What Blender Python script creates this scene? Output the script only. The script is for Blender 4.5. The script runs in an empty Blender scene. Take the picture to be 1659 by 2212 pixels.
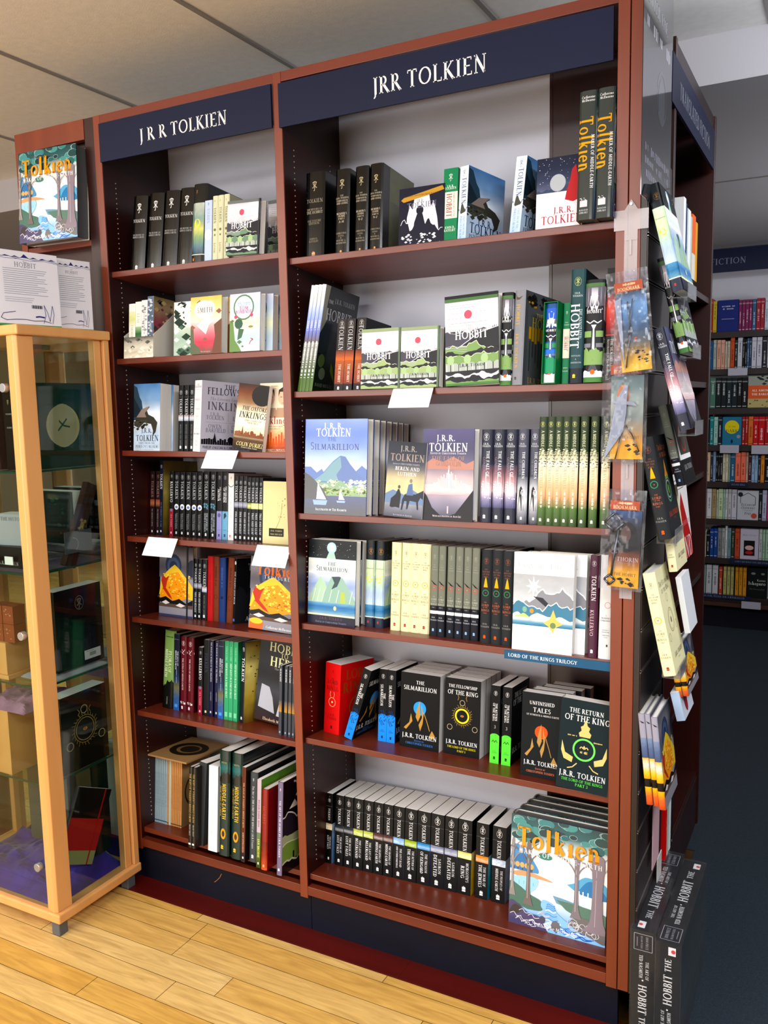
import bpy, math, random
from math import sin, cos, pi, radians, sqrt, atan2
from mathutils import Vector, Matrix, noise
C = bpy.context.scene.collection
S = bpy.context.scene

# ------------------------------------------------------------------ camera
cd = bpy.data.cameras.new('camera'); cam = bpy.data.objects.new('camera', cd); C.objects.link(cam)
ya, pt, ro = radians(-28.196), radians(-7.2268), radians(-1.178)
fw = Vector((sin(ya)*cos(pt), cos(ya)*cos(pt), sin(pt))); rt = Vector((cos(ya), -sin(ya), 0)); up = rt.cross(fw)
r2 = rt*cos(ro)+up*sin(ro); u2 = -rt*sin(ro)+up*cos(ro)
M = Matrix((r2, u2, -fw)).transposed().to_4x4(); M.translation = Vector((1.2273, -1.8105, 1.4206))
cam.matrix_world = M
cd.sensor_fit = 'VERTICAL'; cd.sensor_height = 36; cd.sensor_width = 27; cd.lens = 30.338; cd.clip_start = .02
S.camera = cam
# ------------------------------------------------------------------ light and exposure
S.view_settings.view_transform = 'Standard'; S.view_settings.look = 'None'; S.view_settings.gamma = 1
S.view_settings.use_curve_mapping = False; S.view_settings.exposure = 0.4
w = bpy.data.worlds.new('world'); S.world = w; w.use_nodes = True
w.node_tree.nodes['Background'].inputs[0].default_value = (.80, .86, 1, 1)
w.node_tree.nodes['Background'].inputs[1].default_value = .06
def area(name, loc, size, power, col, target=None):
    d = bpy.data.lights.new(name, 'AREA'); d.shape = 'RECTANGLE'; d.size, d.size_y = size; d.energy = power; d.color = col
    o = bpy.data.objects.new(name, d); C.objects.link(o); o.location = loc
    if target: o.rotation_euler = (Vector(target)-Vector(loc)).to_track_quat('-Z', 'Y').to_euler()
    return o
area('ceiling_strip_lamp', (1.75, -1.6, 2.36), (1.3, .5), 56, (.93, .96, 1), (1.3, -1.2, 0))
area('ceiling_strip_lamp', (.1, -2.6, 2.36), (1.3, .5), 36, (.95, .97, 1), (.1, -1.6, 0))
area('ceiling_strip_lamp', (-1.7, -2.0, 2.36), (1.3, .5), 30, (1, .96, .9), (-1.5, -1.4, 0))
area('cove_lamp', (1.5, .36, 2.2), (.8, .3), 5, (.86, .9, 1), (1.45, .5, 2.4))
area('ceiling_strip_lamp', (1.8, .1, 2.3), (.4, .8), 10, (.9, .94, 1), (1.6, .2, 0))
area('soffit_fill_light', (2.2, 2.0, 1.7), (.6, .6), 17, (.95, .97, 1), (1.7, 2.2, 2.27))  # added fill with no fitting behind it, brightens the lower ceiling over dark carpet
area('ceiling_strip_lamp', (1.7, 2.5, 2.2), (.9, .4), 6, (.95, .97, 1), (1.2, 3.6, .8))
area('shop_window', (-1.6, -4.7, 1.15), (4.0, 1.9), 155, (1, .975, .93), (-.6, 0, .9))

# ------------------------------------------------------------------ colours and materials
def lin(h):
    if not isinstance(h, str): return tuple(h)[:3]
    o = []
    for i in (0, 2, 4):
        c = int(h[i:i+2], 16)/255; c = c/12.92 if c <= .04045 else ((c+.055)/1.055)**2.4; o.append(c*(c+.002)/(c+.022))
    l = .25*o[0]+.65*o[1]+.1*o[2]; return tuple(max(0, min(1, l+(c-l)*1.07)) for c in o)
def mix(a, b, t):
    t = max(0, min(1, t)); a = lin(a); b = lin(b); return tuple(a[i]*(1-t)+b[i]*t for i in range(3))
MT = {}
def mat(name, col='808080', rough=.5, **k):
    if name in MT: return MT[name]
    m = bpy.data.materials.new(name); m.use_nodes = True; nt = m.node_tree; b = nt.nodes['Principled BSDF']
    b.inputs['Base Color'].default_value = (*lin(col), 1); b.inputs['Roughness'].default_value = rough
    for a, v in k.items():
        n = {'metal': 'Metallic', 'trans': 'Transmission Weight', 'ior': 'IOR', 'coat': 'Coat Weight', 'spec': 'Specular IOR Level', 'alpha': 'Alpha', 'sheen': 'Sheen Weight'}.get(a)
        if n: b.inputs[n].default_value = v
    MT[name] = m; m.diffuse_color = (*lin(col), 1); return m
def nd(m, t, **k):
    n = m.node_tree.nodes.new(t)
    for a, v in k.items():
        if a in n.inputs: n.inputs[a].default_value = v
        else: setattr(n, a, v)
    return n
def lk(m, a, ao, b, bi): m.node_tree.links.new(a.outputs[ao], b.inputs[bi])
def pbsdf(m): return m.node_tree.nodes['Principled BSDF']
def ramp(m, stops):
    r = nd(m, 'ShaderNodeValToRGB'); e = r.color_ramp.elements
    while len(e) < len(stops): e.new(.5)
    for i, (p, c) in enumerate(stops): e[i].position = p; e[i].color = (*lin(c), 1)
    return r
def noisy(name, c1, c2, rough, scale, stretch=(1, 1, 1), bump=0, bscale=None, det=5, dist=0, **k):
    m = mat(name, c1, rough, **k); tc = nd(m, 'ShaderNodeTexCoord'); mp = nd(m, 'ShaderNodeMapping'); mp.inputs['Scale'].default_value = stretch
    lk(m, tc, 'Object', mp, 'Vector'); n = nd(m, 'ShaderNodeTexNoise', Scale=scale, Detail=det, Distortion=dist); lk(m, mp, 0, n, 'Vector')
    r = ramp(m, [(.3, c1), (.7, c2)]); lk(m, n, 0, r, 0); lk(m, r, 0, pbsdf(m), 'Base Color')
    if bump:
        n2 = nd(m, 'ShaderNodeTexNoise', Scale=bscale or scale, Detail=4); lk(m, mp, 0, n2, 'Vector')
        b = nd(m, 'ShaderNodeBump', Strength=bump, Distance=.002); lk(m, n2, 0, b, 'Height'); lk(m, b, 0, pbsdf(m), 'Normal')
    return m
def printed(name, rough, coat=0, bump=.05, spec=.4):
    m = mat(name, '808080', rough, coat=coat, spec=spec); a = nd(m, 'ShaderNodeAttribute', attribute_name='Col'); lk(m, a, 'Color', pbsdf(m), 'Base Color')
    tc = nd(m, 'ShaderNodeTexCoord'); n = nd(m, 'ShaderNodeTexNoise', Scale=60, Detail=2); lk(m, tc, 'Object', n, 'Vector')
    b = nd(m, 'ShaderNodeBump', Strength=bump, Distance=.001); lk(m, n, 0, b, 'Height'); lk(m, b, 0, pbsdf(m), 'Normal'); return m
GLOSS = printed('glossy_print', .2, .1); MATTE = printed('matte_print', .6, spec=.16); SATIN = printed('satin_print', .42, spec=.2)
WOODR = noisy('mahogany_veneer', '66301f', '7f3f28', .36, 9, (1.2, 1.2, .12), .06, 60, dist=.4)
WOODX = noisy('mahogany_shelf', '5e2b1e', '743827', .34, 9, (.12, 1.2, 1.2), .05, 60, dist=.4)
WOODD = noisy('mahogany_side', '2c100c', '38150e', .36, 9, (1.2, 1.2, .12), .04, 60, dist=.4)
BEECH = noisy('beech', 'd79b62', 'e0a870', .38, 12, (1.2, 1.2, .15), .03, 50)
BACK = noisy('back_panel_paint', 'b4b4be', 'bcbcc6', .6, 4)
NAVY = noisy('navy_sign_board', '141c36', '18213e', .38, 3)
KICK = noisy('black_painted_kickboard', '080d1e', '0c1226', .6, 6, (1, 1, 3), spec=.2)
DARKW = noisy('dark_stained_wood', '1d1211', '2a1917', .42, 9, (1.2, 1.2, .2))
PAGE = mat('page_block', 'e6e2d8', .75)
def _page():
    m = PAGE; tc = nd(m, 'ShaderNodeTexCoord'); wv = nd(m, 'ShaderNodeTexNoise', Scale=1.0, Detail=1); mp = nd(m, 'ShaderNodeMapping'); mp.inputs['Scale'].default_value = (2500, 8, 8)
    lk(m, tc, 'Object', mp, 0); lk(m, mp, 0, wv, 0); r = ramp(m, [(.35, 'e2dfd8'), (.65, 'f8f6f2')]); lk(m, wv, 0, r, 0); lk(m, r, 0, pbsdf(m), 'Base Color')
_page()
PAGED = noisy('dark_page_edge', '4c4e52', '5c5e62', .5, 200, (20, 1, 1))
def glassmat(name, tint, alpha, rough=.03):
    m = bpy.data.materials.new(name); m.use_nodes = True; nt = m.node_tree; nt.nodes.remove(nt.nodes['Principled BSDF']); out = nt.nodes['Material Output']
    t = nt.nodes.new('ShaderNodeBsdfTransparent'); t.inputs[0].default_value = (*lin(tint), 1)
    g = nt.nodes.new('ShaderNodeBsdfGlossy'); g.inputs['Roughness'].default_value = rough
    lw = nt.nodes.new('ShaderNodeLayerWeight'); pw = nt.nodes.new('ShaderNodeMath'); pw.operation = 'POWER'; pw.inputs[1].default_value = 3.5; f = nt.nodes.new('ShaderNodeMath'); f.operation = 'MULTIPLY_ADD'; f.inputs[1].default_value = .8; f.inputs[2].default_value = .018; nt.links.new(lw.outputs['Facing'], pw.inputs[0]); nt.links.new(pw.outputs[0], f.inputs[0])
    mx = nt.nodes.new('ShaderNodeMixShader'); nt.links.new(f.outputs[0], mx.inputs[0]); nt.links.new(t.outputs[0], mx.inputs[1]); nt.links.new(g.outputs[0], mx.inputs[2])
    d = nt.nodes.new('ShaderNodeBsdfDiffuse'); d.inputs[0].default_value = (.9, .92, .95, 1)
    m2 = nt.nodes.new('ShaderNodeMixShader'); m2.inputs[0].default_value = alpha; nt.links.new(mx.outputs[0], m2.inputs[1]); nt.links.new(d.outputs[0], m2.inputs[2]); nt.links.new(m2.outputs[0], out.inputs[0])
    MT[name] = m; return m
GLASS = glassmat('clear_glass', 'eef4f1', .0); GEDGE = mat('glass_edge', '1d4a3c', .15); ACRYL = glassmat('clear_acrylic', 'f2f2f4', .07, .08); FILM = glassmat('shrink_film', 'f6f6fa', .02, .12)
FROST = glassmat('frosted_plastic', 'f2e8e8', .22, .2)

# ------------------------------------------------------------------ mesh helpers
class MB:
    def __init__(s): s.v = []; s.f = []; s.c = []; s.m = []; s.sm = []
    def face(s, pts, col=(.5, .5, .5), mi=0, smooth=False):
        n = len(s.v); s.v += [tuple(p) for p in pts]; s.f.append(tuple(range(n, n+len(pts)))); s.c.append(col); s.m.append(mi); s.sm.append(smooth)
    def box(s, x0, y0, z0, x1, y1, z1, col=(.5, .5, .5), mi=0):
        x0, x1 = min(x0, x1), max(x0, x1); y0, y1 = min(y0, y1), max(y0, y1); z0, z1 = min(z0, z1), max(z0, z1); n = len(s.v)
        s.v += [(x0, y0, z0), (x1, y0, z0), (x1, y1, z0), (x0, y1, z0), (x0, y0, z1), (x1, y0, z1), (x1, y1, z1), (x0, y1, z1)]
        for f in ((0, 3, 2, 1), (4, 5, 6, 7), (0, 1, 5, 4), (1, 2, 6, 5), (2, 3, 7, 6), (3, 0, 4, 7)): s.f.append(tuple(n+i for i in f)); s.c.append(col); s.m.append(mi); s.sm.append(False)
    def prism(s, pts, z0, z1, col=(.5, .5, .5), mi=0, smooth=False, ax=2):
        def P(a, b, z): return (a, b, z) if ax == 2 else ((a, z, b) if ax == 1 else (z, a, b))
        k = len(pts); n = len(s.v); s.v += [P(a, b, z0) for a, b in pts]+[P(a, b, z1) for a, b in pts]
        s.f.append(tuple(range(n+k-1, n-1, -1))); s.f.append(tuple(range(n+k, n+2*k)))
        for i in range(k): s.f.append((n+i, n+(i+1) % k, n+k+(i+1) % k, n+k+i))
        s.c += [col]*(k+2); s.m += [mi]*(k+2); s.sm += [False]*2+[smooth]*k
    def cyl(s, p0, p1, r0, r1=None, n=12, col=(.5, .5, .5), mi=0):
        r1 = r0 if r1 is None else r1; p0 = Vector(p0); p1 = Vector(p1); d = (p1-p0).normalized(); a = d.orthogonal().normalized(); b = d.cross(a); k = len(s.v)
        for p, r in ((p0, r0), (p1, r1)):
            for i in range(n): t = 2*pi*i/n; s.v.append(tuple(p+a*cos(t)*r+b*sin(t)*r))
        for i in range(n): s.f.append((k+i, k+(i+1) % n, k+n+(i+1) % n, k+n+i)); s.c.append(col); s.m.append(mi); s.sm.append(True)
        s.f.append(tuple(range(k+n-1, k-1, -1))); s.f.append(tuple(range(k+n, k+2*n))); s.c += [col]*2; s.m += [mi]*2; s.sm += [False]*2
    def tube(s, pts, r, n=6, col=(.5, .5, .5), mi=0):
        for a, b in zip(pts, pts[1:]): s.cyl(a, b, r, n=n, col=col, mi=mi)
    def mesh(s, name, mats):
        me = bpy.data.meshes.new(name); me.from_pydata(s.v, [], s.f)
        for m in (mats if isinstance(mats, (list, tuple)) else [mats]): me.materials.append(m)
        at = me.color_attributes.new('Col', 'FLOAT_COLOR', 'CORNER'); d = []
        for f, c in zip(s.f, s.c):
            if c and isinstance(c[0], (tuple, list)):
                for q in c: d += [*q, 1.0]
            else: d += [*c, 1.0]*len(f)
        at.data.foreach_set('color', d)
        me.polygons.foreach_set('material_index', s.m); me.polygons.foreach_set('use_smooth', s.sm); me.validate(); me.update(); return me
def tag(o, label=None, cat=None, group=None, kind=None):
    if label: o['label'] = label
    if cat: o['category'] = cat
    if group: o['group'] = group
    if kind: o['kind'] = kind
    return o
def obj(name, me, parent=None, loc=None):
    o = bpy.data.objects.new(name, me); C.objects.link(o)
    if parent: o.parent = parent
    if loc is not None: o.location = loc
    return o
def mk(name, mb, mats, parent=None, label=None, cat=None, group=None, kind=None, bevel=0, loc=None):
    o = obj(name, mb.mesh(name, mats), parent, loc)
    if bevel: b = o.modifiers.new('bevel', 'BEVEL'); b.width = bevel; b.segments = 2; b.limit_method = 'ANGLE'
    return tag(o, label, cat, group, kind)
def boxobj(name, x0, y0, z0, x1, y1, z1, m, parent=None, bevel=0, **k):
    b = MB(); b.box(x0, y0, z0, x1, y1, z1); return mk(name, b, m, parent, bevel=bevel, **k)
def thing(name, label, cat, loc=(0, 0, 0), rz=0, group=None):
    o = bpy.data.objects.new(name, None); C.objects.link(o); o.location = loc; o.rotation_euler = (0, 0, rz); o.empty_display_size = .03
    return tag(o, label, cat, group)

# ------------------------------------------------------------------ drawn roman lettering (strokes as small faces)
TK, TN = 1.5, .62
def L(a, b, c, d, w): return ('L', a, b, c, d, w)
def A(cx, cy, rx, ry, a0, a1, wx=TK, wy=TN): return ('A', cx, cy, rx, ry, a0, a1, wx, wy)
def sf(x, y, h=1.5): return ('L', x-h, y, x+h, y, .5)
def stem(x, y0=0, y1=10, h=1.5): return [L(x, y0, x, y1, TK), sf(x, y0+.25, h), sf(x, y1-.25, h)]
GL = {
 'A': (9, [L(1.2, 0, 4.6, 10, TN), L(4.5, 10, 8, 0, TK), L(2.4, 3.4, 6.8, 3.4, .6), sf(1.2, .25, 1.2), sf(8, .25, 1.3)]),
 'B': (7.2, stem(2)+[A(3.4, 7.5, 2.4, 2.2, -90, 90), A(3.6, 2.8, 2.9, 2.5, -90, 90), L(2, 9.7, 3.4, 9.7, .6), L(2, 5.3, 3.6, 5.3, .6), L(2, .3, 3.6, .3, .6)]),
 'C': (8.6, [A(5.2, 5, 4, 4.7, 48, 312), L(7.8, 7, 7.8, 9.2, .6)]),
 'D': (9, stem(2)+[A(3.4, 5, 4.4, 4.7, -90, 90), L(2, 9.7, 3.4, 9.7, .6), L(2, .3, 3.4, .3, .6)]),
 'E': (7, stem(2)+[L(2, 9.7, 6.3, 9.7, .6), L(2, 5.2, 5.4, 5.2, .6), L(2, .3, 6.6, .3, .6), L(6.3, 10, 6.3, 8.2, .5), L(6.6, 0, 6.6, 2, .5)]),
 'F': (6.6, stem(2)+[L(2, 9.7, 6.2, 9.7, .6), L(2, 5.2, 5.2, 5.2, .6), L(6.2, 10, 6.2, 8.2, .5)]),
 'G': (9, [A(5.2, 5, 4, 4.7, 48, 320), L(8, .8, 8, 4.4, TK), sf(7.8, 4.4, 1.2)]),
 'H': (9.6, stem(2)+stem(7.6)+[L(2, 5.2, 7.6, 5.2, .6)]),
 'I': (4, stem(2)), 'J': (4.2, [L(2.4, 10, 2.4, 0, TK), sf(2.4, 9.75), A(.9, 0, 1.5, 2.2, -90, 0, 1.2, .6)]),
 'K': (8.6, stem(2)+[L(2.4, 4.4, 6.6, 9.8, TN), L(3.4, 5.4, 7.6, 0, TK), sf(6.6, 9.75, 1.2), sf(7.8, .25, 1)]),
 'L': (6.8, stem(2)+[L(2, .3, 6.4, .3, .6), L(6.4, 0, 6.4, 2.2, .5)]),
 'M': (11.4, [L(1.8, 0, 2.4, 10, TN), L(2.4, 10, 5.7, 1, TK), L(5.7, 1, 9, 10, TN), L(9, 10, 9.6, 0, TK), sf(1.8, .25, 1.2), sf(9.6, .25, 1.3)]),
 'N': (9.6, [L(2, 0, 2, 10, TN), L(1.8, 10, 7.8, 0, TK), L(7.8, 0, 7.8, 10, TN), sf(2, .25, 1.2), sf(7.8, 9.75, 1.2), sf(1.6, 9.75, .9)]),
 'O': (9.8, [A(4.9, 5, 4.1, 4.7, 0, 360)]), 'P': (6.8, stem(2)+[A(3.4, 7.2, 2.5, 2.5, -90, 90), L(2, 9.7, 3.4, 9.7, .6), L(2, 4.7, 3.4, 4.7, .6)]),
 'Q': (9.8, [A(4.9, 5, 4.1, 4.7, 0, 360), L(5.2, .6, 9.2, -2.2, 1.2)]),
 'R': (8.4, stem(2)+[A(3.4, 7.3, 2.4, 2.4, -90, 90), L(2, 9.7, 3.4, 9.7, .6), L(2, 4.9, 3.6, 4.9, .6), L(3.8, 5, 7.6, 0, TK), sf(7.7, .25, .8)]),
 'S': (6.2, [A(3.1, 7.4, 2, 2.3, 30, 270, 1.1, .8), A(3.1, 2.7, 2.2, 2.5, -150, 90, 1.1, .8)]),
 'T': (8, stem(4)[:2]+[L(.5, 9.7, 7.5, 9.7, .6), L(.7, 10, .7, 8.1, .5), L(7.3, 10, 7.3, 8.1, .5)]),
 'U': (9, [L(2, 3.4, 2, 10, TK), L(7.4, 3.4, 7.4, 10, TN), A(4.7, 3.4, 2.7, 3.1, 180, 360, 1.1, .7), sf(2, 9.75), sf(7.4, 9.75, 1.2)]),
 'V': (9, [L(1.2, 10, 4.6, 0, TK), L(4.6, 0, 8, 10, TN), sf(1.2, 9.75, 1.2), sf(8, 9.75, 1.1)]),
 'W': (13, [L(1.2, 10, 4, 0, TK), L(4, 0, 6.6, 9.6, TN), L(6.5, 9.6, 9.2, 0, TK), L(9.2, 0, 12, 10, TN), sf(1.2, 9.75, 1.2), sf(12, 9.75, 1)]),
 'X': (8.6, [L(1.4, 10, 7.2, 0, TK), L(1.4, 0, 7, 10, TN), sf(1.4, 9.75, 1.1), sf(7.2, .25, 1.1), sf(1.4, .25, 1), sf(7, 9.75, 1)]),
 'Y': (8.4, [L(1.2, 10, 4.2, 4.6, TK), L(7.4, 10, 4.2, 4.6, TN), L(4.2, 0, 4.2, 4.8, TK), sf(4.2, .25), sf(1.2, 9.75, 1.1), sf(7.4, 9.75, 1)]),
 'Z': (7.6, [L(1, 9.7, 7, 9.7, .6), L(7, 9.6, 1.2, .4, TK), L(1, .3, 7.2, .3, .6)]),
 '.': (3, [L(1.5, 0, 1.5, 1.5, 1.5)]), ',': (3, [L(1.6, 1.3, 1, -1.4, 1.1)]), '-': (4.5, [L(.8, 4, 3.8, 4, .9)]), "'": (2.6, [L(1.4, 10, 1.1, 7.4, .9)]), '*': (4, [L(1.2, 4.6, 2.8, 4.6, 1.6)]),
 '&': (9.4, [A(3.6, 7.6, 1.9, 2, 0, 360, 1, .7), A(3.4, 2.6, 2.6, 2.4, 60, 350, 1.2, .7), L(2.4, 6.6, 8.4, 0, 1.2)]),
 '0': (7, [A(3.5, 5, 2.7, 4.7, 0, 360)]), '1': (4.6, stem(2.3)), '2': (6.6, [A(3.2, 7.2, 2.3, 2.5, -10, 170, 1.2, .8), L(5.2, 6.2, 1, .6, .9), L(1, .5, 6, .5, 1)]),
 '3': (6.4, [A(3, 7.4, 2, 2.3, -90, 160, 1.1, .8), A(3, 2.6, 2.3, 2.4, -160, 90, 1.2, .8)]), '4': (7, [L(5, 0, 5, 10, TK), L(5, 10, .8, 3, TN), L(.8, 3, 6.6, 3, .7)]),
 '5': (6.4, [A(3, 3, 2.3, 2.8, -150, 110, 1.2, .8), L(1.8, 5.4, 2, 9.6, .7), L(2, 9.5, 5.4, 9.5, .9)]), '6': (6.6, [A(3.3, 3, 2.3, 2.8, 0, 360, 1.2, .7), A(5, 4, 4, 5.6, 100, 180, 1.2, .8)]),
 '7': (6.4, [L(1, 9.5, 5.8, 9.5, 1), L(5.8, 9.4, 2.4, 0, 1.1)]), '8': (6.6, [A(3.3, 7.4, 1.9, 2.2, 0, 360, 1.1, .7), A(3.3, 2.7, 2.3, 2.5, 0, 360, 1.2, .7)]), '9': (6.6, [A(3.3, 7, 2.3, 2.8, 0, 360, 1.2, .7), A(1.6, 6, 4, 5.6, -80, 0, 1.2, .8)]),
 'o': (6.8, [A(3.4, 3.2, 2.7, 3, 0, 360, 1.5, .6)]), 'l': (4, [L(2, 0, 2, 11, TK), sf(2, .25, 1.3), L(.9, 10.4, 2, 10.9, .7)]), 'i': (3.8, [L(2, 0, 2, 6.3, TK), sf(2, .25, 1.3), L(.9, 5.8, 2, 6.2, .7)]),
 'k': (7, [L(2, 0, 2, 11, TK), sf(2, .25, 1.3), L(2.4, 2.6, 5.2, 6.1, TN), L(3.2, 3.6, 6, 0, TK), sf(5.2, 6, 1), L(.9, 10.4, 2, 10.9, .7)]), 'e': (6, [A(3.2, 3.2, 2.5, 3, 0, 315, 1.4, .7), L(.9, 3.4, 5.6, 3.7, .6)]),
 'n': (7.4, [L(2, 0, 2, 6.3, TK), A(3.7, 3.8, 1.9, 2.4, 0, 180, 1.3, .8), L(5.6, 0, 5.6, 4, TK), sf(2, .25, 1.2), sf(5.6, .25, 1.2), L(.9, 5.8, 2, 6.2, .7)]),
 'a': (6, [A(2.8, 2, 1.9, 1.8, 0, 360, 1.1, .7), L(4.8, 0, 4.8, 4.6, 1.3), A(3, 4.4, 1.8, 1.8, 0, 150, 1.1, .8)]), 'r': (5, [L(1.8, 0, 1.8, 6.3, TK), sf(1.8, .25, 1.3), A(3.6, 4.2, 1.6, 2, 50, 150, 1, 1)]),
 't': (4.4, [L(2.2, .8, 2.2, 8, 1.3), L(.8, 6, 4, 6, .6), A(3.2, .9, 1, .9, 180, 300, .8, .7)]), 'h': (7.4, [L(2, 0, 2, 11, TK), A(3.7, 3.8, 1.9, 2.4, 0, 180, 1.3, .8), L(5.6, 0, 5.6, 4, TK), sf(2, .25, 1.2), sf(5.6, .25, 1.2)]),
 's': (4.8, [A(2.4, 4.6, 1.5, 1.5, 30, 270, .9, .8), A(2.4, 1.7, 1.6, 1.5, -150, 90, .9, .8)]), 'u': (7, [L(1.8, 2, 1.8, 6.2, TK), A(3.5, 2, 1.7, 1.9, 180, 360, 1, .8), L(5.3, 0, 5.3, 6.2, TK)]),
 'c': (5.6, [A(3.2, 3.2, 2.5, 3, 50, 310, 1.4, .7)]), 'd': (7, [A(3, 3.2, 2.2, 3, 0, 360, 1.3, .7), L(5.3, 0, 5.3, 11, 1.3)]), 'b': (7, [A(3.9, 3.2, 2.2, 3, 0, 360, 1.3, .7), L(1.8, 0, 1.8, 11, 1.3)]),
 'm': (10.6, [L(1.8, 0, 1.8, 6.3, 1.3), A(3.4, 4, 1.6, 2.2, 0, 180, 1.2, .8), L(5, 0, 5, 4.2, 1.3), A(6.8, 4, 1.6, 2.2, 0, 180, 1.2, .8), L(8.6, 0, 8.6, 4.2, 1.3)]),
 'g': (6.6, [A(3.2, 3.4, 2.2, 2.7, 0, 360, 1.2, .7), L(5.4, 6, 5.4, -1, 1.2), A(3.2, -1, 2.2, 1.6, 180, 360, 1, .8)]), 'y': (6.6, [L(1, 6.2, 3.4, 0, 1.3), L(5.8, 6.2, 2.4, -3, .7)]),
 'w': (9, [L(.8, 6.2, 2.8, 0, 1.3), L(2.8, 0, 4.6, 6, .7), L(4.6, 6, 6.4, 0, 1.3), L(6.4, 0, 8.2, 6.2, .7)]), 'f': (4.4, [L(2, 0, 2, 8.6, 1.3), L(.8, 6, 4, 6, .6), A(3.3, 8.6, 1.3, 1.9, 60, 180, 1, .8)]),
 'p': (7, [A(3.9, 3.2, 2.2, 3, 0, 360, 1.3, .7), L(1.8, -3, 1.8, 6.2, 1.3)]), 'v': (6.4, [L(1, 6.2, 3.2, 0, 1.3), L(3.2, 0, 5.4, 6.2, .7)]), 'x': (6, [L(1, 6.2, 5, 0, 1.3), L(1, 0, 5, 6.2, .7)]), 'z': (5.4, [L(.8, 6, 4.8, 6, .6), L(4.8, 6, .8, .3, 1.2), L(.8, .3, 4.8, .3, .6)]),
}
def text_polys(s, lc=False, sp=.7, bold=1.0, mode='n'):
    """mode n: capitals, lower case as small capitals unless lc; returns (polys, width) with cap height 10"""
    out = []; x = 0
    for ch in s:
        if ch == ' ': x += 3.6; continue
        k = 1.0
        if ch in 'ÚúÍ': ch = {'Ú': 'U', 'ú': 'u', 'Í': 'I'}[ch]
        if ch.islower() and not lc: ch = ch.upper(); k = .76
        if ch not in GL: x += 4; continue
        wd, st = GL[ch]
        for q in st:
            if q[0] == 'L':
                _, a, b, c, d, w = q; w *= bold; dx, dy = c-a, d-b; l = sqrt(dx*dx+dy*dy) or 1; nx, ny = -dy/l*w/2, dx/l*w/2
                out.append([(x+k*(a+nx), k*(b+ny)), (x+k*(a-nx), k*(b-ny)), (x+k*(c-nx), k*(d-ny)), (x+k*(c+nx), k*(d+ny))])
            else:
                _, cx, cy, rx, ry, a0, a1, wx, wy = q; n = max(3, int(abs(a1-a0)/(30 if k < 1 else 24))); P = []
                for i in range(n+1):
                    t = radians(a0+(a1-a0)*i/n); w = bold*(wx*abs(cos(t))**1.3+wy*abs(sin(t))**1.3)/2
                    P.append(((x+k*(cx+(rx-w)*cos(t)), k*(cy+(ry-w)*sin(t))), (x+k*(cx+(rx+w*.6)*cos(t)), k*(cy+(ry+w*.6)*sin(t)))))
                for i in range(n): out.append([P[i][0], P[i][1], P[i+1][1], P[i+1][0]])
        x += k*wd+sp
    return out, max(x-sp, .1)
MONO = [L(5, 0, 5, 10, .8), A(5, 7.6, 2.6, 2, -60, 90, .8, .7), A(5, 7.6, 2.6, 2, 90, 240, .8, .7), L(5, 5.6, 8, 2.2, .8), L(5, 5.6, 2, 2.2, .8), L(1.4, 8.4, 3.2, 9.2, .7), L(8.6, 8.4, 6.8, 9.2, .7), L(8, 2.2, 9, 3, .6), L(2, 2.2, 1, 3, .6), L(3.4, 5.2, 6.6, 5.2, .6), A(4, .4, 1.2, 1.2, -120, 0, .6, .6)]

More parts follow.
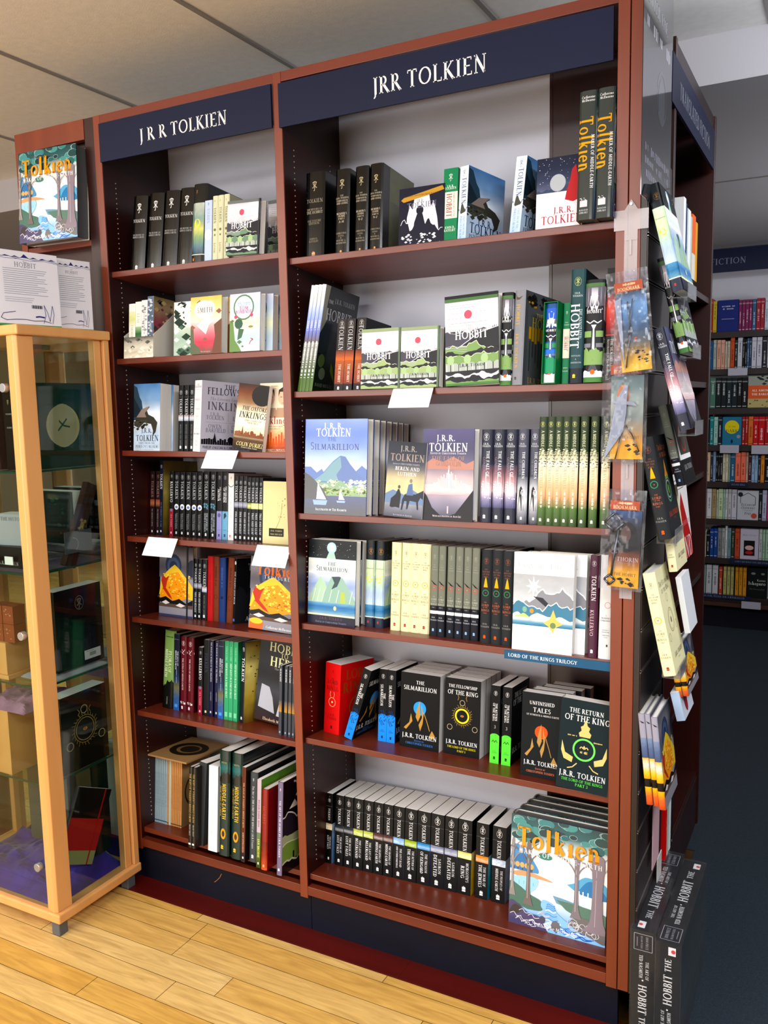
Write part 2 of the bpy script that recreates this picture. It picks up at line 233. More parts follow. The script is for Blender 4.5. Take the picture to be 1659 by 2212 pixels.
class Surf:
    """a printed surface: fn(a, b, off) gives the point a metres across, b metres up, off metres proud"""
    def __init__(s, mb, fn, w, h, flip=False): s.mb = mb; s.fn = fn; s.w = w; s.h = h; s.off = .00012; s.curved = flip
    def nx(s): s.off += .000018
    def put(s, P, col):
        if s.curved and len(P) == 4 and not isinstance(col[0], (tuple, list)):
            xs = [p[0] for p in P]
            if max(xs)-min(xs) > s.w*.16:
                e = max(abs(P[1][0]-P[0][0]), abs(P[2][0]-P[3][0])); g = max(abs(P[3][0]-P[0][0]), abs(P[2][0]-P[1][0])); n = 5
                A_, B_, C_, D_ = (P[0], P[1], P[2], P[3]) if e >= g else (P[1], P[2], P[3], P[0])
                def lp(p, q, t): return (p[0]+(q[0]-p[0])*t, p[1]+(q[1]-p[1])*t)
                for i in range(n): s.mb.face([s.fn(min(max(a, 0), s.w), min(max(b, 0), s.h), s.off) for a, b in (lp(A_, B_, i/n), lp(A_, B_, (i+1)/n), lp(D_, C_, (i+1)/n), lp(D_, C_, i/n))], col)
                return
        s.mb.face([s.fn(min(max(a, 0), s.w), min(max(b, 0), s.h), s.off) for a, b in P], col)
    def poly(s, pts, col, lay=True):
        if lay: s.nx()
        s.put([(x*s.w, y*s.h) for x, y in pts], lin(col))
    def rect(s, x0, y0, x1, y1, col):
        s.nx(); n = 5 if s.w < .07 and x1-x0 > .4 else 1; c = lin(col)
        for i in range(n): a = x0+(x1-x0)*i/n; b = x0+(x1-x0)*(i+1)/n; s.put([(a*s.w, y0*s.h), (b*s.w, y0*s.h), (b*s.w, y1*s.h), (a*s.w, y1*s.h)], c)
    def ell(s, cx, cy, rx, ry, col, n=20, lay=True):
        if lay: s.nx()
        s.put([((cx+rx*cos(2*pi*i/n))*s.w, cy*s.h+ry*s.w*sin(2*pi*i/n)) for i in range(n)], lin(col))
    def ring(s, cx, cy, r, wd, col, a0=0, a1=360, asp=1, n=28):
        s.nx(); c = lin(col)
        for i in range(n):
            t, u = radians(a0+(a1-a0)*i/n), radians(a0+(a1-a0)*(i+1)/n)
            s.put([((cx+(r-wd)*cos(t))*s.w, cy*s.h+(r-wd)*asp*s.w*sin(t)), ((cx+r*cos(t))*s.w, cy*s.h+r*asp*s.w*sin(t)), ((cx+r*cos(u))*s.w, cy*s.h+r*asp*s.w*sin(u)), ((cx+(r-wd)*cos(u))*s.w, cy*s.h+(r-wd)*asp*s.w*sin(u))], c)
    def line(s, pts, wd, col):
        s.nx(); c = lin(col); wd *= s.w
        P = [(x*s.w, y*s.h) for x, y in pts]
        for (a, b), (e, f) in zip(P, P[1:]):
            l = sqrt((e-a)**2+(f-b)**2) or 1; nx, ny = -(f-b)/l*wd/2, (e-a)/l*wd/2
            s.put([(a+nx, b+ny), (a-nx, b-ny), (e-nx, f-ny), (e+nx, f+ny)], c)
    def grid(s, y0, y1, cols, noi=0, x0=0, x1=1, nxx=10, nyy=14, sc=6, seed=0):
        s.nx(); n = len(cols)-1; cc = [lin(c) for c in cols]
        if s.w < .07: nxx = 6
        def cf(u, v):
            t = v*n; i = min(int(t), n-1) if n else 0; c = mix(cc[i], cc[min(i+1, n)], t-i)
            if noi: k = 1+noi*noise.noise(Vector((u*sc+seed, v*sc*1.6, seed))); c = tuple(max(0, min(1, q*k)) for q in c)
            return c
        for i in range(nxx):
            for j in range(nyy):
                U = [(i/nxx, j/nyy), ((i+1)/nxx, j/nyy), ((i+1)/nxx, (j+1)/nyy), (i/nxx, (j+1)/nyy)]
                s.put([((x0+(x1-x0)*u)*s.w, (y0+(y1-y0)*v)*s.h) for u, v in U], tuple(cf(u, v) for u, v in U))
    def ridge(s, yb, yt, amp, col, seed, n=22, cap=None, x0=0, x1=1):
        s.nx(); c = lin(col); T = []
        for i in range(n+1):
            x = x0+(x1-x0)*i/n; T.append((x, yt+amp*noise.noise(Vector((x*4.1+seed*7.3, seed, .3)))+amp*.5*noise.noise(Vector((x*13+seed, .7, seed)))))
        for (a, b), (e, f) in zip(T, T[1:]): s.put([(a*s.w, yb*s.h), (e*s.w, yb*s.h), (e*s.w, f*s.h), (a*s.w, b*s.h)], c)
        if cap: s.line(T, cap[1], cap[0])
    def dots(s, x0, y0, x1, y1, col, n, size, seed=1):
        s.nx(); r = random.Random(seed); c = lin(col)
        for _ in range(n):
            a = x0+(x1-x0)*r.random(); b = y0+(y1-y0)*r.random(); q = size*(.5+r.random())
            s.put([((a-q)*s.w, b*s.h), (a*s.w, b*s.h-q*s.w*.6), ((a+q)*s.w, b*s.h), (a*s.w, b*s.h+q*s.w*.6)], c)
    def text(s, t, cx, cy, h, col, fit=None, vert=False, lc=False, sp=.7, bold=1.15, slant=0, arc=0):
        s.nx(); P, wd = text_polys(t, lc, sp, bold); c = lin(col); k = h*s.w/10; f = 1.0
        if fit:
            lim = fit*(s.h if vert else s.w)
            if wd*k > lim: f = lim/(wd*k)
        m_ = .8 if vert else .88
        if f < m_: k *= f/m_; f = m_
        for p in P:
            Q = []
            for x, y in p:
                a = (x-wd/2+y*slant)*k*f; b = (y-5)*k
                Q.append((cx*s.w+b, cy*s.h-a) if vert else (cx*s.w+a, cy*s.h+b))
            s.put(Q, c)
    def scrawl(s, cx, cy, h, ln, col, vert=False):
        s.nx(); r_ = random.Random(int(cx*97+cy*991+h*55)); c = lin(col); a = -ln/2; k = h*s.w; full = s.h if vert else s.w
        while a < ln/2:
            w_ = (.25+.5*r_.random())*k/full
            if r_.random() > .16:
                t = .25+.25*r_.random(); P = [(a, -t), (a+w_*.7, -t), (a+w_*.7, t), (a, t)]
                s.put([(cx*s.w+q*k, (cy-p)*s.h) if vert else ((cx+p)*s.w, cy*s.h+q*k) for p, q in P], c)
            a += w_
    def mono(s, cx, cy, h, col, oval=True):
        s.nx(); c = lin(col); k = h*s.w/10
        def tr(p): return [(cx*s.w+(x-5)*k*.8, cy*s.h+(y-5)*k) for x, y in p]
        for q in MONO:
            if q[0] == 'L':
                _, a, b, e, d, w = q; dx, dy = e-a, d-b; l = sqrt(dx*dx+dy*dy); nx, ny = -dy/l*w/2, dx/l*w/2; s.put(tr([(a+nx, b+ny), (a-nx, b-ny), (e-nx, d-ny), (e+nx, d+ny)]), c)
            else:
                _, x, y, rx, ry, a0, a1, wx, wy = q; n = 6
                for i in range(n):
                    t, u = radians(a0+(a1-a0)*i/n), radians(a0+(a1-a0)*(i+1)/n); s.put(tr([(x+(rx-.4)*cos(t), y+(ry-.4)*sin(t)), (x+(rx+.4)*cos(t), y+(ry+.4)*sin(t)), (x+(rx+.4)*cos(u), y+(ry+.4)*sin(u)), (x+(rx-.4)*cos(u), y+(ry-.4)*sin(u))]), c)
        if oval: s.ring(cx, cy, .58*h, .035*h, col, asp=1.28, n=20)
    def pub(s, cx, cy, h, col):
        s.nx(); c = lin(col); k = h*s.w
        def q(P): s.put([(cx*s.w+x*k, cy*s.h+y*k) for x, y in P], c)
        q([(-.42, 0), (.42, 0), (.42, .42), (-.42, .42)]); q([(-.42, -.5), (.42, -.5), (.42, -.1), (-.42, -.1)]); q([(-.42, .42), (-.3, .42), (-.36, .62)]); q([(-.25, .42), (.1, .42), (-.1, .8)]); q([(.05, .42), (.4, .42), (.2, .66)])

def draw(sf_, ops):
    for o in ops:
        k, a = o[0], o[1:]
        kw = a[-1] if a and isinstance(a[-1], dict) else None; a = a[:-1] if kw is not None else a; kw = kw or {}
        if k == 'R': sf_.rect(*a)
        elif k == 'E': sf_.ell(*a, **kw)
        elif k == 'O': sf_.ring(*a, **kw)
        elif k == 'T': sf_.text(a[0], a[1], a[2], a[3], a[4], a[5] if len(a) > 5 else .9, False, **kw)
        elif k == 'V': sf_.text(a[0], a[1], a[2], a[3], a[4], a[5] if len(a) > 5 else .5, True, **kw)
        elif k == 'M': sf_.mono(*a, **kw)
        elif k == 'P': sf_.pub(*a)
        elif k == 'G': sf_.grid(*a, **kw)
        elif k == 'W': sf_.scrawl(*a)
        elif k == 'K': sf_.poly(*a)
        elif k == 'H': sf_.ridge(*a, **kw)
        elif k == 'Z': sf_.line(*a)
        elif k == 'D': sf_.dots(*a, **kw)
        elif k == 'C': a[0](sf_)

# ------------------------------------------------------------------ books
# local frame: x 0..T thickness, y 0..W spine to fore-edge, z up; spine faces -y, front cover faces +x
CACHE = {}
def book_meshes(st, T, W, H):
    key = (st, round(T, 3), round(W, 3), round(H, 3))
    if key in CACHE: return CACHE[key]
    d = STY[st]; hard = d.get('hard', 0); mb = MB(); bg = lin(d.get('bg', '808080')); bf = lin(d.get('bf', d.get('bg', '808080')))
    t = .0022 if hard else .0005; bulge = min(.005, T*.14) if hard else .0004; n = 8
    if d.get('flat'): bulge = .0003
    def sx(i): return T*i/n
    def sy(x): u = x/T*2-1; return bulge*u*u*u*u
    O = [(0, W)]+[(sx(i), sy(sx(i))) for i in range(n+1)]+[(T, W)]
    I = [(t, W)]+[(t+(T-2*t)*i/n, sy(sx(i))+t+(.0012 if hard else 0)) for i in range(n+1)]+[(T-t, W)]
    k = len(O)
    for i in range(k-1):
        a, b, c, e = O[i], O[i+1], I[i+1], I[i]; col = bg if 0 < i < k-2 else (bf if i == k-2 else lin(d.get('bb', d.get('bg', '808080')))); smo = 0 < i < k-2
        mb.face([(*a, 0), (*b, 0), (*b, H), (*a, H)], col, 0, smo); mb.face([(*e, H), (*c, H), (*c, 0), (*e, 0)], lin(d.get('inner', 'ddd8cc')))
        mb.face([(*a, H), (*b, H), (*c, H), (*e, H)], col); mb.face([(*e, 0), (*c, 0), (*b, 0), (*a, 0)], col)
    for a, e in ((O[0], I[0]), (I[-1], O[-1])): mb.face([(*e, 0), (*a, 0), (*a, H), (*e, H)][::-1], bf)
    sp = Surf(mb, lambda a, b, o: (a, sy(a)-o*(2 if hard else 1), b), T, H, bool(hard))
    fr = Surf(mb, lambda a, b, o: (T+o, a, b), W, H)
    bk = Surf(mb, lambda a, b, o: (-o, W-a, b), W, H)
    draw(sp, d.get('sp', [])); draw(fr, d.get('fr', [])); draw(bk, d.get('bk', []))
    me = mb.mesh('cover', d.get('mat', SATIN))
    pg = MB(); ins = .003 if hard else .0; x0, x1, z0, z1 = t, T-t, ins, H-ins-(0 if hard else .0002)
    m = 6; prof = [(x0, t+.004), (x1, t+.004)]+[(x1-(x1-x0)*i/m, W-ins-(.004*sin(pi*i/m) if hard else 0)) for i in range(m+1)]
    pg.prism(prof, z0, z1, smooth=False)
    pm = pg.mesh('pages', PAGED if d.get('dk') else PAGE)
    CACHE[key] = (me, pm); return me, pm
ORD = ['first', 'second', 'third', 'fourth', 'fifth', 'sixth', 'seventh', 'eighth', 'ninth', 'tenth', 'eleventh', 'twelfth', 'thirteenth', 'fourteenth']
def book(st, T, W, H, x, y, z, lean=0, yaw=0, face=0, label='', group=None, name='book', cat='book', tilt=-.09):
    """x, y, z: front lower left corner of the side turned to the aisle; lean tips the top towards +x, yaw turns it; face: cover to the front"""
    me, pm = book_meshes(st, T, W, H)
    o = bpy.data.objects.new(name, None); C.objects.link(o); o.empty_display_size = .02
    m = Matrix.Translation((x, y, z)) @ Matrix.Rotation(yaw, 4, 'Z') @ Matrix.Rotation(tilt, 4, 'X') @ Matrix.Rotation(lean, 4, 'Y')
    if face == 1: m = m @ Matrix.Translation((0, T, 0)) @ Matrix.Rotation(-pi/2, 4, 'Z')
    if face == 2: m = m @ Matrix.Translation((T, W, 0)) @ Matrix.Rotation(pi, 4, 'Z')
    o.matrix_world = m; tag(o, label, cat, group)
    c = obj('cover', me, o); p = obj('pages', pm, o)
    return o

# ------------------------------------------------------------------ the room
FLOORM = printed('maple_boards', .27, 0, .02)
def _fl():
    m = FLOORM; tc = nd(m, 'ShaderNodeTexCoord'); mp = nd(m, 'ShaderNodeMapping'); mp.inputs['Scale'].default_value = (1.5, 14, 1); lk(m, tc, 'Object', mp, 0)
    n = nd(m, 'ShaderNodeTexNoise', Scale=4.0, Detail=6, Distortion=1.2); lk(m, mp, 0, n, 0); r = ramp(m, [(.3, 'd9d2c8'), (.7, 'ffffff')]); lk(m, n, 0, r, 0)
    a = [x for x in m.node_tree.nodes if x.type == 'ATTRIBUTE'][0]; x = nd(m, 'ShaderNodeMix', data_type='RGBA', blend_type='MULTIPLY'); x.inputs[0].default_value = 1
    lk(m, a, 'Color', x, 6); lk(m, r, 0, x, 7); lk(m, x, 2, pbsdf(m), 'Base Color')
_fl()
CARPET = noisy('carpet_loops', '18222c', '283640', .95, 260, (1, 1, 1), .5, 300)
CEIL = noisy('ceiling_tile', 'e4e2de', 'eceae6', .85, 40, (1, 1, 1), .15, 220); CEILG = mat('ceiling_joint', '8d8a86', .7); SOFF = mat('soffit_paint', 'a4a2a6', .8)
WALLM = noisy('wall_paint', 'c2b6ac', 'cabeb4', .8, 3); REDB = noisy('red_border_board', '4c1714', '5c1d18', .35, 6, (.3, 3, 1), .02)
f = MB(); rnd = random.Random(4); f.box(-6, -5, -.02, .86, .9, -.0012, lin('4a3820'))
rows = {0: [-.275], 2: [-.07], 3: [-.19], 4: [-.38, .35], 1: [.42], 5: [.1], 6: [-.6, .25]}
for k in range(-1, 62):
    y1 = -.089-.0752*k if k >= 0 else -.0605; y0 = -.089-.0752*(k+1); j = list(rows.get(k, [rnd.uniform(-.6, .6)])); x = j[0]
    while x > -5.9: x -= rnd.uniform(.55, .95); j.append(x)
    x = max(j)
    while x < .85: x += rnd.uniform(.5, .9); j.append(min(x, .86))
    j = sorted(set([max(-6, q) for q in j]+[-6, .86]))
    for a, b in zip(j, j[1:]):
        if b-a < .02: continue
        t = rnd.random(); c = mix('dcae62', 'eac88a', t) if rnd.random() > .3 else mix('d2a256', 'e2b873', t)
        f.face([(a+.0008, y0+.0007, 0), (b-.0008, y0+.0007, 0), (b-.0008, y1-.0007, 0), (a+.0008, y1-.0007, 0)], c)
mk('floor', f, FLOORM, kind='structure')
boxobj('floor', .86, -5, -.02, 5, 3.9, .001, CARPET, kind='structure'); boxobj('floor', -6, .9, -.02, .86, 3.9, .001, CARPET, kind='structure')
b = MB(); b.box(-3, -.059, -.0012, -.27, .03, .0015); b.box(-.2695, -.059, -.0012, .3, .03, .0015); b.box(.3005, -.059, -.0012, .86, .03, .0015); mk('trim_1', b, REDB, kind='structure')
boxobj('ceiling', -6, -5, 2.4, 5, .83, 2.46, CEIL, kind='structure'); boxobj('ceiling', -6, .83, 2.27, 5, 3.9, 2.4, SOFF, kind='structure')
b = MB()
for i in range(-8, 8): x = -.245+.6265*i; b.box(x-.007, -5, 2.396, x+.007, .83, 2.4)
for y in (-.75, -1.95, -3.15): b.box(-6, y-.007, 2.396, 5, y+.007, 2.4)
mk('trim_2', b, CEILG, kind='structure')
b = MB(); b.box(-6, 2.0, 2.266, 5, 2.006, 2.27); mk('trim_3', b, CEILG, kind='structure')
boxobj('wall_back', -6, 3.9, 0, 5, 4, 2.4, WALLM, kind='structure'); boxobj('wall_left', -6.1, -5, 0, -6, 3.9, 2.4, WALLM, kind='structure')
boxobj('wall_right', 5, -5, 0, 5.1, 3.9, 2.4, WALLM, kind='structure'); boxobj('wall_front', -6, -5.1, 0, 5, -5, 2.4, WALLM, kind='structure')
# ------------------------------------------------------------------ the fixed bookcases
HOLE = mat('shelf_peg_hole', 'c9b6a8', .4)
def shelf_board(p, x0, x1, z, y0=.012, y1=.266, t=.0155, mt=WOODX, tau=.09):
    b = MB(); b.prism([(y0, z), (y1, z-tau*(y1-y0)), (y1, z-tau*(y1-y0)-t), (y0, z-t)], x0, x1, ax=0); return mk('shelf', b, mt, p, bevel=.0012)
def pegs(p, x, y0=.046, zs=(.2, 2.05)):
    b = MB(); z = zs[0]
    while z < zs[1]: b.cyl((x, y0, z), (x+.0012, y0, z), .0016, n=6); b.cyl((x, .215, z), (x+.0012, .215, z), .0014, n=6); z += .0135
    mk('peg_holes', b, HOLE, p, kind='stuff')
def sign(x0, x1, z0, z1, y, txt, tc, th, lab, ax='y', tilt=0, col='e8e6e4', fit=.6):
    b = MB()
    if ax == 'y':
        b.box(x0, y, z0, x1, y+.006, z1, lin('151d38')); s = Surf(b, lambda a, c, o: (x0+a, y-o, z0+c), x1-x0, z1-z0)
    else:
        b.box(y-.006, x0, z0, y, x1, z1, lin('151d38')); s = Surf(b, lambda a, c, o: (y+o, x0+a, z0+c), x1-x0, z1-z0)
    s.text(txt, tc, .47, th, col, fit, bold=1.1); return mk('sign', b, SIGNM, label=lab, cat='sign')
SIGNM = printed('sign_paint', .5, 0, .02, .2)
# narrow bay
t = thing('bookcase', 'narrow mahogany bookcase bay with seven shelves, between display cabinet and wide bay', 'bookcase', (-.31, 0, 0))
def loc(o): o.matrix_parent_inverse = o.parent.matrix_world.inverted() if o.parent else o.matrix_parent_inverse
def P_(o, p): return o
class Tm:
    """collects parts in world metres and hangs them under an Empty standing at its base"""
    def __init__(s, root, at): s.root = root; s.at = Vector(at)
    def part(s, name, mb, m, bevel=0, **k):
        mb.v = [tuple(Vector(v)-s.at) for v in mb.v]; return mk(name, mb, m, s.root, bevel=bevel, **k)
    def box(s, name, x0, y0, z0, x1, y1, z1, m, bevel=.0008, **k):
        b = MB(); b.box(x0, y0, z0, x1, y1, z1); return s.part(name, b, m, bevel, **k)
def fix(o, at): o.location = -Vector(at); return o
def shelf_in(T_, x0, x1, z, **k): o = shelf_board(None, x0, x1, z, **k); o.parent = T_.root; o.location = -T_.at; return o
def peg_in(T_, x, **k):
    b = MB(); z = .19
    while z < 2.05: b.cyl((x, .046, z), (x+.0012, .046, z), .0016, n=6); b.cyl((x, .215, z), (x+.0012, .215, z), .0014, n=6); z += .0135
    T_.part('peg_holes', b, HOLE, kind='stuff')
at = (-.31, 0, 0); t.location = at; N = Tm(t, at)
N.box('side_panel', -.6186, 0, .1, -.5942, .275, 2.2092, WOODR); N.box('side_panel', -.0238, 0, .1, 0, .275, 2.2092, WOODR)
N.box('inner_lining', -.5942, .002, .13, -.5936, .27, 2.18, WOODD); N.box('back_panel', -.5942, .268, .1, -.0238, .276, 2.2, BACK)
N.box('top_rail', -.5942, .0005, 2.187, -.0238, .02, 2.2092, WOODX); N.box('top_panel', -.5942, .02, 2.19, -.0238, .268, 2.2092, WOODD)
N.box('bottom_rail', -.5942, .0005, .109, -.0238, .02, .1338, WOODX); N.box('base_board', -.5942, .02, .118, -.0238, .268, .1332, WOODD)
N.box('kickboard', -.6186, .016, 0, -.001, .03, .109, KICK)
for z in (1.7961, 1.5575, 1.30, 1.0532, .8141, .5303, .1657): shelf_in(N, -.5935, -.0242, z)
peg_in(N, -.5936)
# wide bay
at = (.4, 0, 0); t = thing('bookcase', 'wide mahogany bookcase bay with seven shelves beside the end panel', 'bookcase', at); N = Tm(t, at)
N.box('side_panel', .7998, 0, .103, .8236, .275, 2.2092, WOODR); N.box('end_post', .8254, .001, .103, .8486, .275, 2.2092, WOODR)
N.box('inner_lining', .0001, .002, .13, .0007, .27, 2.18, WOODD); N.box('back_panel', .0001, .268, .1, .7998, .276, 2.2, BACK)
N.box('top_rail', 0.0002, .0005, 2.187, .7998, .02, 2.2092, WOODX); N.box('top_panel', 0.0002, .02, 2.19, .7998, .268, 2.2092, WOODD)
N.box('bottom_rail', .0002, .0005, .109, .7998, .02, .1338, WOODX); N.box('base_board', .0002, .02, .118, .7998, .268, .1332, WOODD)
N.box('kickboard', 0, .016, 0, .8236, .03, .103, KICK)
for z in (1.7775, 1.4526, 1.1451, .8569, .5475, .1654): shelf_in(N, .0007, .7996, z)
peg_in(N, .0007)
sign(-.5925, -.0255, 2.084, 2.184, -.0065, 'J R R TOLKIEN', .51, .058, 'navy header sign with white capitals over the narrow bay', fit=.51)
sign(-.003, .793, 2.0795, 2.18, -.008, 'JRR TOLKIEN', .495, .046, 'navy header sign with white capitals over the wide bay', fit=.345)
# display end case on the left
at = (-.77, 0, 0); t = thing('bookcase', 'plain narrow mahogany display case left of the shelves, with ledge', 'bookcase', at); N = Tm(t, at)
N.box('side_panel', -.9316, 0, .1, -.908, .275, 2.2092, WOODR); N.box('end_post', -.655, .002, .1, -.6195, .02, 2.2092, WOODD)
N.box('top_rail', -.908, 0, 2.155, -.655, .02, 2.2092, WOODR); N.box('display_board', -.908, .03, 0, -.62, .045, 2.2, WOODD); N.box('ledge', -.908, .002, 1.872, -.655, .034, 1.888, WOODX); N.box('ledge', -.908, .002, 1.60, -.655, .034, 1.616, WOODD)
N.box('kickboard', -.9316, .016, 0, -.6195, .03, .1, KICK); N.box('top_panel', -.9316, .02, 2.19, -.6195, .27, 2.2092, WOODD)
# end panel with slots and the case round the corner
at = (.86, .12, 0); t = thing('slatwall', 'dark slotted end panel to the right of the wide bay', 'display panel', at); N = Tm(t, at)
b = MB(); z = .125
while z < 1.9: b.box(.8488, .004, z, .864, .25, z+.083); z += .09
N.part('slat', b, DARKW, .0006)
b = MB(); z = .2095
ALU = mat('aluminium_strip', 'a9a29c', .3, metal=.8)
while z < 1.9: b.box(.851, .004, z, .8645, .25, z+.0012); b.box(.851, .004, z+.0058, .8645, .25, z+.007); z += .09
N.part('slot_strips', b, ALU, kind='stuff'); N.box('backing_board', .849, .004, .1, .853, .25, 2.2, DARKW); N.box('corner_trim', .849, .002, .1, .862, .0045, 2.2, DARKW)
at = (.75, .6, 0); t = thing('bookcase', 'dark mahogany bookcase facing the right-hand aisle behind the end panel', 'bookcase', at); N = Tm(t, at)
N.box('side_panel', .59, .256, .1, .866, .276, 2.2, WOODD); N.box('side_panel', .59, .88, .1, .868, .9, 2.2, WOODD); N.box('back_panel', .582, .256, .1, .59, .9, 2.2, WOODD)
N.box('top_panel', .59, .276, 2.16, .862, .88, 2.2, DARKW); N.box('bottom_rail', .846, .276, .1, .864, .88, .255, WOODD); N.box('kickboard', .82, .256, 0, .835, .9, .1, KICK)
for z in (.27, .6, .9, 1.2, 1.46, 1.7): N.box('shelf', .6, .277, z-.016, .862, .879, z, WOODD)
sign(.205, .86, 2.05, 2.152, .869, 'TRANSLATED FICTION', .5, .06, 'navy header sign on the side case round the corner', ax='x', col='7c8088', fit=.72)
# background case across the aisle
at = (1.2, 3.8, 0); t = thing('bookcase', 'far bookcase across the dark carpet, full of fiction', 'bookcase', at); N = Tm(t, at)
N.box('side_panel', .28, 3.68, 0, .30, 3.9, 2.26, DARKW); N.box('side_panel', 2.1, 3.68, 0, 2.12, 3.9, 2.26, DARKW); N.box('back_panel', .3, 3.885, .1, 2.1, 3.895, 2.26, BACK)
BGZ = [1.7911, 1.5756, 1.3471, 1.1273, 0.9081, 0.6826, 0.4447, 0.2115]
for z in BGZ: N.box('shelf', .3, 3.68, z-.035, 2.1, 3.88, z, DARKW)
N.box('bottom_rail', .3, 3.67, BGZ[-1]-.06, 2.1, 3.69, BGZ[-1]-.036, noisy('brown_rail', '3c2418', '4c2e20', .4, 8)); N.box('kickboard', .3, 3.76, 0, 2.1, 3.78, BGZ[-1]-.06, KICK)
sign(.3, 2.1, 2.13, 2.262, 3.66, 'MODERN FICTION', .097, .0195, 'far navy header sign ending in the word FICTION', col='6c7484', fit=.26)

# ------------------------------------------------------------------ cover designs (generic landscapes and patterns in the colours of the originals, with their lettering)
def art_peaks(s, top=.93, g='8fb56a', sun=True, dark='2b2b30'):
    s.grid(.6, top, ['b9b6c0', 'e9e8ee', 'f4f3f8', 'c8c6d2'], .18, sc=3, seed=2, nyy=10)
    for i in range(9): s.rect(.04+.03*(i % 3), .66+.028*i, .5+.1*((i*7) % 4), .663+.028*i, '6a6a78' if i % 2 else '9a9aaa')
    if sun: s.ell(.44, .78, .075, .075, 'd8566a')
    for i, (x, t) in enumerate(((.06, .66), (.26, .7), (.42, .66), (.6, .71), (.78, .68), (.95, .73))):
        s.poly([(x-.16, .42), (x, t), (x+.16, .42)], '6c6a75' if i % 2 else dark, i == 0); s.nx()
        s.poly([(x-.055, t-.09), (x, t), (x+.055, t-.09), (x+.03, t-.12), (x+.015, t-.07), (x, t-.13), (x-.02, t-.08), (x-.035, t-.12)], 'f6f6fa')
    s.ridge(.4, .585, .06, '4a4954', 5, cap=('b8b8c4', .008)); s.poly([(.2, .4), (.66, .57), (1, .62), (1, .4)], dark); s.line([(.2, .4), (.66, .57), (1, .62)], .012, 'e6e6ee')
    s.ridge(.24, .42, .1, g, 8, cap=('dfe8cf', .01)); s.ridge(.22, .36, .08, dark, 11); s.ridge(.2, .33, .07, g, 12, cap=('dfe8cf', .01))
    s.rect(0, .16, 1, .25, 'aab2ac')
    for i in range(8): s.line([(.02+.125*i, .16), (.02+.125*i, .23+.01*(i % 2))], .01, 'f0f2f0')
    for i in range(6): s.rect(.09+i*.16, .15, .105+i*.16, .25, '20242a'); s.ell(.1+i*.16, .285, .07, .085, g if i % 2 else 'a3bf8d', n=9)
    for k in range(3): y = .43-.022*k; s.line([(0, y), (.12, y+.012), (.28, y-.006), (.42, y-.02)], .007, 'b8b8c4')
    s.rect(0, 0, 1, .16, dark); s.ridge(.02, .12, .05, 'c9cdd2', 21); s.ridge(.01, .08, .05, '23262c', 22); s.ridge(.0, .045, .03, g, 23)
def art_spinepk(s, c1='1f2024', c2='7f9f62', c3='f4f4f8', rnd=1):
    s.rect(0, .74, 1, .93, '5d5c66'); s.grid(.74, .92, ['3b3b44', 'dcdbe4', '8d8c98'], .3, nyy=8)
    s.poly([(.08, .7), (.3, .84), (.4, .85), (.6, .85), (.7, .84), (.94, .7), (.74, .76), (.62, .68), (.5, .76), (.38, .68), (.26, .76)], c3)
    s.rect(0, .52, 1, .69, c1); s.line([(.1, .6), (.3, .575), (.5, .6), (.7, .575), (.9, .6)], .05, c3)
    s.poly([(.42, .27), (.46, .52), (.36, .56), (.64, .56), (.54, .52), (.58, .27)], c3)
    s.rect(0, .44, .38, .5, c2); s.rect(.62, .44, 1, .5, c2); s.rect(0, .34, .36, .38, '777783'); s.rect(.64, .34, 1, .38, '777783')
    s.ridge(.17, .3, .06, c2, 3); s.poly([(.2, .1), (.5, .22), (.8, .1)], '4b4b52'); s.ridge(.05, .1, .03, c3, 6); s.ell(.5, .1, .14, .14, 'd8662a', n=8)
def art_sky(s, text=True, big=1):
    s.grid(0, 1, ['c4d8ec', 'b4cbe6', 'e4ecf6', '7fa3cc', '4f7db4'], .35, sc=4, seed=5, nxx=16, nyy=20)
    s.poly([(0, .45), (0, .98), (.12, .95), (.22, .8), (.3, .74), (.34, .62), (.5, .56), (.3, .5)], '2c4455'); s.poly([(0, .5), (0, .8), (.14, .7), (.26, .6), (.4, .52)], '1c2c36')
    s.poly([(.0, .38), (.12, .52), (.4, .62), (.62, .66), (.5, .6), (.56, .54), (.76, .5), (.9, .42), (.84, .28), (.72, .22), (.74, .3), (.66, .4), (.4, .42), (.2, .34)], '3b3a33')
    s.poly([(.1, .5), (.3, .62), (.6, .67), (.42, .56), (.48, .5)], '8d7e78'); s.dots(0, .32, .5, .46, '4a4a40', 30, .05, 3)
def curve(p, n=8):
    """smooth polyline through the points"""
    o = []
    for i in range(len(p)-1):
        a, b, c, d = p[max(i-1, 0)], p[i], p[i+1], p[min(i+2, len(p)-1)]
        for k in range(n):
            t = k/n; o.append(tuple(.5*(2*b[j]+(c[j]-a[j])*t+(2*a[j]-5*b[j]+4*c[j]-d[j])*t*t+(3*b[j]-a[j]-3*c[j]+d[j])*t**3) for j in (0, 1)))
    return o+[p[-1]]
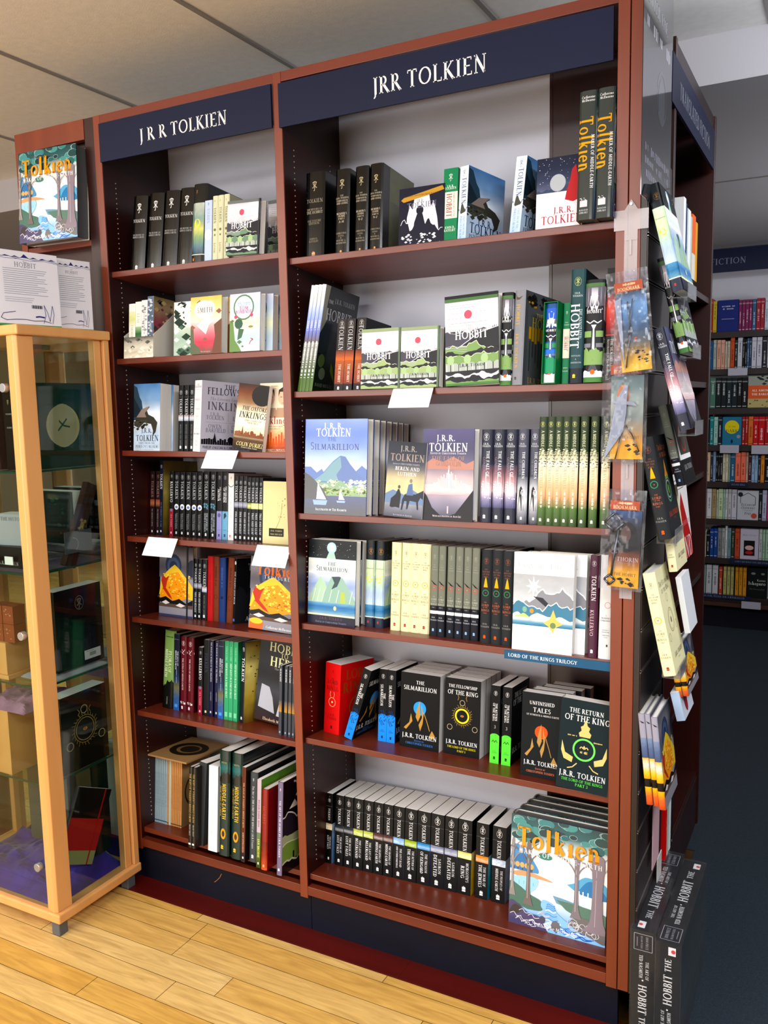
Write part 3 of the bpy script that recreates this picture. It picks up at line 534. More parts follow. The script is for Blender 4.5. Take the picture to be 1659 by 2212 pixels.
def art_river(s):
    r = random.Random(8)
    s.grid(0, 1, ['4a6cae', '7fb0e0', 'cfe4f4', 'fbfdfd', 'ffffff', 'fafcfc', 'dfeaea', '2f6065', '26494e'], .1, sc=3, nxx=12, nyy=24)
    for i in range(34):
        x, y = r.uniform(-.02, 1.02), r.uniform(.79, 1.0)
        if .3 < x < .42 and y < .84: continue
        q = r.uniform(.04, .09); s.ell(x, y, q, q*.6, r.choice(['2f6468', '3f7c7e', '24484c', '4b8a88', '1f3c42']), 12); s.ring(x, y, q, .004, 'b9d4d2', asp=.6, n=12, a0=r.uniform(0, 180), a1=r.uniform(200, 360))
    s.poly(curve([(0, .5), (.02, .7), (.1, .73), (.2, .66), (.3, .54), (.3, .5)], 4), '4f8cc0'); s.poly(curve([(.0, .5), (.06, .62), (.16, .64), (.24, .5)], 4), '3672ae'); s.poly(curve([(.6, .47), (.68, .5), (.78, .57), (.9, .56), (1, .52), (1, .4), (.7, .42)], 4), '5ba4cc'); s.poly(curve([(.72, .44), (.8, .53), (.88, .54), (.98, .46), (1, .4), (.74, .41)], 4), '2f78b0')
    for x in (.72, .76, .81, .86): s.rect(x, .4, x+.012, .44, 'eef2f4')
    for x in (.03, .08, .13, .18, .23): s.rect(x, .5, x+.01, .54, '4c4a40'); s.ell(x, .55, .025, .03, 'c8a86c', 8)
    s.poly(curve([(0, .46), (.12, .5), (.3, .49), (.46, .455), (.3, .455), (.1, .44)], 4), 'c79a74'); s.poly(curve([(.02, .3), (.03, .42), (.16, .455), (.3, .45), (.28, .36), (.2, .3)], 4), '9ccdea')
    for i in range(4): s.rect(.1+.05*i, .37+.01*(i % 2), .104+.05*i, .41, '5c9cc4')
    s.poly(curve([(0, .2), (0, .38), (.1, .36), (.22, .3), (.34, .26), (.35, .18), (.2, .16)], 4), '4b6f64'); s.poly(curve([(.46, .34), (.6, .33), (.8, .3), (1, .26), (1, .2), (.7, .25), (.5, .28)], 4), '6d98b0'); s.poly(curve([(.5, .31), (.7, .31), (1, .27), (1, .14), (.8, .18), (.6, .24)], 4), '57786c')
    s.poly(curve([(.3, 0), (.3, .08), (.38, .16), (.34, .22), (.36, .28), (.46, .26), (.5, .2), (.6, .14), (.72, .1), (1, .03), (1, 0)], 4), '8cc0ee')
    for i in range(22):
        t = i/22; x = .3+.02*i; y = .01+.012*(i % 5); c = r.choice(['2f62b4', '4b86d4', 'f2f8fd', '2a559c', 'dcecfa'])
        s.line(curve([(x, y), (x+.05, y+.035-.02*t), (x+.1, y+.02-.02*t), (x+.17, y+.045-.03*t)], 4), .011, c)
    for i in range(9): y = .1+.018*i; s.line(curve([(.37+.004*i, y), (.42, y+.012), (.47, y-.004), (.53-.006*i, y+.01)], 4), .008, r.choice(['4b86d4', 'f2f8fd', '7fb0e8']))
    s.ell(.5, .07, .05, .06, '6c6a70', 8); s.ell(.36, .1, .035, .04, '4a4a58', 8); s.poly(curve([(0, 0), (0, .2), (.1, .19), (.2, .13), (.32, .12), (.38, .05), (.42, 0)], 4), '4a4468'); s.poly(curve([(.0, .1), (.06, .18), (.14, .15), (.1, .1)], 4), '3a3436'); s.poly(curve([(.62, .12), (.7, .2), (.86, .2), (1, .15), (1, .02), (.86, .05), (.74, .08)], 4), '6c6a6c')
    for i in range(12):
        x, y = r.uniform(.0, .34), r.uniform(.01, .15); s.line(curve([(x, y), (x+.04, y+.02), (x+.07, y-.01), (x+.12, y)], 3), .006, 'd8d6e2'); x, y = r.uniform(.66, .92), r.uniform(.07, .15); s.ring(x, y, r.uniform(.03, .06), .006, 'd0d0d6', asp=.8, n=9)
    for x, w, b, c in ((.03, .02, .26, '8b8684'), (.2, .03, .2, '6d6664'), (.7, .032, .19, '7c747c'), (.91, .085, .1, '857a86')):
        s.poly(curve([(x-w*1.8, b), (x-w*.8, b+.1), (x-w*.6, .5), (x-w*.7, .76), (x+w*.7, .76), (x+w*.6, .5), (x+w*.8, b+.1), (x+w*1.9, b)], 3), c); s.line([(x-w*.2, b+.06), (x-w*.15, .7)], .006, 'b0a8b0')
        for q in (-1, 1):
            s.line(curve([(x, .56), (x+q*.05, .64), (x+q*.12, .69), (x+q*.2, .71)], 4), .012, c); s.line(curve([(x, .62), (x+q*.03, .72), (x+q*.1, .78)], 3), .008, c); s.line([(x+q*.08, .66), (x+q*.1, .74)], .006, 'd8d6da')
    s.ell(.37, .672, .075, .03, '3f7a70', 12)
def art_hoard(s, t=0):
    s.grid(.55, 1, ['6c6a74', '55535c', '7a7780', '4a4850'], .2, sc=4, seed=3)
    s.ell(.42, .73, .24, .26, '2f3b56'); s.ell(.42, .72, .18, .2, '46587c'); s.ell(.42, .71, .12, .13, '2f3b56'); s.ell(.98, .7, .16, .2, '2f3444')
    s.poly([(0, .3), (.06, .52), (.2, .62), (.36, .7), (.46, .74), (.6, .68), (.8, .56), (1, .44), (1, .26)], 'e3c04a'); s.poly([(0, .26), (.1, .4), (.3, .6), (.56, .64), (.78, .5), (.92, .3), (.6, .22)], 'e8982e'); s.dots(.1, .3, .9, .6, 'f2d664', 60, .03, 5); s.dots(.1, .3, .9, .55, 'b8681c', 40, .02, 6)
    s.poly([(.06, .5), (.1, .58), (.2, .54), (.3, .58), (.24, .5), (.2, .4), (.34, .3), (.4, .24), (.28, .28), (.12, .38)], 'b03a2a')
    s.poly([(0, .24), (.2, .28), (.4, .22), (.6, .26), (.8, .2), (1, .26), (1, .18), (.7, .16), (.4, .18), (.2, .16), (0, .2)], '141214'); s.rect(0, 0, 1, .17, '8d8b94'); s.rect(0, .13, 1, .18, '5b4a42')
    s.poly([(.08, .19), (.2, .225), (.32, .19), (.2, .165)], 'e0d6d6'); s.poly([(.5, .16), (.62, .2), (.78, .17), (.66, .14)], 'e0d6d6')
def art_bluemt(s):
    s.grid(.42, 1, ['dfe8f8', '9fb6ee', '6c8be0', '4f70d0', '7f98e8'], .25, sc=3, seed=4, nxx=14)
    s.poly([(0, .34), (0, .5), (.1, .5), (.2, .44), (.28, .48), (.34, .42), (.6, .46), (.8, .44), (.92, .52), (1, .48), (1, .34)], '3f62a8')
    s.poly([(.14, .36), (.3, .44), (.46, .56), (.58, .62), (.66, .61), (.74, .53), (.86, .44), (.98, .38), (.98, .32), (.2, .32)], '3a5c9c'); s.poly([(.14, .35), (.3, .43), (.46, .55), (.58, .61), (.6, .5), (.52, .42), (.56, .35)], '5f8c9c')
    s.ridge(.2, .33, .05, '6f9470', 8); s.dots(.2, .22, 1, .36, 'c2ccb0', 70, .03, 4); s.dots(.7, .26, 1, .37, 'f2f4f8', 50, .02, 9); s.dots(.3, .2, 1, .28, '86a05c', 60, .03, 12)
    s.grid(0, .2, ['0c1632', '14244c', '1c3470'], .3, seed=6); s.poly([(0, .16), (0, .44), (.1, .4), (.2, .34), (.32, .26), (.38, .16)], '11141e')
    for x, k in ((.26, 1), (.6, .6)): s.poly([(x-.1*k, .1+.03*(k < 1)), (x+.1*k, .1+.03*(k < 1)), (x+.12*k, .15), (x-.12*k, .15)], '7fa0e8'); s.poly([(x-.06*k, .16), (x-.04*k, .16+.17*k), (x+.1*k, .16)], 'eef2fc')
    s.grid(0, .06, ['0a1026', '101a38'], .2)
def art_wc(s):
    s.grid(.78, 1, ['202c30', '10161a', '1a2226'], .4, sc=5); s.dots(.05, .8, .95, .98, 'e8ecf0', 26, .006, 4)
    s.poly([(.38, .78), (.45, .88), (.53, .88), (.58, .78)], 'a6d0bc'); s.ell(.49, .91, .1, .1, 'a9cdf0'); s.ell(.49, .91, .06, .06, 'fff4d0')
    s.grid(.6, .78, ['f6f8fa', 'd8e2e6', 'e6efe6', 'f0f4f2'], .08); s.grid(.24, .6, ['b6ccd0', 'a8bcd8', '8fa4d4', 'cfdcf0'], .25, seed=4)
    s.poly([(0, .26), (.12, .42), (.26, .57), (.36, .5), (.5, .28)], 'a9c8ae'); s.poly([(.3, .3), (.44, .5), (.5, .57), (.62, .5), (.72, .57), (.8, .5), (1, .3), (1, .26), (.3, .26)], '8fb2a4'); s.poly([(.5, .57), (.56, .5), (.5, .42), (.62, .46), (.7, .57), (.66, .58)], '3f5054'); s.poly([(.68, .27), (.7, .4), (.78, .4), (.8, .27)], 'a8ba62')
    for x in (.1, .2, .3, .45, .6, .88): s.line([(x, .27), (x+.06, .42)], .01, 'eef6ee')
    s.grid(.12, .26, ['8fb0b8', '4f86b4', '2f6ea8', '6fa4c8'], .3, seed=8); s.rect(0, .105, 1, .125, 'e8ecc8'); s.rect(0, 0, 1, .105, '26283a'); s.ell(.58, .2, .03, .04, 'f4e0a0')
def art_towers(s):
    s.grid(0, 1, ['3a3a46', '8d8aa0', 'd8c0c0', '6c6a80', '4c4a68', '57567a'], .25, sc=3, seed=9, nxx=14); s.poly([(0, .6), (.2, .68), (.4, .64), (.6, .7), (.85, .62), (1, .66), (1, .56), (0, .56)], 'b48478')
    r = random.Random(3)
    for i in range(34):
        x = .03+.028*i; h = .05+.12*math.exp(-((x-.52)/.22)**2)*(.5+r.random()); s.rect(x, .32, x+.016, .34+h, 'f4ecec')
    s.rect(.515, .34, .53, .6, 'fbf6f6'); s.grid(.28, .35, ['c8a8b0', 'f0dcd8'], .3); s.poly([(0, 0), (0, .34), (.1, .26), (.2, .14), (.36, .06), (.5, .05), (.66, .08), (.82, .2), (1, .34), (1, 0)], '2b2a30'); s.rect(.5, .08, .53, .16, 'c0b8c0')
def art_rider(s):
    s.grid(0, 1, ['4a4c58', '8a8e9c', 'd8cc9c', 'c8bc98', '4c5260', '353a46', '2c303a'], .25, sc=4, seed=3); s.poly([(0, .3), (.2, .36), (.5, .3), (.7, .38), (1, .3), (1, .18), (0, .18)], '6f86a8')
    s.poly([(.14, .13), (.2, .12), (.3, .13), (.4, .12), (.42, .3), (.37, .37), (.33, .37), (.28, .3), (.16, .24)], '2f3038'); s.ell(.36, .4, .035, .045, '5a5450', 10); s.poly([(.44, .1), (.46, .24), (.52, .31), (.8, .32), (.9, .35), (1, .38), (1, .26), (.93, .28), (.88, .22), (.9, .12), (.86, .12), (.83, .22), (.66, .23), (.62, .12), (.58, .11), (.58, .22), (.52, .22), (.48, .1)], '343844'); s.ell(.66, .49, .04, .05, '8a8078', 10); s.poly([(.56, .3), (.6, .44), (.7, .46), (.74, .3)], '5c719c')
def art_star(s):
    s.rect(0, 0, 1, 1, 'fdfdfd'); s.grid(.26, .78, ['7fa0b0', 'd6dde0', 'b8bcc0', 'aeb0b4'], .12, seed=3)
    P = []
    for i in range(16): t = 2*pi*i/16; r = (.13 if i % 2 == 0 else .05); P.append((.34+r*cos(t), .66+r*sin(t)*.8))
    s.poly(P, 'ffffff'); s.ridge(.4, .55, .14, '8b8d94', 4, cap=('ffffff', .02)); s.poly([(.34, .56), (.5, .55), (.66, .46), (.6, .44)], '3b3d44'); s.ridge(.32, .44, .12, '4f7f98', 6, cap=('f4f8fa', .014)); s.ridge(.3, .37, .06, 'eef2f0', 7)
    s.grid(.26, .33, ['2f6f94', '6fa0b8', 'f2f6f6'], .5, seed=2, sc=9); s.poly([(.0, .34), (.2, .38), (.3, .34)], 'b8d080'); s.ell(.2, .42, .04, .05, '7fae98', n=8); s.ell(.32, .41, .035, .04, 'e0944c', n=8); s.poly([(.52, .3), (.62, .34), (.68, .44), (.74, .34), (.84, .3), (.72, .26), (.68, .2), (.62, .26)], 'e0c070'); s.ell(.68, .28, .05, .05, '6f8a60', n=8)
def art_hillm(s, bg):
    s.grid(0, 1, bg, .3, sc=5, seed=6)
def art_blob(cols, seed=1, n=40, size=.12):
    def f(s):
        for i, c in enumerate(cols): s.dots(.02, .02, .98, .98, c, n, size/(1+i*.3), seed+i)
    return f
def art_ringed(s, c='f0d43a', gold='a88c4c', x=.5, y=.52, r=.2, disc=None):
    for i in range(26):
        t = 2*pi*i/26; s.line([(x+(r+.03)*cos(t), y+(r+.03)*sin(t)*s.w/s.h), (x+(r+.07+.02*(i % 3))*cos(t+.1), y+(r+.07+.02*(i % 3))*sin(t+.1)*s.w/s.h)], .008, gold)
    s.ring(x, y, r, .045, c); s.ring(x, y, r+.04, .008, gold)
    for a, b in ((x, y+.3*s.w/s.h*1.15), (x-.34, y-.16), (x+.36, y-.15)): s.ring(a, b, .075, .012, 'b8a888')
    s.line([(x-.13, y+.2), (x-.1, y+.24), (x-.14, y+.28)], .012, gold); s.line([(x+.13, y+.2), (x+.1, y+.24), (x+.14, y+.28)], .012, gold); s.ell(x, y, .05, .03, gold, n=8); s.ell(x, y, .022, .022, 'c23a22', n=8)
def art_peakgold(s, c, gold='b48a44'):
    s.ell(.5, .54, .16, .16, c); s.poly([(.5, .64), (.42, .5), (.4, .42), (.46, .36), (.52, .44), (.5, .5)], gold); s.poly([(.54, .6), (.6, .46), (.58, .34), (.52, .24), (.48, .32), (.56, .42)], gold); s.poly([(.28, .46), (.32, .36), (.16, .24), (.1, .26), (.24, .34)], gold)
    s.line([(.6, .5), (.7, .36), (.76, .26)], .016, gold); s.poly([(.74, .18), (.82, .27), (.9, .2), (.86, .16)], gold)
def art_wings(s, c='7ae86c', gold='d8c07c'):
    s.ring(.5, .46, .22, .035, c); s.poly([(.4, .6), (.38, .64), (.43, .67), (.41, .71), (.46, .73), (.48, .77), (.5, .79), (.52, .77), (.54, .73), (.59, .71), (.57, .67), (.62, .64), (.6, .6)], gold)
    for q in (-1, 1):
        s.poly([(.5+q*.2, .36), (.5+q*.36, .4), (.5+q*.43, .53), (.5+q*.44, .42), (.5+q*.38, .33), (.5+q*.22, .3)], gold); s.line([(.5+q*.12, .3), (.5+q*.2, .25), (.5+q*.3, .23)], .02, gold)
    s.line(curve([(.42, .47), (.45, .49), (.5, .47), (.55, .49), (.58, .47)], 4), .02, gold); s.poly([(.47, .48), (.5, .51), (.53, .48)], gold); s.scrawl(.5, .43, .05, .14, gold); s.scrawl(.27, .6, .03, .2, gold); s.scrawl(.74, .56, .03, .2, gold)
def art_people(s):
    s.grid(.5, 1, ['f2e6cc', 'efe2c8'], .05)
    for x, h in ((.34, '5b463a'), (.78, '3a2c26')):
        s.poly([(x-.28, .5), (x-.2, .64), (x+.2, .64), (x+.26, .5)], 'b89880'); s.ell(x, .78, .16, .2, 'e8bfa2', n=16); s.poly([(x-.16, .8), (x-.14, .9), (x, .94), (x+.14, .9), (x+.16, .8), (x+.1, .87), (x-.1, .87)], h); s.rect(x-.09, .79, x-.03, .8, '5b463a'); s.rect(x+.03, .79, x+.09, .8, '5b463a'); s.rect(x-.05, .705, x+.05, .712, 'a86a58')
    s.grid(.02, .36, ['8a3a20', 'd8683a', 'eaa878', 'f2d8b0'], .4, sc=8, seed=4)
    for i in range(9): s.rect(.1+.09*i, .1, .15+.09*i, .2+.03*((i*5) % 4), 'd0582c')
def art_city(s, c='1c1a20', y=.14):
    r = random.Random(5)
    for i in range(22): x = .02+.045*i; s.rect(x, y-.03, x+.04, y+.01+.05*r.random(), c)
    s.poly([(.24, y), (.28, y+.14), (.32, y)], c); s.ell(.6, y+.04, .06, .06, c, n=12); s.poly([(.85, y), (.88, y+.09), (.91, y)], c)
def art_text(n=9, c='8c8c96', x0=.1, x1=.9, y0=.2, y1=.6):
    def f(s):
        for i in range(n): y = y1-(y1-y0)*i/n; s.rect(x0, y-.006, x1-(.15 if i % 4 == 3 else .02*(i % 3)), y+.003, c)
    return f
def art_back(s):
    s.rect(0, .025, 1, 1, 'f2f2fb'); s.rect(0, 0, 1, .025, '4f9a5c')
    for i in range(7): x = .02+i*.14; s.poly([(x, .915), (x+.05, .935 if i != 3 else .965), (x+.12, .915)], '3a3a78')
    s.line([(0, .93), (.1, .905), (.24, .925), (.36, .9), (.5, .925), (.64, .895), (.8, .92), (1, .895)], .007, '3a3a78'); s.line([(0, .915), (.2, .89), (.4, .895), (.6, .882), (.8, .9), (1, .88)], .005, '3a3a78')
    s.text('The', .5, .86, .03, '8a8a98'); s.text('HOBBIT', .5, .82, .068, '8a8a98', bold=1.0); s.text('Introduction', .5, .785, .016, 'a6a6b4', lc=False)
    art_text(13, 'b6b6c4', .16, .82, .4, .76)(s); art_text(3, 'c4c4d0', .16, .6, .3, .38)(s)
    for i in range(14): s.rect(.55+.012*i, .245, .555+.012*i+.003*(i % 3), .29, '3a3a48')
    s.line([(.3, .19), (.12, .16), (.08, .1), (.16, .07), (.3, .085), (.45, .09), (.58, .075), (.72, .085), (.84, .06)], .008, '2c2c70'); s.line([(.72, .05), (.76, .16), (.74, .3), (.79, .2), (.82, .08), (.87, .3), (.89, .18), (.86, .05)], .007, '2c2c70')
    s.line([(.6, .13), (.66, .14), (.74, .13)], .02, '3a3a88')
def sp_mono(bg, ops, **k): return dict(bg=bg, sp=ops, **k)
STY = {}
def hm(n): return dict(hard=1, bg='050708', mat='G', sp=[('M', .5, .84, .46, 'e6e6e6', False), ('T', 'TOLKIEN', .5, .665, .2, 'c8c8c8', .84), ('T', 'THE HISTORY OF', .5, .475, .1, 'a8a8a8', .8), ('T', 'MIDDLE-EARTH', .5, .445, .1, 'a8a8a8', .8), ('P', .5, .035, .2, 'f0f0f0')])
STY['hist4'] = hm(1)
STY['histh'] = dict(hard=1, bg='060809', mat='G', sp=[('M', .5, .84, .38, 'b8a888', False), ('T', 'TOLKIEN', .5, .665, .2, '8c8474', .84), ('T', 'THE HISTORY OF', .5, .565, .1, '9c9484', .8), ('T', 'THE HOBBIT', .5, .53, .13, 'a8a08c', .85), ('T', 'ONE VOLUME', .5, .43, .1, '8c8474', .7), ('T', 'EDITION', .5, .4, .1, '8c8474', .6), ('T', 'JOHN D.', .5, .22, .08, '8c8474', .5), ('T', 'RATELIFF', .5, .19, .08, '8c8474', .6), ('P', .5, .035, .2, 'd8a070')])
def cmp_(p, l): return dict(hard=1, bg='07090a', bf='090b0c', mat='G', sp=[('M', .5, .83, .5, 'b8ac88', False), ('T', 'THE', .5, .69, .09, 'a8a08c'), ('T', 'J.R.R. TOLKIEN', .5, .662, .12, 'b8b09c', .88), ('T', 'COMPANION', .5, .63, .12, 'b8b09c', .8), ('T', 'AND GUIDE', .5, .6, .12, 'b8b09c', .8), ('T', "READER'S", .5, .48, .12, 'c8c0ac', .7), ('T', 'GUIDE', .5, .45, .12, 'c8c0ac', .6), ('T', p, .5, .42, .1, 'b8b09c', .5), ('T', l, .5, .385, .14, 'b8b09c', .6), ('T', 'CHRISTINA', .5, .25, .1, '9c9484', .7), ('T', 'SCULL', .5, .22, .1, '9c9484'), ('T', '&', .5, .195, .1, '9c9484'), ('T', 'WAYNE G.', .5, .165, .1, '9c9484', .7), ('T', 'HAMMOND', .5, .135, .1, '9c9484', .7), ('P', .5, .03, .16, 'd0a878')])
STY['comp1'] = cmp_('PART I', 'A-M'); STY['comp2'] = cmp_('PART II', 'N-Z'); STY['comp3'] = cmp_('PART II', 'N-Z'); STY['comp3']['fr'] = [('G', 0, 1, ['565838', '66683f', '5c5e40'], .2, {'x0': .22})]
STY['navyface'] = dict(hard=1, bg='10142c', fr=[('R', 0, 0, 1, 1, '10142c'), ('K', [(.16, .05), (.18, .5), (.24, .7), (.3, .62), (.34, .82), (.5, .86), (.66, .84), (.7, .64), (.76, .74), (.84, .45), (.9, .05)], 'e4e6f4'), ('H', .0, .26, .3, '12162c', 3, {'x0': .04, 'x1': .96, 'cap': ('e4e6f4', .01)}), ('E', .46, .6, .08, .09, '12162c'), ('K', [(.3, .06), (.34, .4), (.4, .54), (.52, .54), (.58, .36), (.7, .3), (.62, .24), (.56, .06)], '12162c'), ('K', [(.04, .8), (.1, .84), (.5, .9), (.94, .97), (.98, .9), (.6, .83), (.3, .79), (.1, .76)], 'b48a3c'), ('T', 'AMUSING AND EXTRAORDINARY TALE', .5, .86, .045, '3a2c14', .74), ('T', 'JRR', .46, .76, .07, '8c8c9c'), ('T', 'TOLKIEN', .5, .69, .11, '7c7c90', .7), ('D', .06, .02, .94, .2, 'e4e6f4', 40, .03)])
STY['greensp'] = dict(bg='1f7a52', sp=[('R', 0, .32, 1, .68, 'efe6d4'), ('M', .5, .88, .42, 'd8e8dc', False), ('T', 'J.R.R.', .5, .76, .15, 'd8e8dc'), ('T', 'TOLKIEN', .5, .73, .15, 'd8e8dc', .8), ('V', 'HOBBIT', .42, .5, .42, '8c2230', .32), ('V', 'A BRIEF HISTORY OF THE', .76, .5, .14, '4a3a3a', .32), ('T', 'JOHN D.', .5, .2, .15, 'e8f0e8', .7), ('T', 'RATELIFF', .5, .16, .15, 'e8f0e8', .8)])
STY['peril'] = dict(bg='cfe0f4', bf='9fb8d8', sp=[('G', 0, 1, ['b4cce8', 'c8dcf4', 'd8e6f6', 'e0eaf8'], .1), ('M', .5, .91, .44, '5a6a80'), ('V', 'TOLKIEN', .55, .67, .5, '4a5a74', .36), ('K', [(0, .42), (.4, .5), (1, .44), (.8, .38), (.3, .36)], '4a4a44'), ('V', 'PERILOUS REALM', .35, .18, .26, '6a84b0', .3), ('V', 'TALES FROM THE', .7, .2, .22, '7a94bc', .26)], fr=[('C', art_sky), ('T', 'J.R.R.', .5, .3, .12, '2c3446', .5), ('T', 'TOLKIEN', .52, .19, .17, '1c2436', .86), ('T', 'TALES FROM THE', .5, .115, .055, '4a5a78', .7), ('T', 'PERILOUS REALM', .5, .065, .075, '3a4a68', .84), ('T', 'Illustrated by Alan Lee', .5, .025, .035, '5a6a88', .6)])
STY['snowface'] = dict(bg='1c2438', fr=[('G', .5, 1, ['5a6078', '343c54', '20283e', '1c2236'], .15), ('D', .02, .5, .98, .98, 'e8ecf4', 60, .008), ('R', 0, 0, 1, .52, 'e6e2ec'), ('H', .5, .57, .08, '3c445c', 4), ('E', .46, .63, .17, .18, 'a4aab0'), ('K', [(.62, .38), (.66, .52), (.72, .64), (.76, .8), (.84, .86), (.88, .7), (.92, .52), (.96, .38), (.8, .34)], 'a8282c'), ('T', 'J.R.R.', .6, .24, .13, 'a83440', .5), ('T', 'TOLKIEN', .56, .11, .19, 'a83440', .88), ('R', .3, .32, .96, .325, 'b8b8c8')])
STY['maker'] = dict(hard=1, dk=1, bg='3d4240', mat='G', bf='3a3f3e', sp=[('T', 'Catherine', .5, .95, .14, 'e8e8e8', .75, {'lc': True}), ('T', 'McIlwaine', .5, .925, .14, 'e8e8e8', .75, {'lc': True}), ('V', 'Tolkien', .42, .59, .78, 'd09a34', .42, {'lc': True, 'bold': 1.25}), ('V', 'MAKER OF MIDDLE-EARTH', .82, .45, .17, 'e8e8e8', .42), ('R', .2, .1, .62, .15, 'c8ccd0'), ('D', .2, .15, .62, .17, 'c8ccd0', 12, .04), ('T', 'BODLEIAN', .42, .075, .1, 'c8ccd0', .5), ('T', 'LIBRARY', .42, .055, .1, 'c8ccd0', .5)], fr=[('C', art_river), ('T', 'Tolkien', .5, .81, .27, 'd8952c', .86, {'lc': True, 'bold': 1.5}), ('T', 'MAKER OF MIDDLE-EARTH', .52, .685, .05, 'f4f4f4', .86, {'sp': 2.2}), ('T', 'Catherine McIlwaine', .5, .045, .035, 'eef2fa', .5, {'lc': True})])
STY['thinhob'] = dict(bg='4a5a3c', bf='1c201e', mat='G', sp=[('G', 0, .46, ['4c6a2c', '43602c', '70786c', '8a8c88'], .2), ('G', .46, 1, ['5a4a40', '4f64c0', '7a90e0', 'b4bcb8', 'e8ecec'], .1), ('V', 'HOBBIT', .5, .62, .5, 'f0f4ff', .2), ('W', .5, .3, .5, .34, 'e8ecec', True)], fr=[('G', 0, 1, ['20281a', '1e261c', '262e30', '2c343c', '1c2022', '16181a'], .5, {'sc': 4, 'nxx': 14}), ('K', [(0, .55), (0, 1), (.14, 1), (.1, .8), (.16, .7), (.06, .6)], '8c8c7c'), ('T', 'THE', .2, .86, .05, 'c8ccd0'), ('T', 'HOBBIT', .47, .74, .2, 'c4c8cc', .74, {'slant': .0, 'bold': .9}), ('T', 'J.R.R. TOLKIEN', .6, .88, .075, '8c9090', .6), ('H', .36, .44, .2, '14181c', 4), ('E', .14, .3, .09, .1, '4c5a34', {}), ('E', .2, .18, .09, .09, '5a6450', {}), ('K', [(.42, .3), (.48, .26), (.56, .14), (.6, .1), (.5, .16), (.42, .22)], '6c8a2c'), ('T', 'DAVID WENZEL', .3, .07, .05, '6a7464', .5)])
STY['brown'] = dict(bg='2a201d', bf='0c0b0b', sp=[('G', 0, .09, ['1c1a22', '241e22'], .2), ('G', .09, .42, ['7a3a26', '8a4630', '94502e', 'a8582c'], .25), ('G', .42, .56, ['c86a34', '9a5030', '5a3020'], .4), ('M', .5, .93, .42, 'c8c8c8'), ('V', 'TOLKIEN', .5, .73, .52, 'b8bcc0', .34), ('V', 'THE HOBBIT', .52, .24, .3, 'e8d8cc', .26), ('P', .5, .03, .26, 'ffffff')])
STY['peaksmall'] = dict(hard=1, bg='26342c', fr=[('C', lambda s: art_peaks(s, .95, '9ab07c')), ('T', 'THE', .42, .6, .06, 'f4f4f8'), ('T', 'HOBBIT', .46, .54, .15, 'f4f4f8', .64, {'bold': 1.3}), ('T', 'J.R.R.TOLKIEN', .5, .22, .05, '2c3a2c', .5), ('R', 0, .95, 1, 1, '8fa07c'), ('R', .95, 0, 1, 1, '5c6e58')])
STY['peakdim'] = dict(hard=1, bg='20242a', fr=[('C', lambda s: art_peaks(s, .95, '6f8a74')), ('T', 'THE', .42, .6, .06, 'f4f4f8'), ('T', 'HOBBIT', .46, .54, .15, 'f4f4f8', .64, {'bold': 1.3}), ('R', 0, .95, 1, 1, '6a7070'), ('R', .95, 0, 1, 1, '30343a')])
STY['peakbig'] = dict(hard=1, bg='16181c', fr=[('C', lambda s: art_peaks(s, .93, '7c9a62')), ('T', 'THE', .45, .64, .06, 'f4f4f8'), ('T', 'HOBBIT', .5, .555, .15, 'f4f4f8', .62, {'bold': 1.3}), ('T', 'J.R.R. Tolkien', .5, .22, .055, '24402c', .5), ('R', 0, .93, 1, .965, '4c7044'), ('R', 0, .965, 1, 1, '16181c'), ('R', 0, 0, 1, .025, '4c7a44')])
STY['peaksp'] = dict(hard=1, bg='1c1e22', bf='16181c', sp=[('C', art_spinepk), ('T', 'THE', .5, .725, .1, 'f4f4f8'), ('T', 'HOBBIT', .5, .69, .2, 'f4f4f8', .8), ('R', 0, .93, 1, .965, '4c7044'), ('R', 0, 0, 1, .05, '4c7a44')], fr=[('C', lambda s: art_peaks(s, .93, '7c9a62'))])
STY['greyhob'] = dict(hard=1, bg='82848a', bf='4c4e52', sp=[('V', 'HOBBIT', .4, .74, .36, 'c8a04a', .3), ('V', 'J.R.R. TOLKIEN', .4, .36, .3, 'c8a04a', .4), ('K', [(.1, .96), (.4, .92), (.8, .94), (.5, .9), (.2, .9)], '5c4a44'), ('P', .4, .07, .2, '3c3c40')], fr=[('R', .1, 0, 1, 1, '55575a'), ('D', .1, .82, .9, .95, '2c2c2e', 30, .06), ('D', .1, .8, .9, .9, 'c8922c', 10, .03), ('T', 'THE', .42, .76, .07, 'c8b060'), ('T', 'HOBBIT', .56, .68, .14, 'c8b060', .7)]+[('R', .16+.08*i, .16+.05*(i*3 % 4), .19+.08*i, .48, '3a3a3c') for i in range(8)]+[('R', .14+.08*i, .5-.02*(i % 3), .2+.08*i, .63, 'c8962c') for i in range(8)]+[('T', 'J.R.R. TOLKIEN', .5, .06, .08, 'b09a5c', .7)])
STY['annot'] = dict(hard=1, bg='25464a', bf='142a2c', sp=[('R', 0, 0, 1, .13, '16212c'), ('M', .5, .89, .4, 'c4cc7c'), ('T', 'J.R.R.', .5, .79, .12, 'c8d4d4', .7), ('T', 'TOLKIEN', .5, .765, .12, 'c8d4d4', .75), ('V', 'HOBBIT', .36, .5, .62, 'eef4f4', .42), ('V', 'THE ANNOTATED', .74, .52, .2, 'b8c8c8', .26), ('T', 'DOUGLAS', .5, .24, .1, 'b8c8c8', .7), ('T', 'A.', .5, .21, .1, 'b8c8c8'), ('T', 'ANDERSON', .5, .18, .1, 'b8c8c8', .75), ('P', .4, .06, .22, 'e0cc3c')])
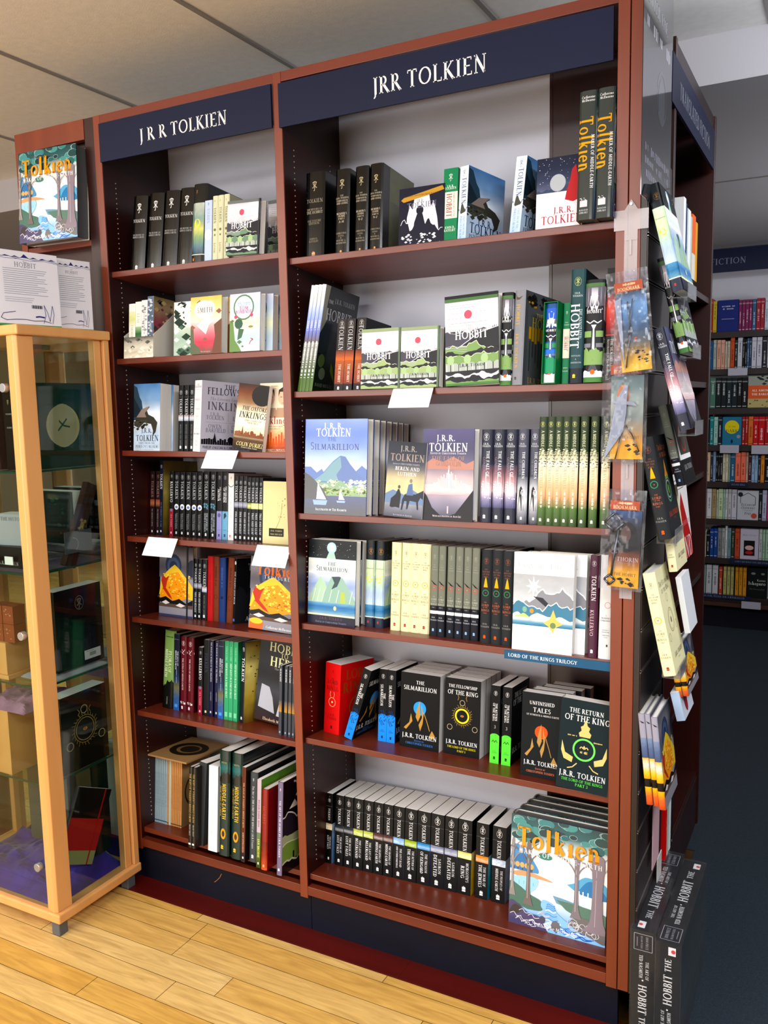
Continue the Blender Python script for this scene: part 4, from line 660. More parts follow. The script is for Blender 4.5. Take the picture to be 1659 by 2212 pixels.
STY['redblk'] = dict(bg='141214', bf='101012', sp=[('G', .42, .78, ['5c1410', 'c8281a', 'e84a2c', '3a1010'], .3), ('T', 'TOLKIEN', .5, .83, .2, 'c8c8cc', .8), ('V', 'THE SILMARILLION', .62, .24, .24, 'd8ccc0', .36), ('V', 'Illustrated by Ted Nasmith', .3, .22, .2, 'd8ccc0', .34), ('R', 0, .41, 1, .42, 'c84a3c')])
STY['bluemt'] = dict(hard=1, bg='2a3c80', bf='2a3c80', bb='16182a', mat='G', fr=[('C', art_bluemt), ('T', 'J. R. R.', .46, .93, .075, 'f8faff', .4), ('T', 'TOLKIEN', .46, .86, .125, 'f8faff', .56), ('T', 'THE', .44, .79, .055, '3c4c88'), ('T', 'Silmarillion', .48, .72, .105, '26346c', .84), ('T', 'Illustrated by Ted Nasmith', .44, .055, .034, 'e8ecf8', .5)])
STY['rider'] = dict(bg='3a3e48', fr=[('C', art_rider), ('T', 'J.R.R.', .54, .91, .13, 'a09a94', .5), ('T', 'TOLKIEN', .52, .79, .17, 'a8988c', .9), ('T', 'Edited by CHRISTOPHER TOLKIEN', .5, .705, .04, 'b8b8c0', .7), ('T', 'BEREN AND', .54, .645, .085, 'e8ecf0', .66), ('T', 'LÚTHIEN', .54, .575, .085, 'e8ecf0', .5), ('T', 'Illustrated by Alan Lee', .5, .03, .035, 'c8ccd4', .5)])
STY['towersf'] = dict(hard=1, bg='4c4a60', bf='4c4a60', fr=[('C', art_towers), ('T', 'J.R.R.', .45, .9, .11, 'f4f4f8', .42), ('T', 'TOLKIEN', .5, .8, .17, 'f8f8fc', .76), ('T', 'Edited by Christopher Tolkien', .5, .735, .038, 'e8e8f0', .7), ('T', 'THE FALL OF', .5, .68, .08, 'a88c84', .66), ('T', 'GONDOLIN', .5, .62, .08, 'b08c80', .5), ('T', 'With illustrations by Alan Lee', .5, .05, .036, 'e8e8f0', .56)])
STY['towersp'] = dict(hard=1, bg='363844', bf='3a3a48', sp=[('G', .16, .62, ['4c4e70', '8c88ac', 'e8dce4', 'c8a0a8', '8a646c', '4a4a60'], .3), ('D', .1, .26, .9, .44, 'f6f0f4', 40, .06), ('R', .46, .38, .52, .54, 'f8f4f8'), ('M', .45, .92, .42, 'd8dce4', True), ('T', 'J.R.R.', .45, .845, .15, 'd8dce4'), ('T', 'TOLKIEN', .45, .82, .15, 'd8dce4', .75), ('V', 'THE FALL OF', .62, .63, .26, 'eef0f4', .32), ('V', 'GONDOLIN', .3, .6, .22, '8a7a8c', .28), ('P', .42, .06, .26, 'f0f0f4')], fr=[('C', art_towers), ('T', 'J.R.R.', .5, .9, .12, 'f4f4f8', .5), ('T', 'TOLKIEN', .5, .8, .17, 'f4f4f8', .85)])
STY['cloaksp'] = dict(hard=1, bg='4c4e5c', bf='3c3e4a', sp=[('G', 0, .5, ['3c3e48', '8c8e98', 'd8dce0', 'b8bcc4', '5a5c68'], .3), ('K', [(.16, .14), (.3, .38), (.44, .4), (.6, .36), (.72, .14)], '22242c'), ('E', .6, .33, .2, .3, 'e8ecf0'), ('K', [(.14, .14), (.26, .36), (.4, .38), (.5, .34), (.54, .14)], '20222a'), ('M', .45, .92, .42, 'd8dce4', True), ('T', 'J.R.R.', .45, .845, .15, 'd8dce4'), ('T', 'TOLKIEN', .45, .82, .15, 'd8dce4', .75), ('V', 'THE CHILDREN', .6, .62, .26, 'eef0f4', .32), ('V', 'OF HÚRIN', .3, .6, .22, '7a7c88', .2), ('P', .5, .06, .24, 'e0e0e4')])
STY['travsp'] = dict(hard=1, bg='34402e', bf='2c3026', sp=[('G', .16, .68, ['5a7448', 'c8a07a', 'e0b890', 'e8d8b8', 'e4e0c8', '7a7c60'], .3), ('D', .05, .56, .95, .7, 'dcdcc0', 26, .12), ('D', .05, .54, .95, .68, '3c4430', 30, .1, {'seed': 5}), ('G', 0, .17, ['3a4a30', '55703f'], .1), ('M', .45, .93, .46, 'd0d48c', True), ('V', 'A MIDDLE-EARTH', .5, .74, .36, 'd8dcb0', .27), ('V', 'TRAVELLER', .45, .44, .36, 'b0a484', .22), ('W', .5, .24, .26, .14, 'f0ecd8', True), ('P', .45, .05, .34, 'f4f4e8')])
STY['wcface'] = dict(hard=1, bg='2c3036', fr=[('C', art_wc), ('T', 'THE', .5, .72, .07, '4a5458'), ('T', 'Silmarillion', .5, .665, .1, '3c464a', .66), ('T', 'J.R.R. TOLKIEN', .5, .075, .05, '5c4a5c', .6), ('T', 'Edited by Christopher Tolkien', .5, .03, .035, '8a8a9c', .66)])
STY['wcsp'] = dict(hard=1, bg='1c2428', bf='1c2428', sp=[('G', .12, .78, ['3f78a8', 'c0d4ec', 'a8bcdc', 'b8d8b8', 'c8dcb0', 'c4d8c4'], .2), ('E', .42, .55, .28, .3, 'f0e23c'), ('G', .12, .26, ['6a9ab0', '2f6ea0', '4f8cb4'], .3), ('R', 0, .115, 1, .125, 'f0f0e0'), ('R', 0, 0, 1, .115, '2a3040'), ('M', .6, .88, .42, 'a87c4c', True), ('T', 'SILMARILLION', .5, .68, .12, '6a7a70', .8), ('P', .42, .06, .2, 'a83c3c')], fr=[('C', art_wc)])
def lotr(bg, c1, c2, t, pc, hardc=1, ringc='c8bc50', body=None, **k): return dict(hard=1, bg=bg, bf=bg, mat='M', sp=[('M', .5, .88, .4, c1, True), ('T', 'THE', .5, .79, .1, c1)]+[('T', w_, .5, .765-.027*i, .13, c1, .8) for i, w_ in enumerate(t)]+[('O', .5, .54, .3, .06, ringc), ('E', .5, .54, .06, .05, c1), ('T', 'THE', .5, .44, .1, c2), ('T', 'LORD', .5, .41, .19, c2, .8), ('T', 'OF THE', .5, .385, .09, c2), ('T', 'RINGS', .5, .355, .19, c2, .84), ('T', 'PART', .5, .325, .1, c2), ('T', 'J.R.R.', .5, .21, .14, c2), ('T', 'TOLKIEN', .5, .18, .14, c2, .84), ('P', .5, .07, .26, pc)]+(body or []), **k)
STY['cream'] = lotr('e8e2b8', '8a8670', '9a9474', ['FELLOWSHIP', 'OF THE', 'RING'], 'a8382c', fr=[('T', 'The Fellowship', .5, .86, .085, '6a6448', .8, {'slant': .15}), ('T', 'of the Ring', .5, .79, .085, '6a6448', .6, {'slant': .15}), ('O', .5, .48, .2, .02, 'b8a878'), ('O', .5, .48, .16, .012, 'b8a878'), ('O', .5, .7, .07, .012, 'b8a878'), ('O', .2, .34, .07, .012, 'b8a878'), ('O', .8, .4, .07, .012, 'b8a878'), ('E', .5, .48, .03, .05, '3a3428'), ('T', 'J.R.R. TOLKIEN', .56, .16, .07, '6a6448', .6, {'slant': .2}), ('T', 'Read by', .56, .11, .03, '8a8468')])
STY['greytw'] = lotr('74786c', 'a0a498', 'c0c4b8', ['TWO', 'TOWERS'], '9ac0e8', ringc='c85a4a', body=[('R', 0, 0, 1, .30, '22242c'), ('R', 0, .25, 1, .285, 'f4f4f4'), ('R', 0, .3, 1, .34, '22242c'), ('K', [(.1, .62), (.4, .6), (.9, .56), (.5, .575)], '16161a'), ('T', 'PART 2', .5, .32, .1, 'b8b8c0'), ('T', 'J.R.R.', .5, .21, .14, 'c8ccd4'), ('T', 'TOLKIEN', .5, .18, .14, 'c8ccd4', .84), ('P', .5, .07, .28, '9ac0f0')], fr=[('R', 0, 0, 1, 1, '484a44'), ('K', [(.1, .34), (.16, .8), (.22, .34)], 'f0f0f0'), ('O', .6, .56, .2, .03, 'b83c30'), ('R', .1, .3, 1, .36, 'f0f0f0'), ('R', 0, 0, 1, .3, '1c1e22'), ('T', 'J.R.R. TOLKIEN', .6, .2, .08, 'a8a8a8', .6)])
STY['darkrk'] = lotr('2c2f32', '8c5a48', 'b86a4a', ['RETURN', 'OF THE', 'KING'], 'e8602c', ringc='3c8a5c', body=[('K', [(.3, .6), (.36, .64), (.42, .68), (.5, .71), (.58, .68), (.64, .64), (.7, .6)], 'd8a834'), ('T', 'J.R.R.', .5, .21, .14, '9a9c98'), ('T', 'TOLKIEN', .5, .18, .14, '9a9c98', .84)], fr=[('T', 'The Return', .5, .88, .085, 'b8683c', .7), ('T', 'of the King', .56, .81, .085, 'b8683c', .66), ('K', [(.4, .56), (.38, .6), (.44, .64), (.44, .68), (.5, .76), (.56, .68), (.56, .64), (.62, .6), (.6, .56)], 'b8843c'), ('O', .5, .46, .2, .03, '4c8a6c'), ('O', .5, .46, .14, .02, 'a8b4a8'), ('E', .5, .46, .05, .07, '5c8a3c'), ('T', 'J.R.R. TOLKIEN', .56, .22, .075, 'b8502c', .7), ('T', 'Read by', .6, .17, .03, '9a5a44')])
STY['starface'] = dict(hard=1, bg='fafafa', mat='M', fr=[('C', art_star), ('T', 'Unfinished Tales', .46, .87, .085, 'b8bcc0', .78), ('T', 'J.R.R. TOLKIEN', .46, .1, .07, 'cccfd2', .5)], bk=[('C', art_star)])
STY['maroonsp'] = dict(hard=1, bg='4c2a3c', bf='2c1822', sp=[('M', .45, .92, .42, 'd0c8cc', True), ('V', 'TOLKIEN', .48, .68, .5, 'e8e0e4', .3), ('V', 'KULLERVO', .36, .34, .42, 'c8a8b4', .28), ('P', .45, .06, .34, 'f4eef0')])
STY['whitesp'] = dict(hard=1, bg='d4d8da', bf='1c1c1e', mat='M', sp=[('O', .6, .52, .22, .03, 'c87a74'), ('T', 'A', .5, .42, .07, '5a5c60'), ('T', "READER'S", .5, .395, .1, '5a5c60', .7), ('T', 'COMPANION', .5, .37, .1, '5a5c60', .8), ('T', 'WAYNE G.', .5, .28, .07, '7a7c80'), ('T', 'HAMMOND', .5, .26, .07, '7a7c80'), ('T', 'CHRISTINA', .5, .23, .07, '7a7c80'), ('T', 'SCULL', .5, .21, .07, '7a7c80'), ('P', .62, .13, .14, '1c1c20')])
STY['redbig'] = dict(bg='d01a12', bf='d01a12', mat='M', sp=[('M', .5, .88, .14, '7a1410', False), ('T', 'THE', .5, .78, .07, '6a0c08'), ('T', 'LORD', .5, .735, .19, '5c0c08', .7), ('T', 'OF THE', .5, .69, .06, '6a0c08'), ('T', 'RINGS', .5, .645, .19, '5c0c08', .8), ('O', .5, .45, .23, .03, 'e8a878'), ('E', .5, .45, .05, .05, 'f4d8b0'), ('Z', [(.4, .52), (.36, .56), (.4, .6)], .03, 'e8a878'), ('Z', [(.6, .52), (.64, .56), (.6, .6)], .03, 'e8a878'), ('T', 'J.R.R.', .5, .27, .12, '7a1410', .5), ('T', 'TOLKIEN', .5, .22, .12, '7a1410', .64), ('P', .5, .09, .13, '3c0a08')], fr=[('T', 'LORD', .52, .84, .2, '9a4a24', .8), ('T', 'RINGS', .5, .66, .22, '9a4a24', .84), ('O', .5, .36, .22, .03, 'a85a30'), ('T', 'J.R.R.', .5, .1, .07, '8a1410')])
STY['blksilm'] = dict(bg='101214', bf='0e1012', mat='M', sp=[('R', 0, .0, 1, .36, '2f86e0'), ('E', .5, .35, .5, .25, '2f86e0'), ('E', .5, .33, .16, .16, '2f86e0'), ('M', .5, .9, .34, 'e8e8e8', True), ('V', 'SILMARILLION', .38, .64, .32, 'f0f0f0', .3), ('V', 'THE', .7, .63, .24, 'f0f0f0', .1)]+[('Z', [(.5+.16*cos(a), .33+.045*sin(a)), (.5+.34*cos(a+.3), .33+.1*sin(a+.3)), (.5+.4*cos(a+.7), .33+.11*sin(a+.7))], .06, '123a78') for a in [i*pi/4 for i in range(8)]]+[('T', 'J.R.R.', .5, .16, .1, '1c5aa8'), ('T', 'TOLKIEN', .5, .14, .1, '1c5aa8'), ('P', .5, .06, .24, '101c3c')], fr=[('T', 'THE', .5, .88, .08, 'f0f0f0'), ('T', 'SILMARILLION', .5, .8, .115, 'f0f0f0', .84), ('C', lambda s: art_peakgold(s, '3a96f0')), ('T', 'J.R.R. TOLKIEN', .5, .165, .11, 'f4f4f4', .88), ('T', 'Edited by', .5, .105, .045, '4a7cc0', .4), ('T', 'CHRISTOPHER TOLKIEN', .5, .065, .055, '4a7cc0', .7)])
STY['blkring'] = dict(bg='101214', bf='101214', mat='M', fr=[('T', 'THE FELLOWSHIP', .5, .9, .085, 'f0f0f0', .8), ('T', 'OF THE RING', .5, .82, .12, 'f0f0f0', .84), ('C', art_ringed), ('T', 'J.R.R. TOLKIEN', .5, .17, .11, 'f4f4f4', .88), ('T', 'THE LORD OF THE RINGS', .5, .105, .055, 'e8d43c', .8), ('T', 'PART 1', .5, .06, .055, 'e8d43c')])
STY['blkking'] = dict(bg='101214', bf='0d0f11', mat='M', sp=[('R', 0, .0, 1, .36, '66d850'), ('E', .5, .35, .5, .28, '66d850'), ('Z', [(.2, .27), (.35, .3), (.5, .27), (.65, .3), (.8, .27)], .06, '1c3c18'), ('M', .5, .9, .34, 'e8e8e8', True), ('V', 'THE RETURN', .62, .66, .22, 'f0f0f0', .24), ('V', 'OF THE KING', .34, .66, .22, 'f0f0f0', .24), ('T', '3', .5, .47, .32, 'b8b8b8'), ('T', 'J.R.R.', .5, .16, .1, '3c9a34'), ('T', 'TOLKIEN', .5, .14, .1, '3c9a34'), ('P', .5, .07, .26, '0c200c')], fr=[('T', 'THE RETURN', .5, .88, .1, 'd8d8d8', .7), ('T', 'OF THE KING', .5, .79, .12, 'd8d8d8', .84), ('T', 'J.R.R. TOLKIEN', .5, .18, .11, 'd8d8d8', .88)])
STY['kingface'] = dict(bg='1a2a2e', bf='1a2a2e', mat='M', fr=[('T', 'THE RETURN', .5, .88, .1, 'f4f4f4', .66), ('T', 'OF THE KING', .52, .8, .12, 'f4f4f4', .86), ('C', art_wings), ('T', 'J.R.R. TOLKIEN', .5, .17, .11, 'f8f8f8', .9), ('T', 'THE LORD OF THE RINGS', .5, .105, .055, '6ad85c', .8), ('T', 'PART 3', .5, .06, .055, '6ad85c')])
STY['unfface'] = dict(bg='181e20', bf='181e20', mat='M', fr=[('T', 'UNFINISHED', .5, .88, .09, 'f0f0f0', .62), ('T', 'TALES', .5, .8, .11, 'f0f0f0', .5), ('T', 'OF NÚMENOR & MIDDLE-EARTH', .52, .74, .045, 'd8d8d8', .8), ('C', lambda s: art_peakgold(s, 'f05a34', 'b08a54')), ('T', 'J.R.R. TOLKIEN', .52, .17, .11, 'f4f4f4', .88), ('T', 'Edited by', .5, .105, .045, 'd87a5c'), ('T', 'CHRISTOPHER TOLKIEN', .5, .065, .055, 'd87a5c', .7)])
VOL = [('1', 'THE BOOK OF', 'LOST TALES', 'e8d8b0', '6a94c8'), ('2', 'THE BOOK OF', 'LOST TALES', '26343c', '14181c'), ('2', 'THE BOOK OF', 'LOST TALES', '26343c', '14181c'), ('3', 'THE LAYS OF', 'BELERIAND', 'b8c45c', '2a3420'), ('3', 'THE LAYS OF', 'BELERIAND', 'b8c45c', '2a3420'), ('4', 'THE SHAPING OF', 'MIDDLE-EARTH', '5c3a34', '1c1414'), ('4', 'THE SHAPING OF', 'MIDDLE-EARTH', '5c3a34', '1c1414'), ('5', 'THE LOST ROAD', 'AND OTHER WRITINGS', '8ab4e0', '5a6a7c'), ('6', 'THE RETURN OF', 'THE SHADOW', '9ab43c', '2c3418'), ('7', 'THE TREASON', 'OF ISENGARD', '3a8cc8', '2a4c9c'), ('9', 'SAURON', 'DEFEATED', '8a92ac', '4a5468'), ('9', 'SAURON', 'DEFEATED', '8a92ac', '4a5468'), ('10', "MORGOTH'S", 'RING', 'e8dc8c', 'd8b424'), ('11', 'THE WAR OF', 'THE JEWELS', 'd88a3c', '2a9cb4'), ('12', 'THE PEOPLES OF', 'MIDDLE-EARTH', 'c8d8f0', 'a8bce0')]
for i_, (n_, a_, b_, c_, e_) in enumerate(VOL):
    STY['vol%d' % i_] = dict(bg='0b0c0e', bf='0b0c0e', sp=[('T', n_, .5, .955, .16, 'b8b8b8'), ('M', .5, .9, .36, 'f0f0f0', True), ('R', 0, .815, 1, .819, '5a5c60'), ('V', 'TOLKIEN', .5, .7, .3, 'e4e4e8', .24), ('G', .48, .57, [c_, mix(c_, 'ffffff', .3), c_, mix(c_, '000000', .4)], .6, {'sc': 9, 'seed': i_*3.1}), ('V', a_, .72, .3, .2, 'e0e0e4', .26), ('V', b_, .38, .3, .26, 'f4f4f8', .3), ('P', .5, .07, .3, 'f6f6f6')], fr=[('G', 0, .57, [mix(e_, '000000', .3), e_, mix(e_, 'ffffff', .2)], .4, {'sc': 5, 'seed': i_})])
# left bay
STY['tallwc'] = dict(hard=1, bg='14181a', bf='0c1012', mat='G', sp=[('G', .1, .76, ['24384a', '5c7c8c', '7a9a70', 'c8cc7c', '7a9a94', '9aa8a0', 'b4bcb0'], .3), ('E', .4, .5, .22, .25, 'e8dc4c'), ('R', 0, .1, 1, .11, 'd8dcc8'), ('M', .3, .9, .2, '9a7444', False), ('P', .2, .04, .14, 'c87a44')])
STY['palebl'] = dict(bg='b8c8e8', sp=[('V', 'TOLKIEN', .5, .75, .4, '8a9ab8', .24), ('M', .5, .94, .3, '6a7a98', False), ('E', .5, .44, .5, .6, 'e8eef8')])
STY['creamsp'] = dict(hard=1, bg='ccccae', bf='b0b09a', sp=[('M', .45, .92, .24, '7a7a60', False), ('V', 'TOLKIEN', .5, .7, .4, '6a6c4c', .26), ('E', .5, .48, .2, .2, '6a6c4c'), ('E', .5, .4, .12, .16, '6a6c4c'), ('V', 'Letters', .5, .2, .34, '6a6c4c', .2)])
STY['lilleaf'] = dict(bg='f4f4ee', bf='d8d8d0', mat='M', sp=[('G', .55, .85, ['f4f4ec', 'd8e09a', 'e8ecc0'], .1), ('V', 'FARMER GILES', .5, .4, .4, 'b8b890', .4)])
STY['lilgreen'] = dict(bg='f2f4ee', mat='M', sp=[('G', .3, .55, ['5c8a5c', '3c6a44', 'a8c89a'], .2), ('V', 'LEAF', .5, .7, .4, 'b8c8b0', .3)])
STY['lilgrey'] = dict(bg='e8e8ea', mat='M', sp=[('D', .1, .35, .9, .9, '8a8c90', 20, .2), ('V', 'ROVERANDOM', .5, .6, .3, 'a8a8ac', .4)])
STY['lilfoil'] = dict(bg='5c6c80', bf='5a2c34', mat='G', sp=[('D', .05, .1, .95, .95, 'c8d0d8', 30, .2), ('V', 'SMITH', .5, .5, .3, 'e0e4e8', .4)], fr=[('G', 0, 1, ['4a4238', '7a2c3c', 'a0384c', '8a4048', '9a8060', '7a6a40'], .4, {'sc': 4}), ('C', art_blob(['5c3038', '3c3c30', 'b8a070'], 4, 16))])
STY['gileface'] = dict(hard=1, bg='c8d4cc', fr=[('G', 0, 1, ['b8c8bc', '9ab4a4', 'dce4dc', 'e8ecea'], .2), ('C', art_blob(['22382e', '4c6a58', 'eef2ee', '1c2c24'], 3, 16, .14)), ('E', .74, .78, .42, .4, 'f0f4f2'), ('T', 'J.R.R. TOLKIEN', .7, .88, .06, '8ab4a8', .5), ('T', 'FARMER GILES', .74, .81, .09, '7a9a90', .6), ('T', 'of Ham', .74, .75, .07, '8aa49a')])
STY['smithface'] = dict(hard=1, bg='d8c07c', bf='d8c07c', bb='4c4030', fr=[('G', 0, 1, ['5a5c50', 'c83c54', 'e87c88', 'f0d4cc', 'e8cc90', 'd8b860'], .2, {'sc': 4}), ('K', [(0, 0), (0, .5), (.1, .44), (.12, .2), (.3, .1), (.3, 0)], '5c6452'), ('K', [(.7, 0), (.8, .3), (.76, .5), (1, .6), (1, 0)], '6a4a3c'), ('C', art_blob(['8a5c50'], 5, 8, .08)), ('K', [(.2, .5), (.5, .34), (.6, .5), (.8, .6), (.5, .64)], 'f4dcd8'), ('E', .42, .78, .3, .22, 'fbf8f4'), ('E', .62, .78, .16, .2, 'fbf8f4'), ('T', 'J.R.R. TOLKIEN', .46, .83, .045, 'b89a84', .46), ('T', 'SMITH', .46, .765, .13, '4a3a30', .5), ('T', 'OF WOOTTON MAJOR', .48, .705, .045, 'a08878', .5), ('T', '50th Anniversary', .5, .04, .03, 'e8c8c8', .5)])
STY['bombface'] = dict(hard=1, bg='b8c8e0', bf='b8c8e0', bb='3c4c5c', fr=[('G', 0, 1, ['c8d8e4', 'b4cce0', 'd8e0c0', 'b8d0e8', 'c8cce4'], .16, {'sc': 4}), ('K', [(0, 0), (0, .55), (.12, .5), (.18, .2), (.3, .1), (.4, 0)], '6a8a54'), ('E', .3, .48, .14, .14, '3c5c4c', {'n': 9}), ('K', [(.26, .2), (.3, .4), (.48, .38), (.4, .24)], '4a6a50'), ('C', art_blob(['5c7a4c'], 7, 5, .08)), ('E', .46, .76, .34, .34, '5a7a58', {'n': 18}), ('E', .46, .76, .3, .3, 'c4d4ea', {'n': 18}), ('T', 'J.R.R. TOLKIEN', .46, .835, .045, '7a8cb0', .5), ('T', 'THE ADVENTURES OF', .46, .8, .03, '8a7ab0', .46), ('T', 'TOM', .46, .745, .1, 'a8387c', .3), ('T', 'BOMBADIL', .47, .685, .09, 'a8387c', .56), ('E', .2, .6, .05, .05, 'c84a6c'), ('E', .72, .62, .05, .05, 'c84a6c'), ('E', .7, .42, .08, .03, '8a8a4c'), ('Z', [(.7, .22), (.78, .2), (.7, .17), (.66, .12)], .03, 'a86a7c')])
STY['blkphoto'] = dict(bg='14161a', sp=[('M', .5, .89, .5, 'c8ccd4', True), ('R', 0, .82, 1, .823, '5a6a7c'), ('V', 'TOLKIEN', .5, .67, .56, 'c0c4cc', .26), ('G', .46, .555, ['8a9ab0', 'c8ccd8', '7a6a68'], .5, {'sc': 7}), ('V', 'MONSTERS AND CRITICS', .5, .24, .36, '7a7c84', .34), ('P', .5, .06, .42, 'f4f4f8')])
STY['litlives'] = dict(bg='dcdce2', bf='b8b6c4', sp=[('T', 'THE', .5, .94, .12, '9a9aac'), ('T', 'FELLOWSHIP', .5, .91, .12, '8a8a9c', .9), ('R', .1, .87, .9, .872, '9a9aac'), ('T', 'INKLINGS', .5, .73, .12, 'b0b0c0', .8), ('T', 'TOLKIEN', .5, .6, .1, 'c0c0cc', .7), ('T', 'LEWIS', .5, .5, .1, 'c0c0cc', .7), ('R', .1, .32, .9, .322, 'a8a8b8'), ('W', .5, .25, .12, .8, '9a9aac'), ('O', .5, .12, .16, .02, 'a8a8b8')], fr=[('T', 'THE', .56, .93, .085, '3a3848'), ('T', 'FELLOWSHIP', .56, .86, .13, '34323f', .9), ('T', 'The Literary Lives of the', .56, .755, .055, '8a889c', .8, {'slant': .3, 'lc': True}), ('T', 'INKLINGS', .56, .655, .14, '5c5a6c', .9), ('T', 'J.R.R.', .28, .54, .06, '8a889c'), ('T', 'TOLKIEN', .28, .49, .075, '7a788c', .36), ('R', .54, .44, .545, .57, '8a889c'), ('T', 'C.S.', .78, .54, .06, '8a889c'), ('T', 'LEWIS', .78, .49, .075, '7a788c', .3), ('R', .1, .42, .96, .423, '8a889c'), ('T', 'OWEN', .28, .37, .065, '7a788c'), ('T', 'BARFIELD', .3, .31, .075, '7a788c', .4), ('R', .54, .28, .545, .4, '8a889c'), ('T', 'CHARLES', .78, .37, .065, '7a788c', .34), ('T', 'WILLIAMS', .78, .31, .075, '7a788c', .36), ('C', art_city), ('T', 'PHILIP ZALESKI & CAROL ZALESKI', .5, .07, .05, '34323f', .9)])
STY['oxf'] = dict(bg='5a3c2c', fr=[('G', 0, 1, ['2c2014', '4a3420', 'e8d8b8', 'f2e8d4', 'e8dcc0', '8a6a4c', '6a3c24', '3a2018'], .3, {'sc': 4, 'nyy': 24}), ('E', .8, .84, .34, .28, '1c1412'), ('C', lambda s: art_city(s, '7a4420', .22)), ('G', 0, .16, ['1c140e', '3a2a18', '5c4024'], .4), ('T', 'THE OXFORD', .6, .63, .11, '1c1614', .84, {'slant': .2}), ('T', 'INKLINGS', .56, .53, .17, '1c1614', .9, {'slant': .2}), ('T', 'LEWIS, TOLKIEN AND', .6, .445, .04, '8a7a68', .6), ('T', 'THEIR CIRCLE', .6, .41, .04, '8a7a68', .5), ('T', 'COLIN DURIEZ', .56, .08, .12, 'f0dc9c', .9, {'slant': .25}), ('T', 'Author of J.R.R. Tolkien', .56, .03, .035, 'e8dcc0', .7)])
STY['inkl'] = dict(bg='e8d4b8', fr=[('G', 0, 1, ['d88a5c', 'e8d0a8', 'f4ecd8', 'f0e4cc', 'ecdcc4'], .08), ('C', art_people), ('T', 'The Inklings', .5, .955, .03, '8a7a6a', .7), ('T', 'Inklings', .56, .46, .19, 'a0402c', .86, {'lc': True, 'bold': 1.0}), ('T', 'C.S.LEWIS, J.R.R.TOLKIEN,', .5, .375, .035, '9a8a7a', .8), ('T', 'CHARLES WILLIAMS', .5, .34, .035, '9a8a7a', .7), ('T', 'HUMPHREY CARPENTER', .52, .035, .05, 'f4ece0', .86)])
def pb(bg, col, extra, tcol='b8bcc4', **k): return dict(bg=bg, sp=[('M', .5, .92, .46, tcol, True), ('V', 'TOLKIEN', .5, .72, .52, tcol, .28), ('P', .5, .055, .34, 'f0f0f2')]+extra, **k)
STY['brownpb'] = pb('2c1c1a', 0, [('G', .44, .56, ['3a2018', 'a86a4c', '7a4030'], .5), ('V', 'THE CHILDREN OF HÚRIN', .5, .27, .3, 'a8a0a0', .28)], '9a7a74'); STY['navypb'] = pb('181c30', 0, [('W', .5, .28, .26, .34, '6a7090', True)], 'e8ecf8', fr=[('G', 0, 1, ['4a3c20', '8a7838', 'b8a860', '7a6a34'], .5, {'sc': 6})])
STY['kullpb'] = dict(bg='141416', bf='141416', sp=[('R', 0, 0, 1, .42, '8c2438'), ('M', .5, .92, .42, 'c8c8cc', True), ('V', 'KULLERVO', .5, .68, .6, 'e8e8ec', .32), ('E', .5, .4, .3, .3, '6a7a9c'), ('V', 'J.R.R. TOLKIEN', .5, .24, .36, 'd89aa4', .2), ('P', .5, .05, .34, 'f4e8ec')])
STY['circpb'] = pb('131416', 0, [('E', .5, .46, .42, .44, 'e4e8f0'), ('E', .5, .455, .26, .2, '6a7cb8'), ('V', 'Edited by Verlyn Flieger', .6, .24, .22, 'a8aab0', .24), ('V', '& Douglas A. Anderson', .35, .23, .22, 'a8aab0', .24)])
STY['sigpb'] = pb('121519', 0, [('D', .1, .44, .9, .52, '5a8aa0', 22, .14), ('V', 'THE LEGEND OF', .68, .25, .28, 'b8c4cc', .26), ('V', 'SIGURD & GUDRUN', .34, .24, .28, 'b8c4cc', .28)])
STY['artpb'] = dict(bg='15171a', sp=[('R', 0, 0, 1, .42, '8c8cc0'), ('M', .5, .92, .42, 'a8acb4', True), ('V', 'THE FALL OF', .66, .68, .26, 'd8dce0', .22), ('V', 'ARTHUR', .34, .66, .34, 'e8ecf0', .2), ('E', .5, .36, .3, .34, '5a5a84'), ('T', 'TOLKIEN', .5, .14, .13, '5a5a8c', .7), ('P', .5, .06, .34, '1c1c48')])
STY['hurpb'] = dict(bg='15171a', sp=[('R', 0, 0, 1, .42, '6aa0c0'), ('M', .5, .92, .42, 'a8acb4', True), ('V', 'THE CHILDREN', .66, .67, .26, 'd8dce0', .24), ('V', 'OF HÚRIN', .34, .66, .34, 'e8ecf0', .22), ('K', [(.3, .3), (.3, .38), (.6, .4), (.8, .35), (.5, .32)], '1c3848'), ('T', 'TOLKIEN', .5, .14, .13, '2c5a78', .7), ('P', .5, .06, .34, '10304c')])
STY['whitpb'] = dict(bg='e2e4e2', mat='M', sp=[('M', .5, .93, .36, 'b86a6a', False), ('Z', [(0, .83), (.3, .8), (.7, .8), (1, .83)], .1, '2a3038'), ('V', 'THE STORY OF KULLERVO', .5, .5, .26, 'a8acb0', .4), ('Z', [(0, .13), (1, .13)], .06, '2a3038'), ('P', .4, .06, .3, 'd85a44')])
def thin(t, ph): return dict(bg='101318', sp=[('M', .5, .9, .52, 'd0d4dc', True), ('V', 'TOLKIEN', .5, .73, .6, 'c8ccd4', .24), ('G', .51, .6, ph, .4, {'sc': 7}), ('V', t, .5, .28, .5, 'd8dce4', .34), ('P', .5, .05, .5, 'f4f6fa')], fr=[('G', .51, .6, ph, .3)])
STY['finn'] = thin('FINN AND HENGEST', ['5a5c6c', 'a8acc0', '7a7c8c']); STY['gawain'] = thin('SIR GAWAIN GREEN KNIGHT', ['8a9a4c', 'd0d89a', '7a8a3c']); STY['tree'] = thin('TREE AND LEAF', ['d8dc9c', 'e4e8a8', 'd0d48c'])
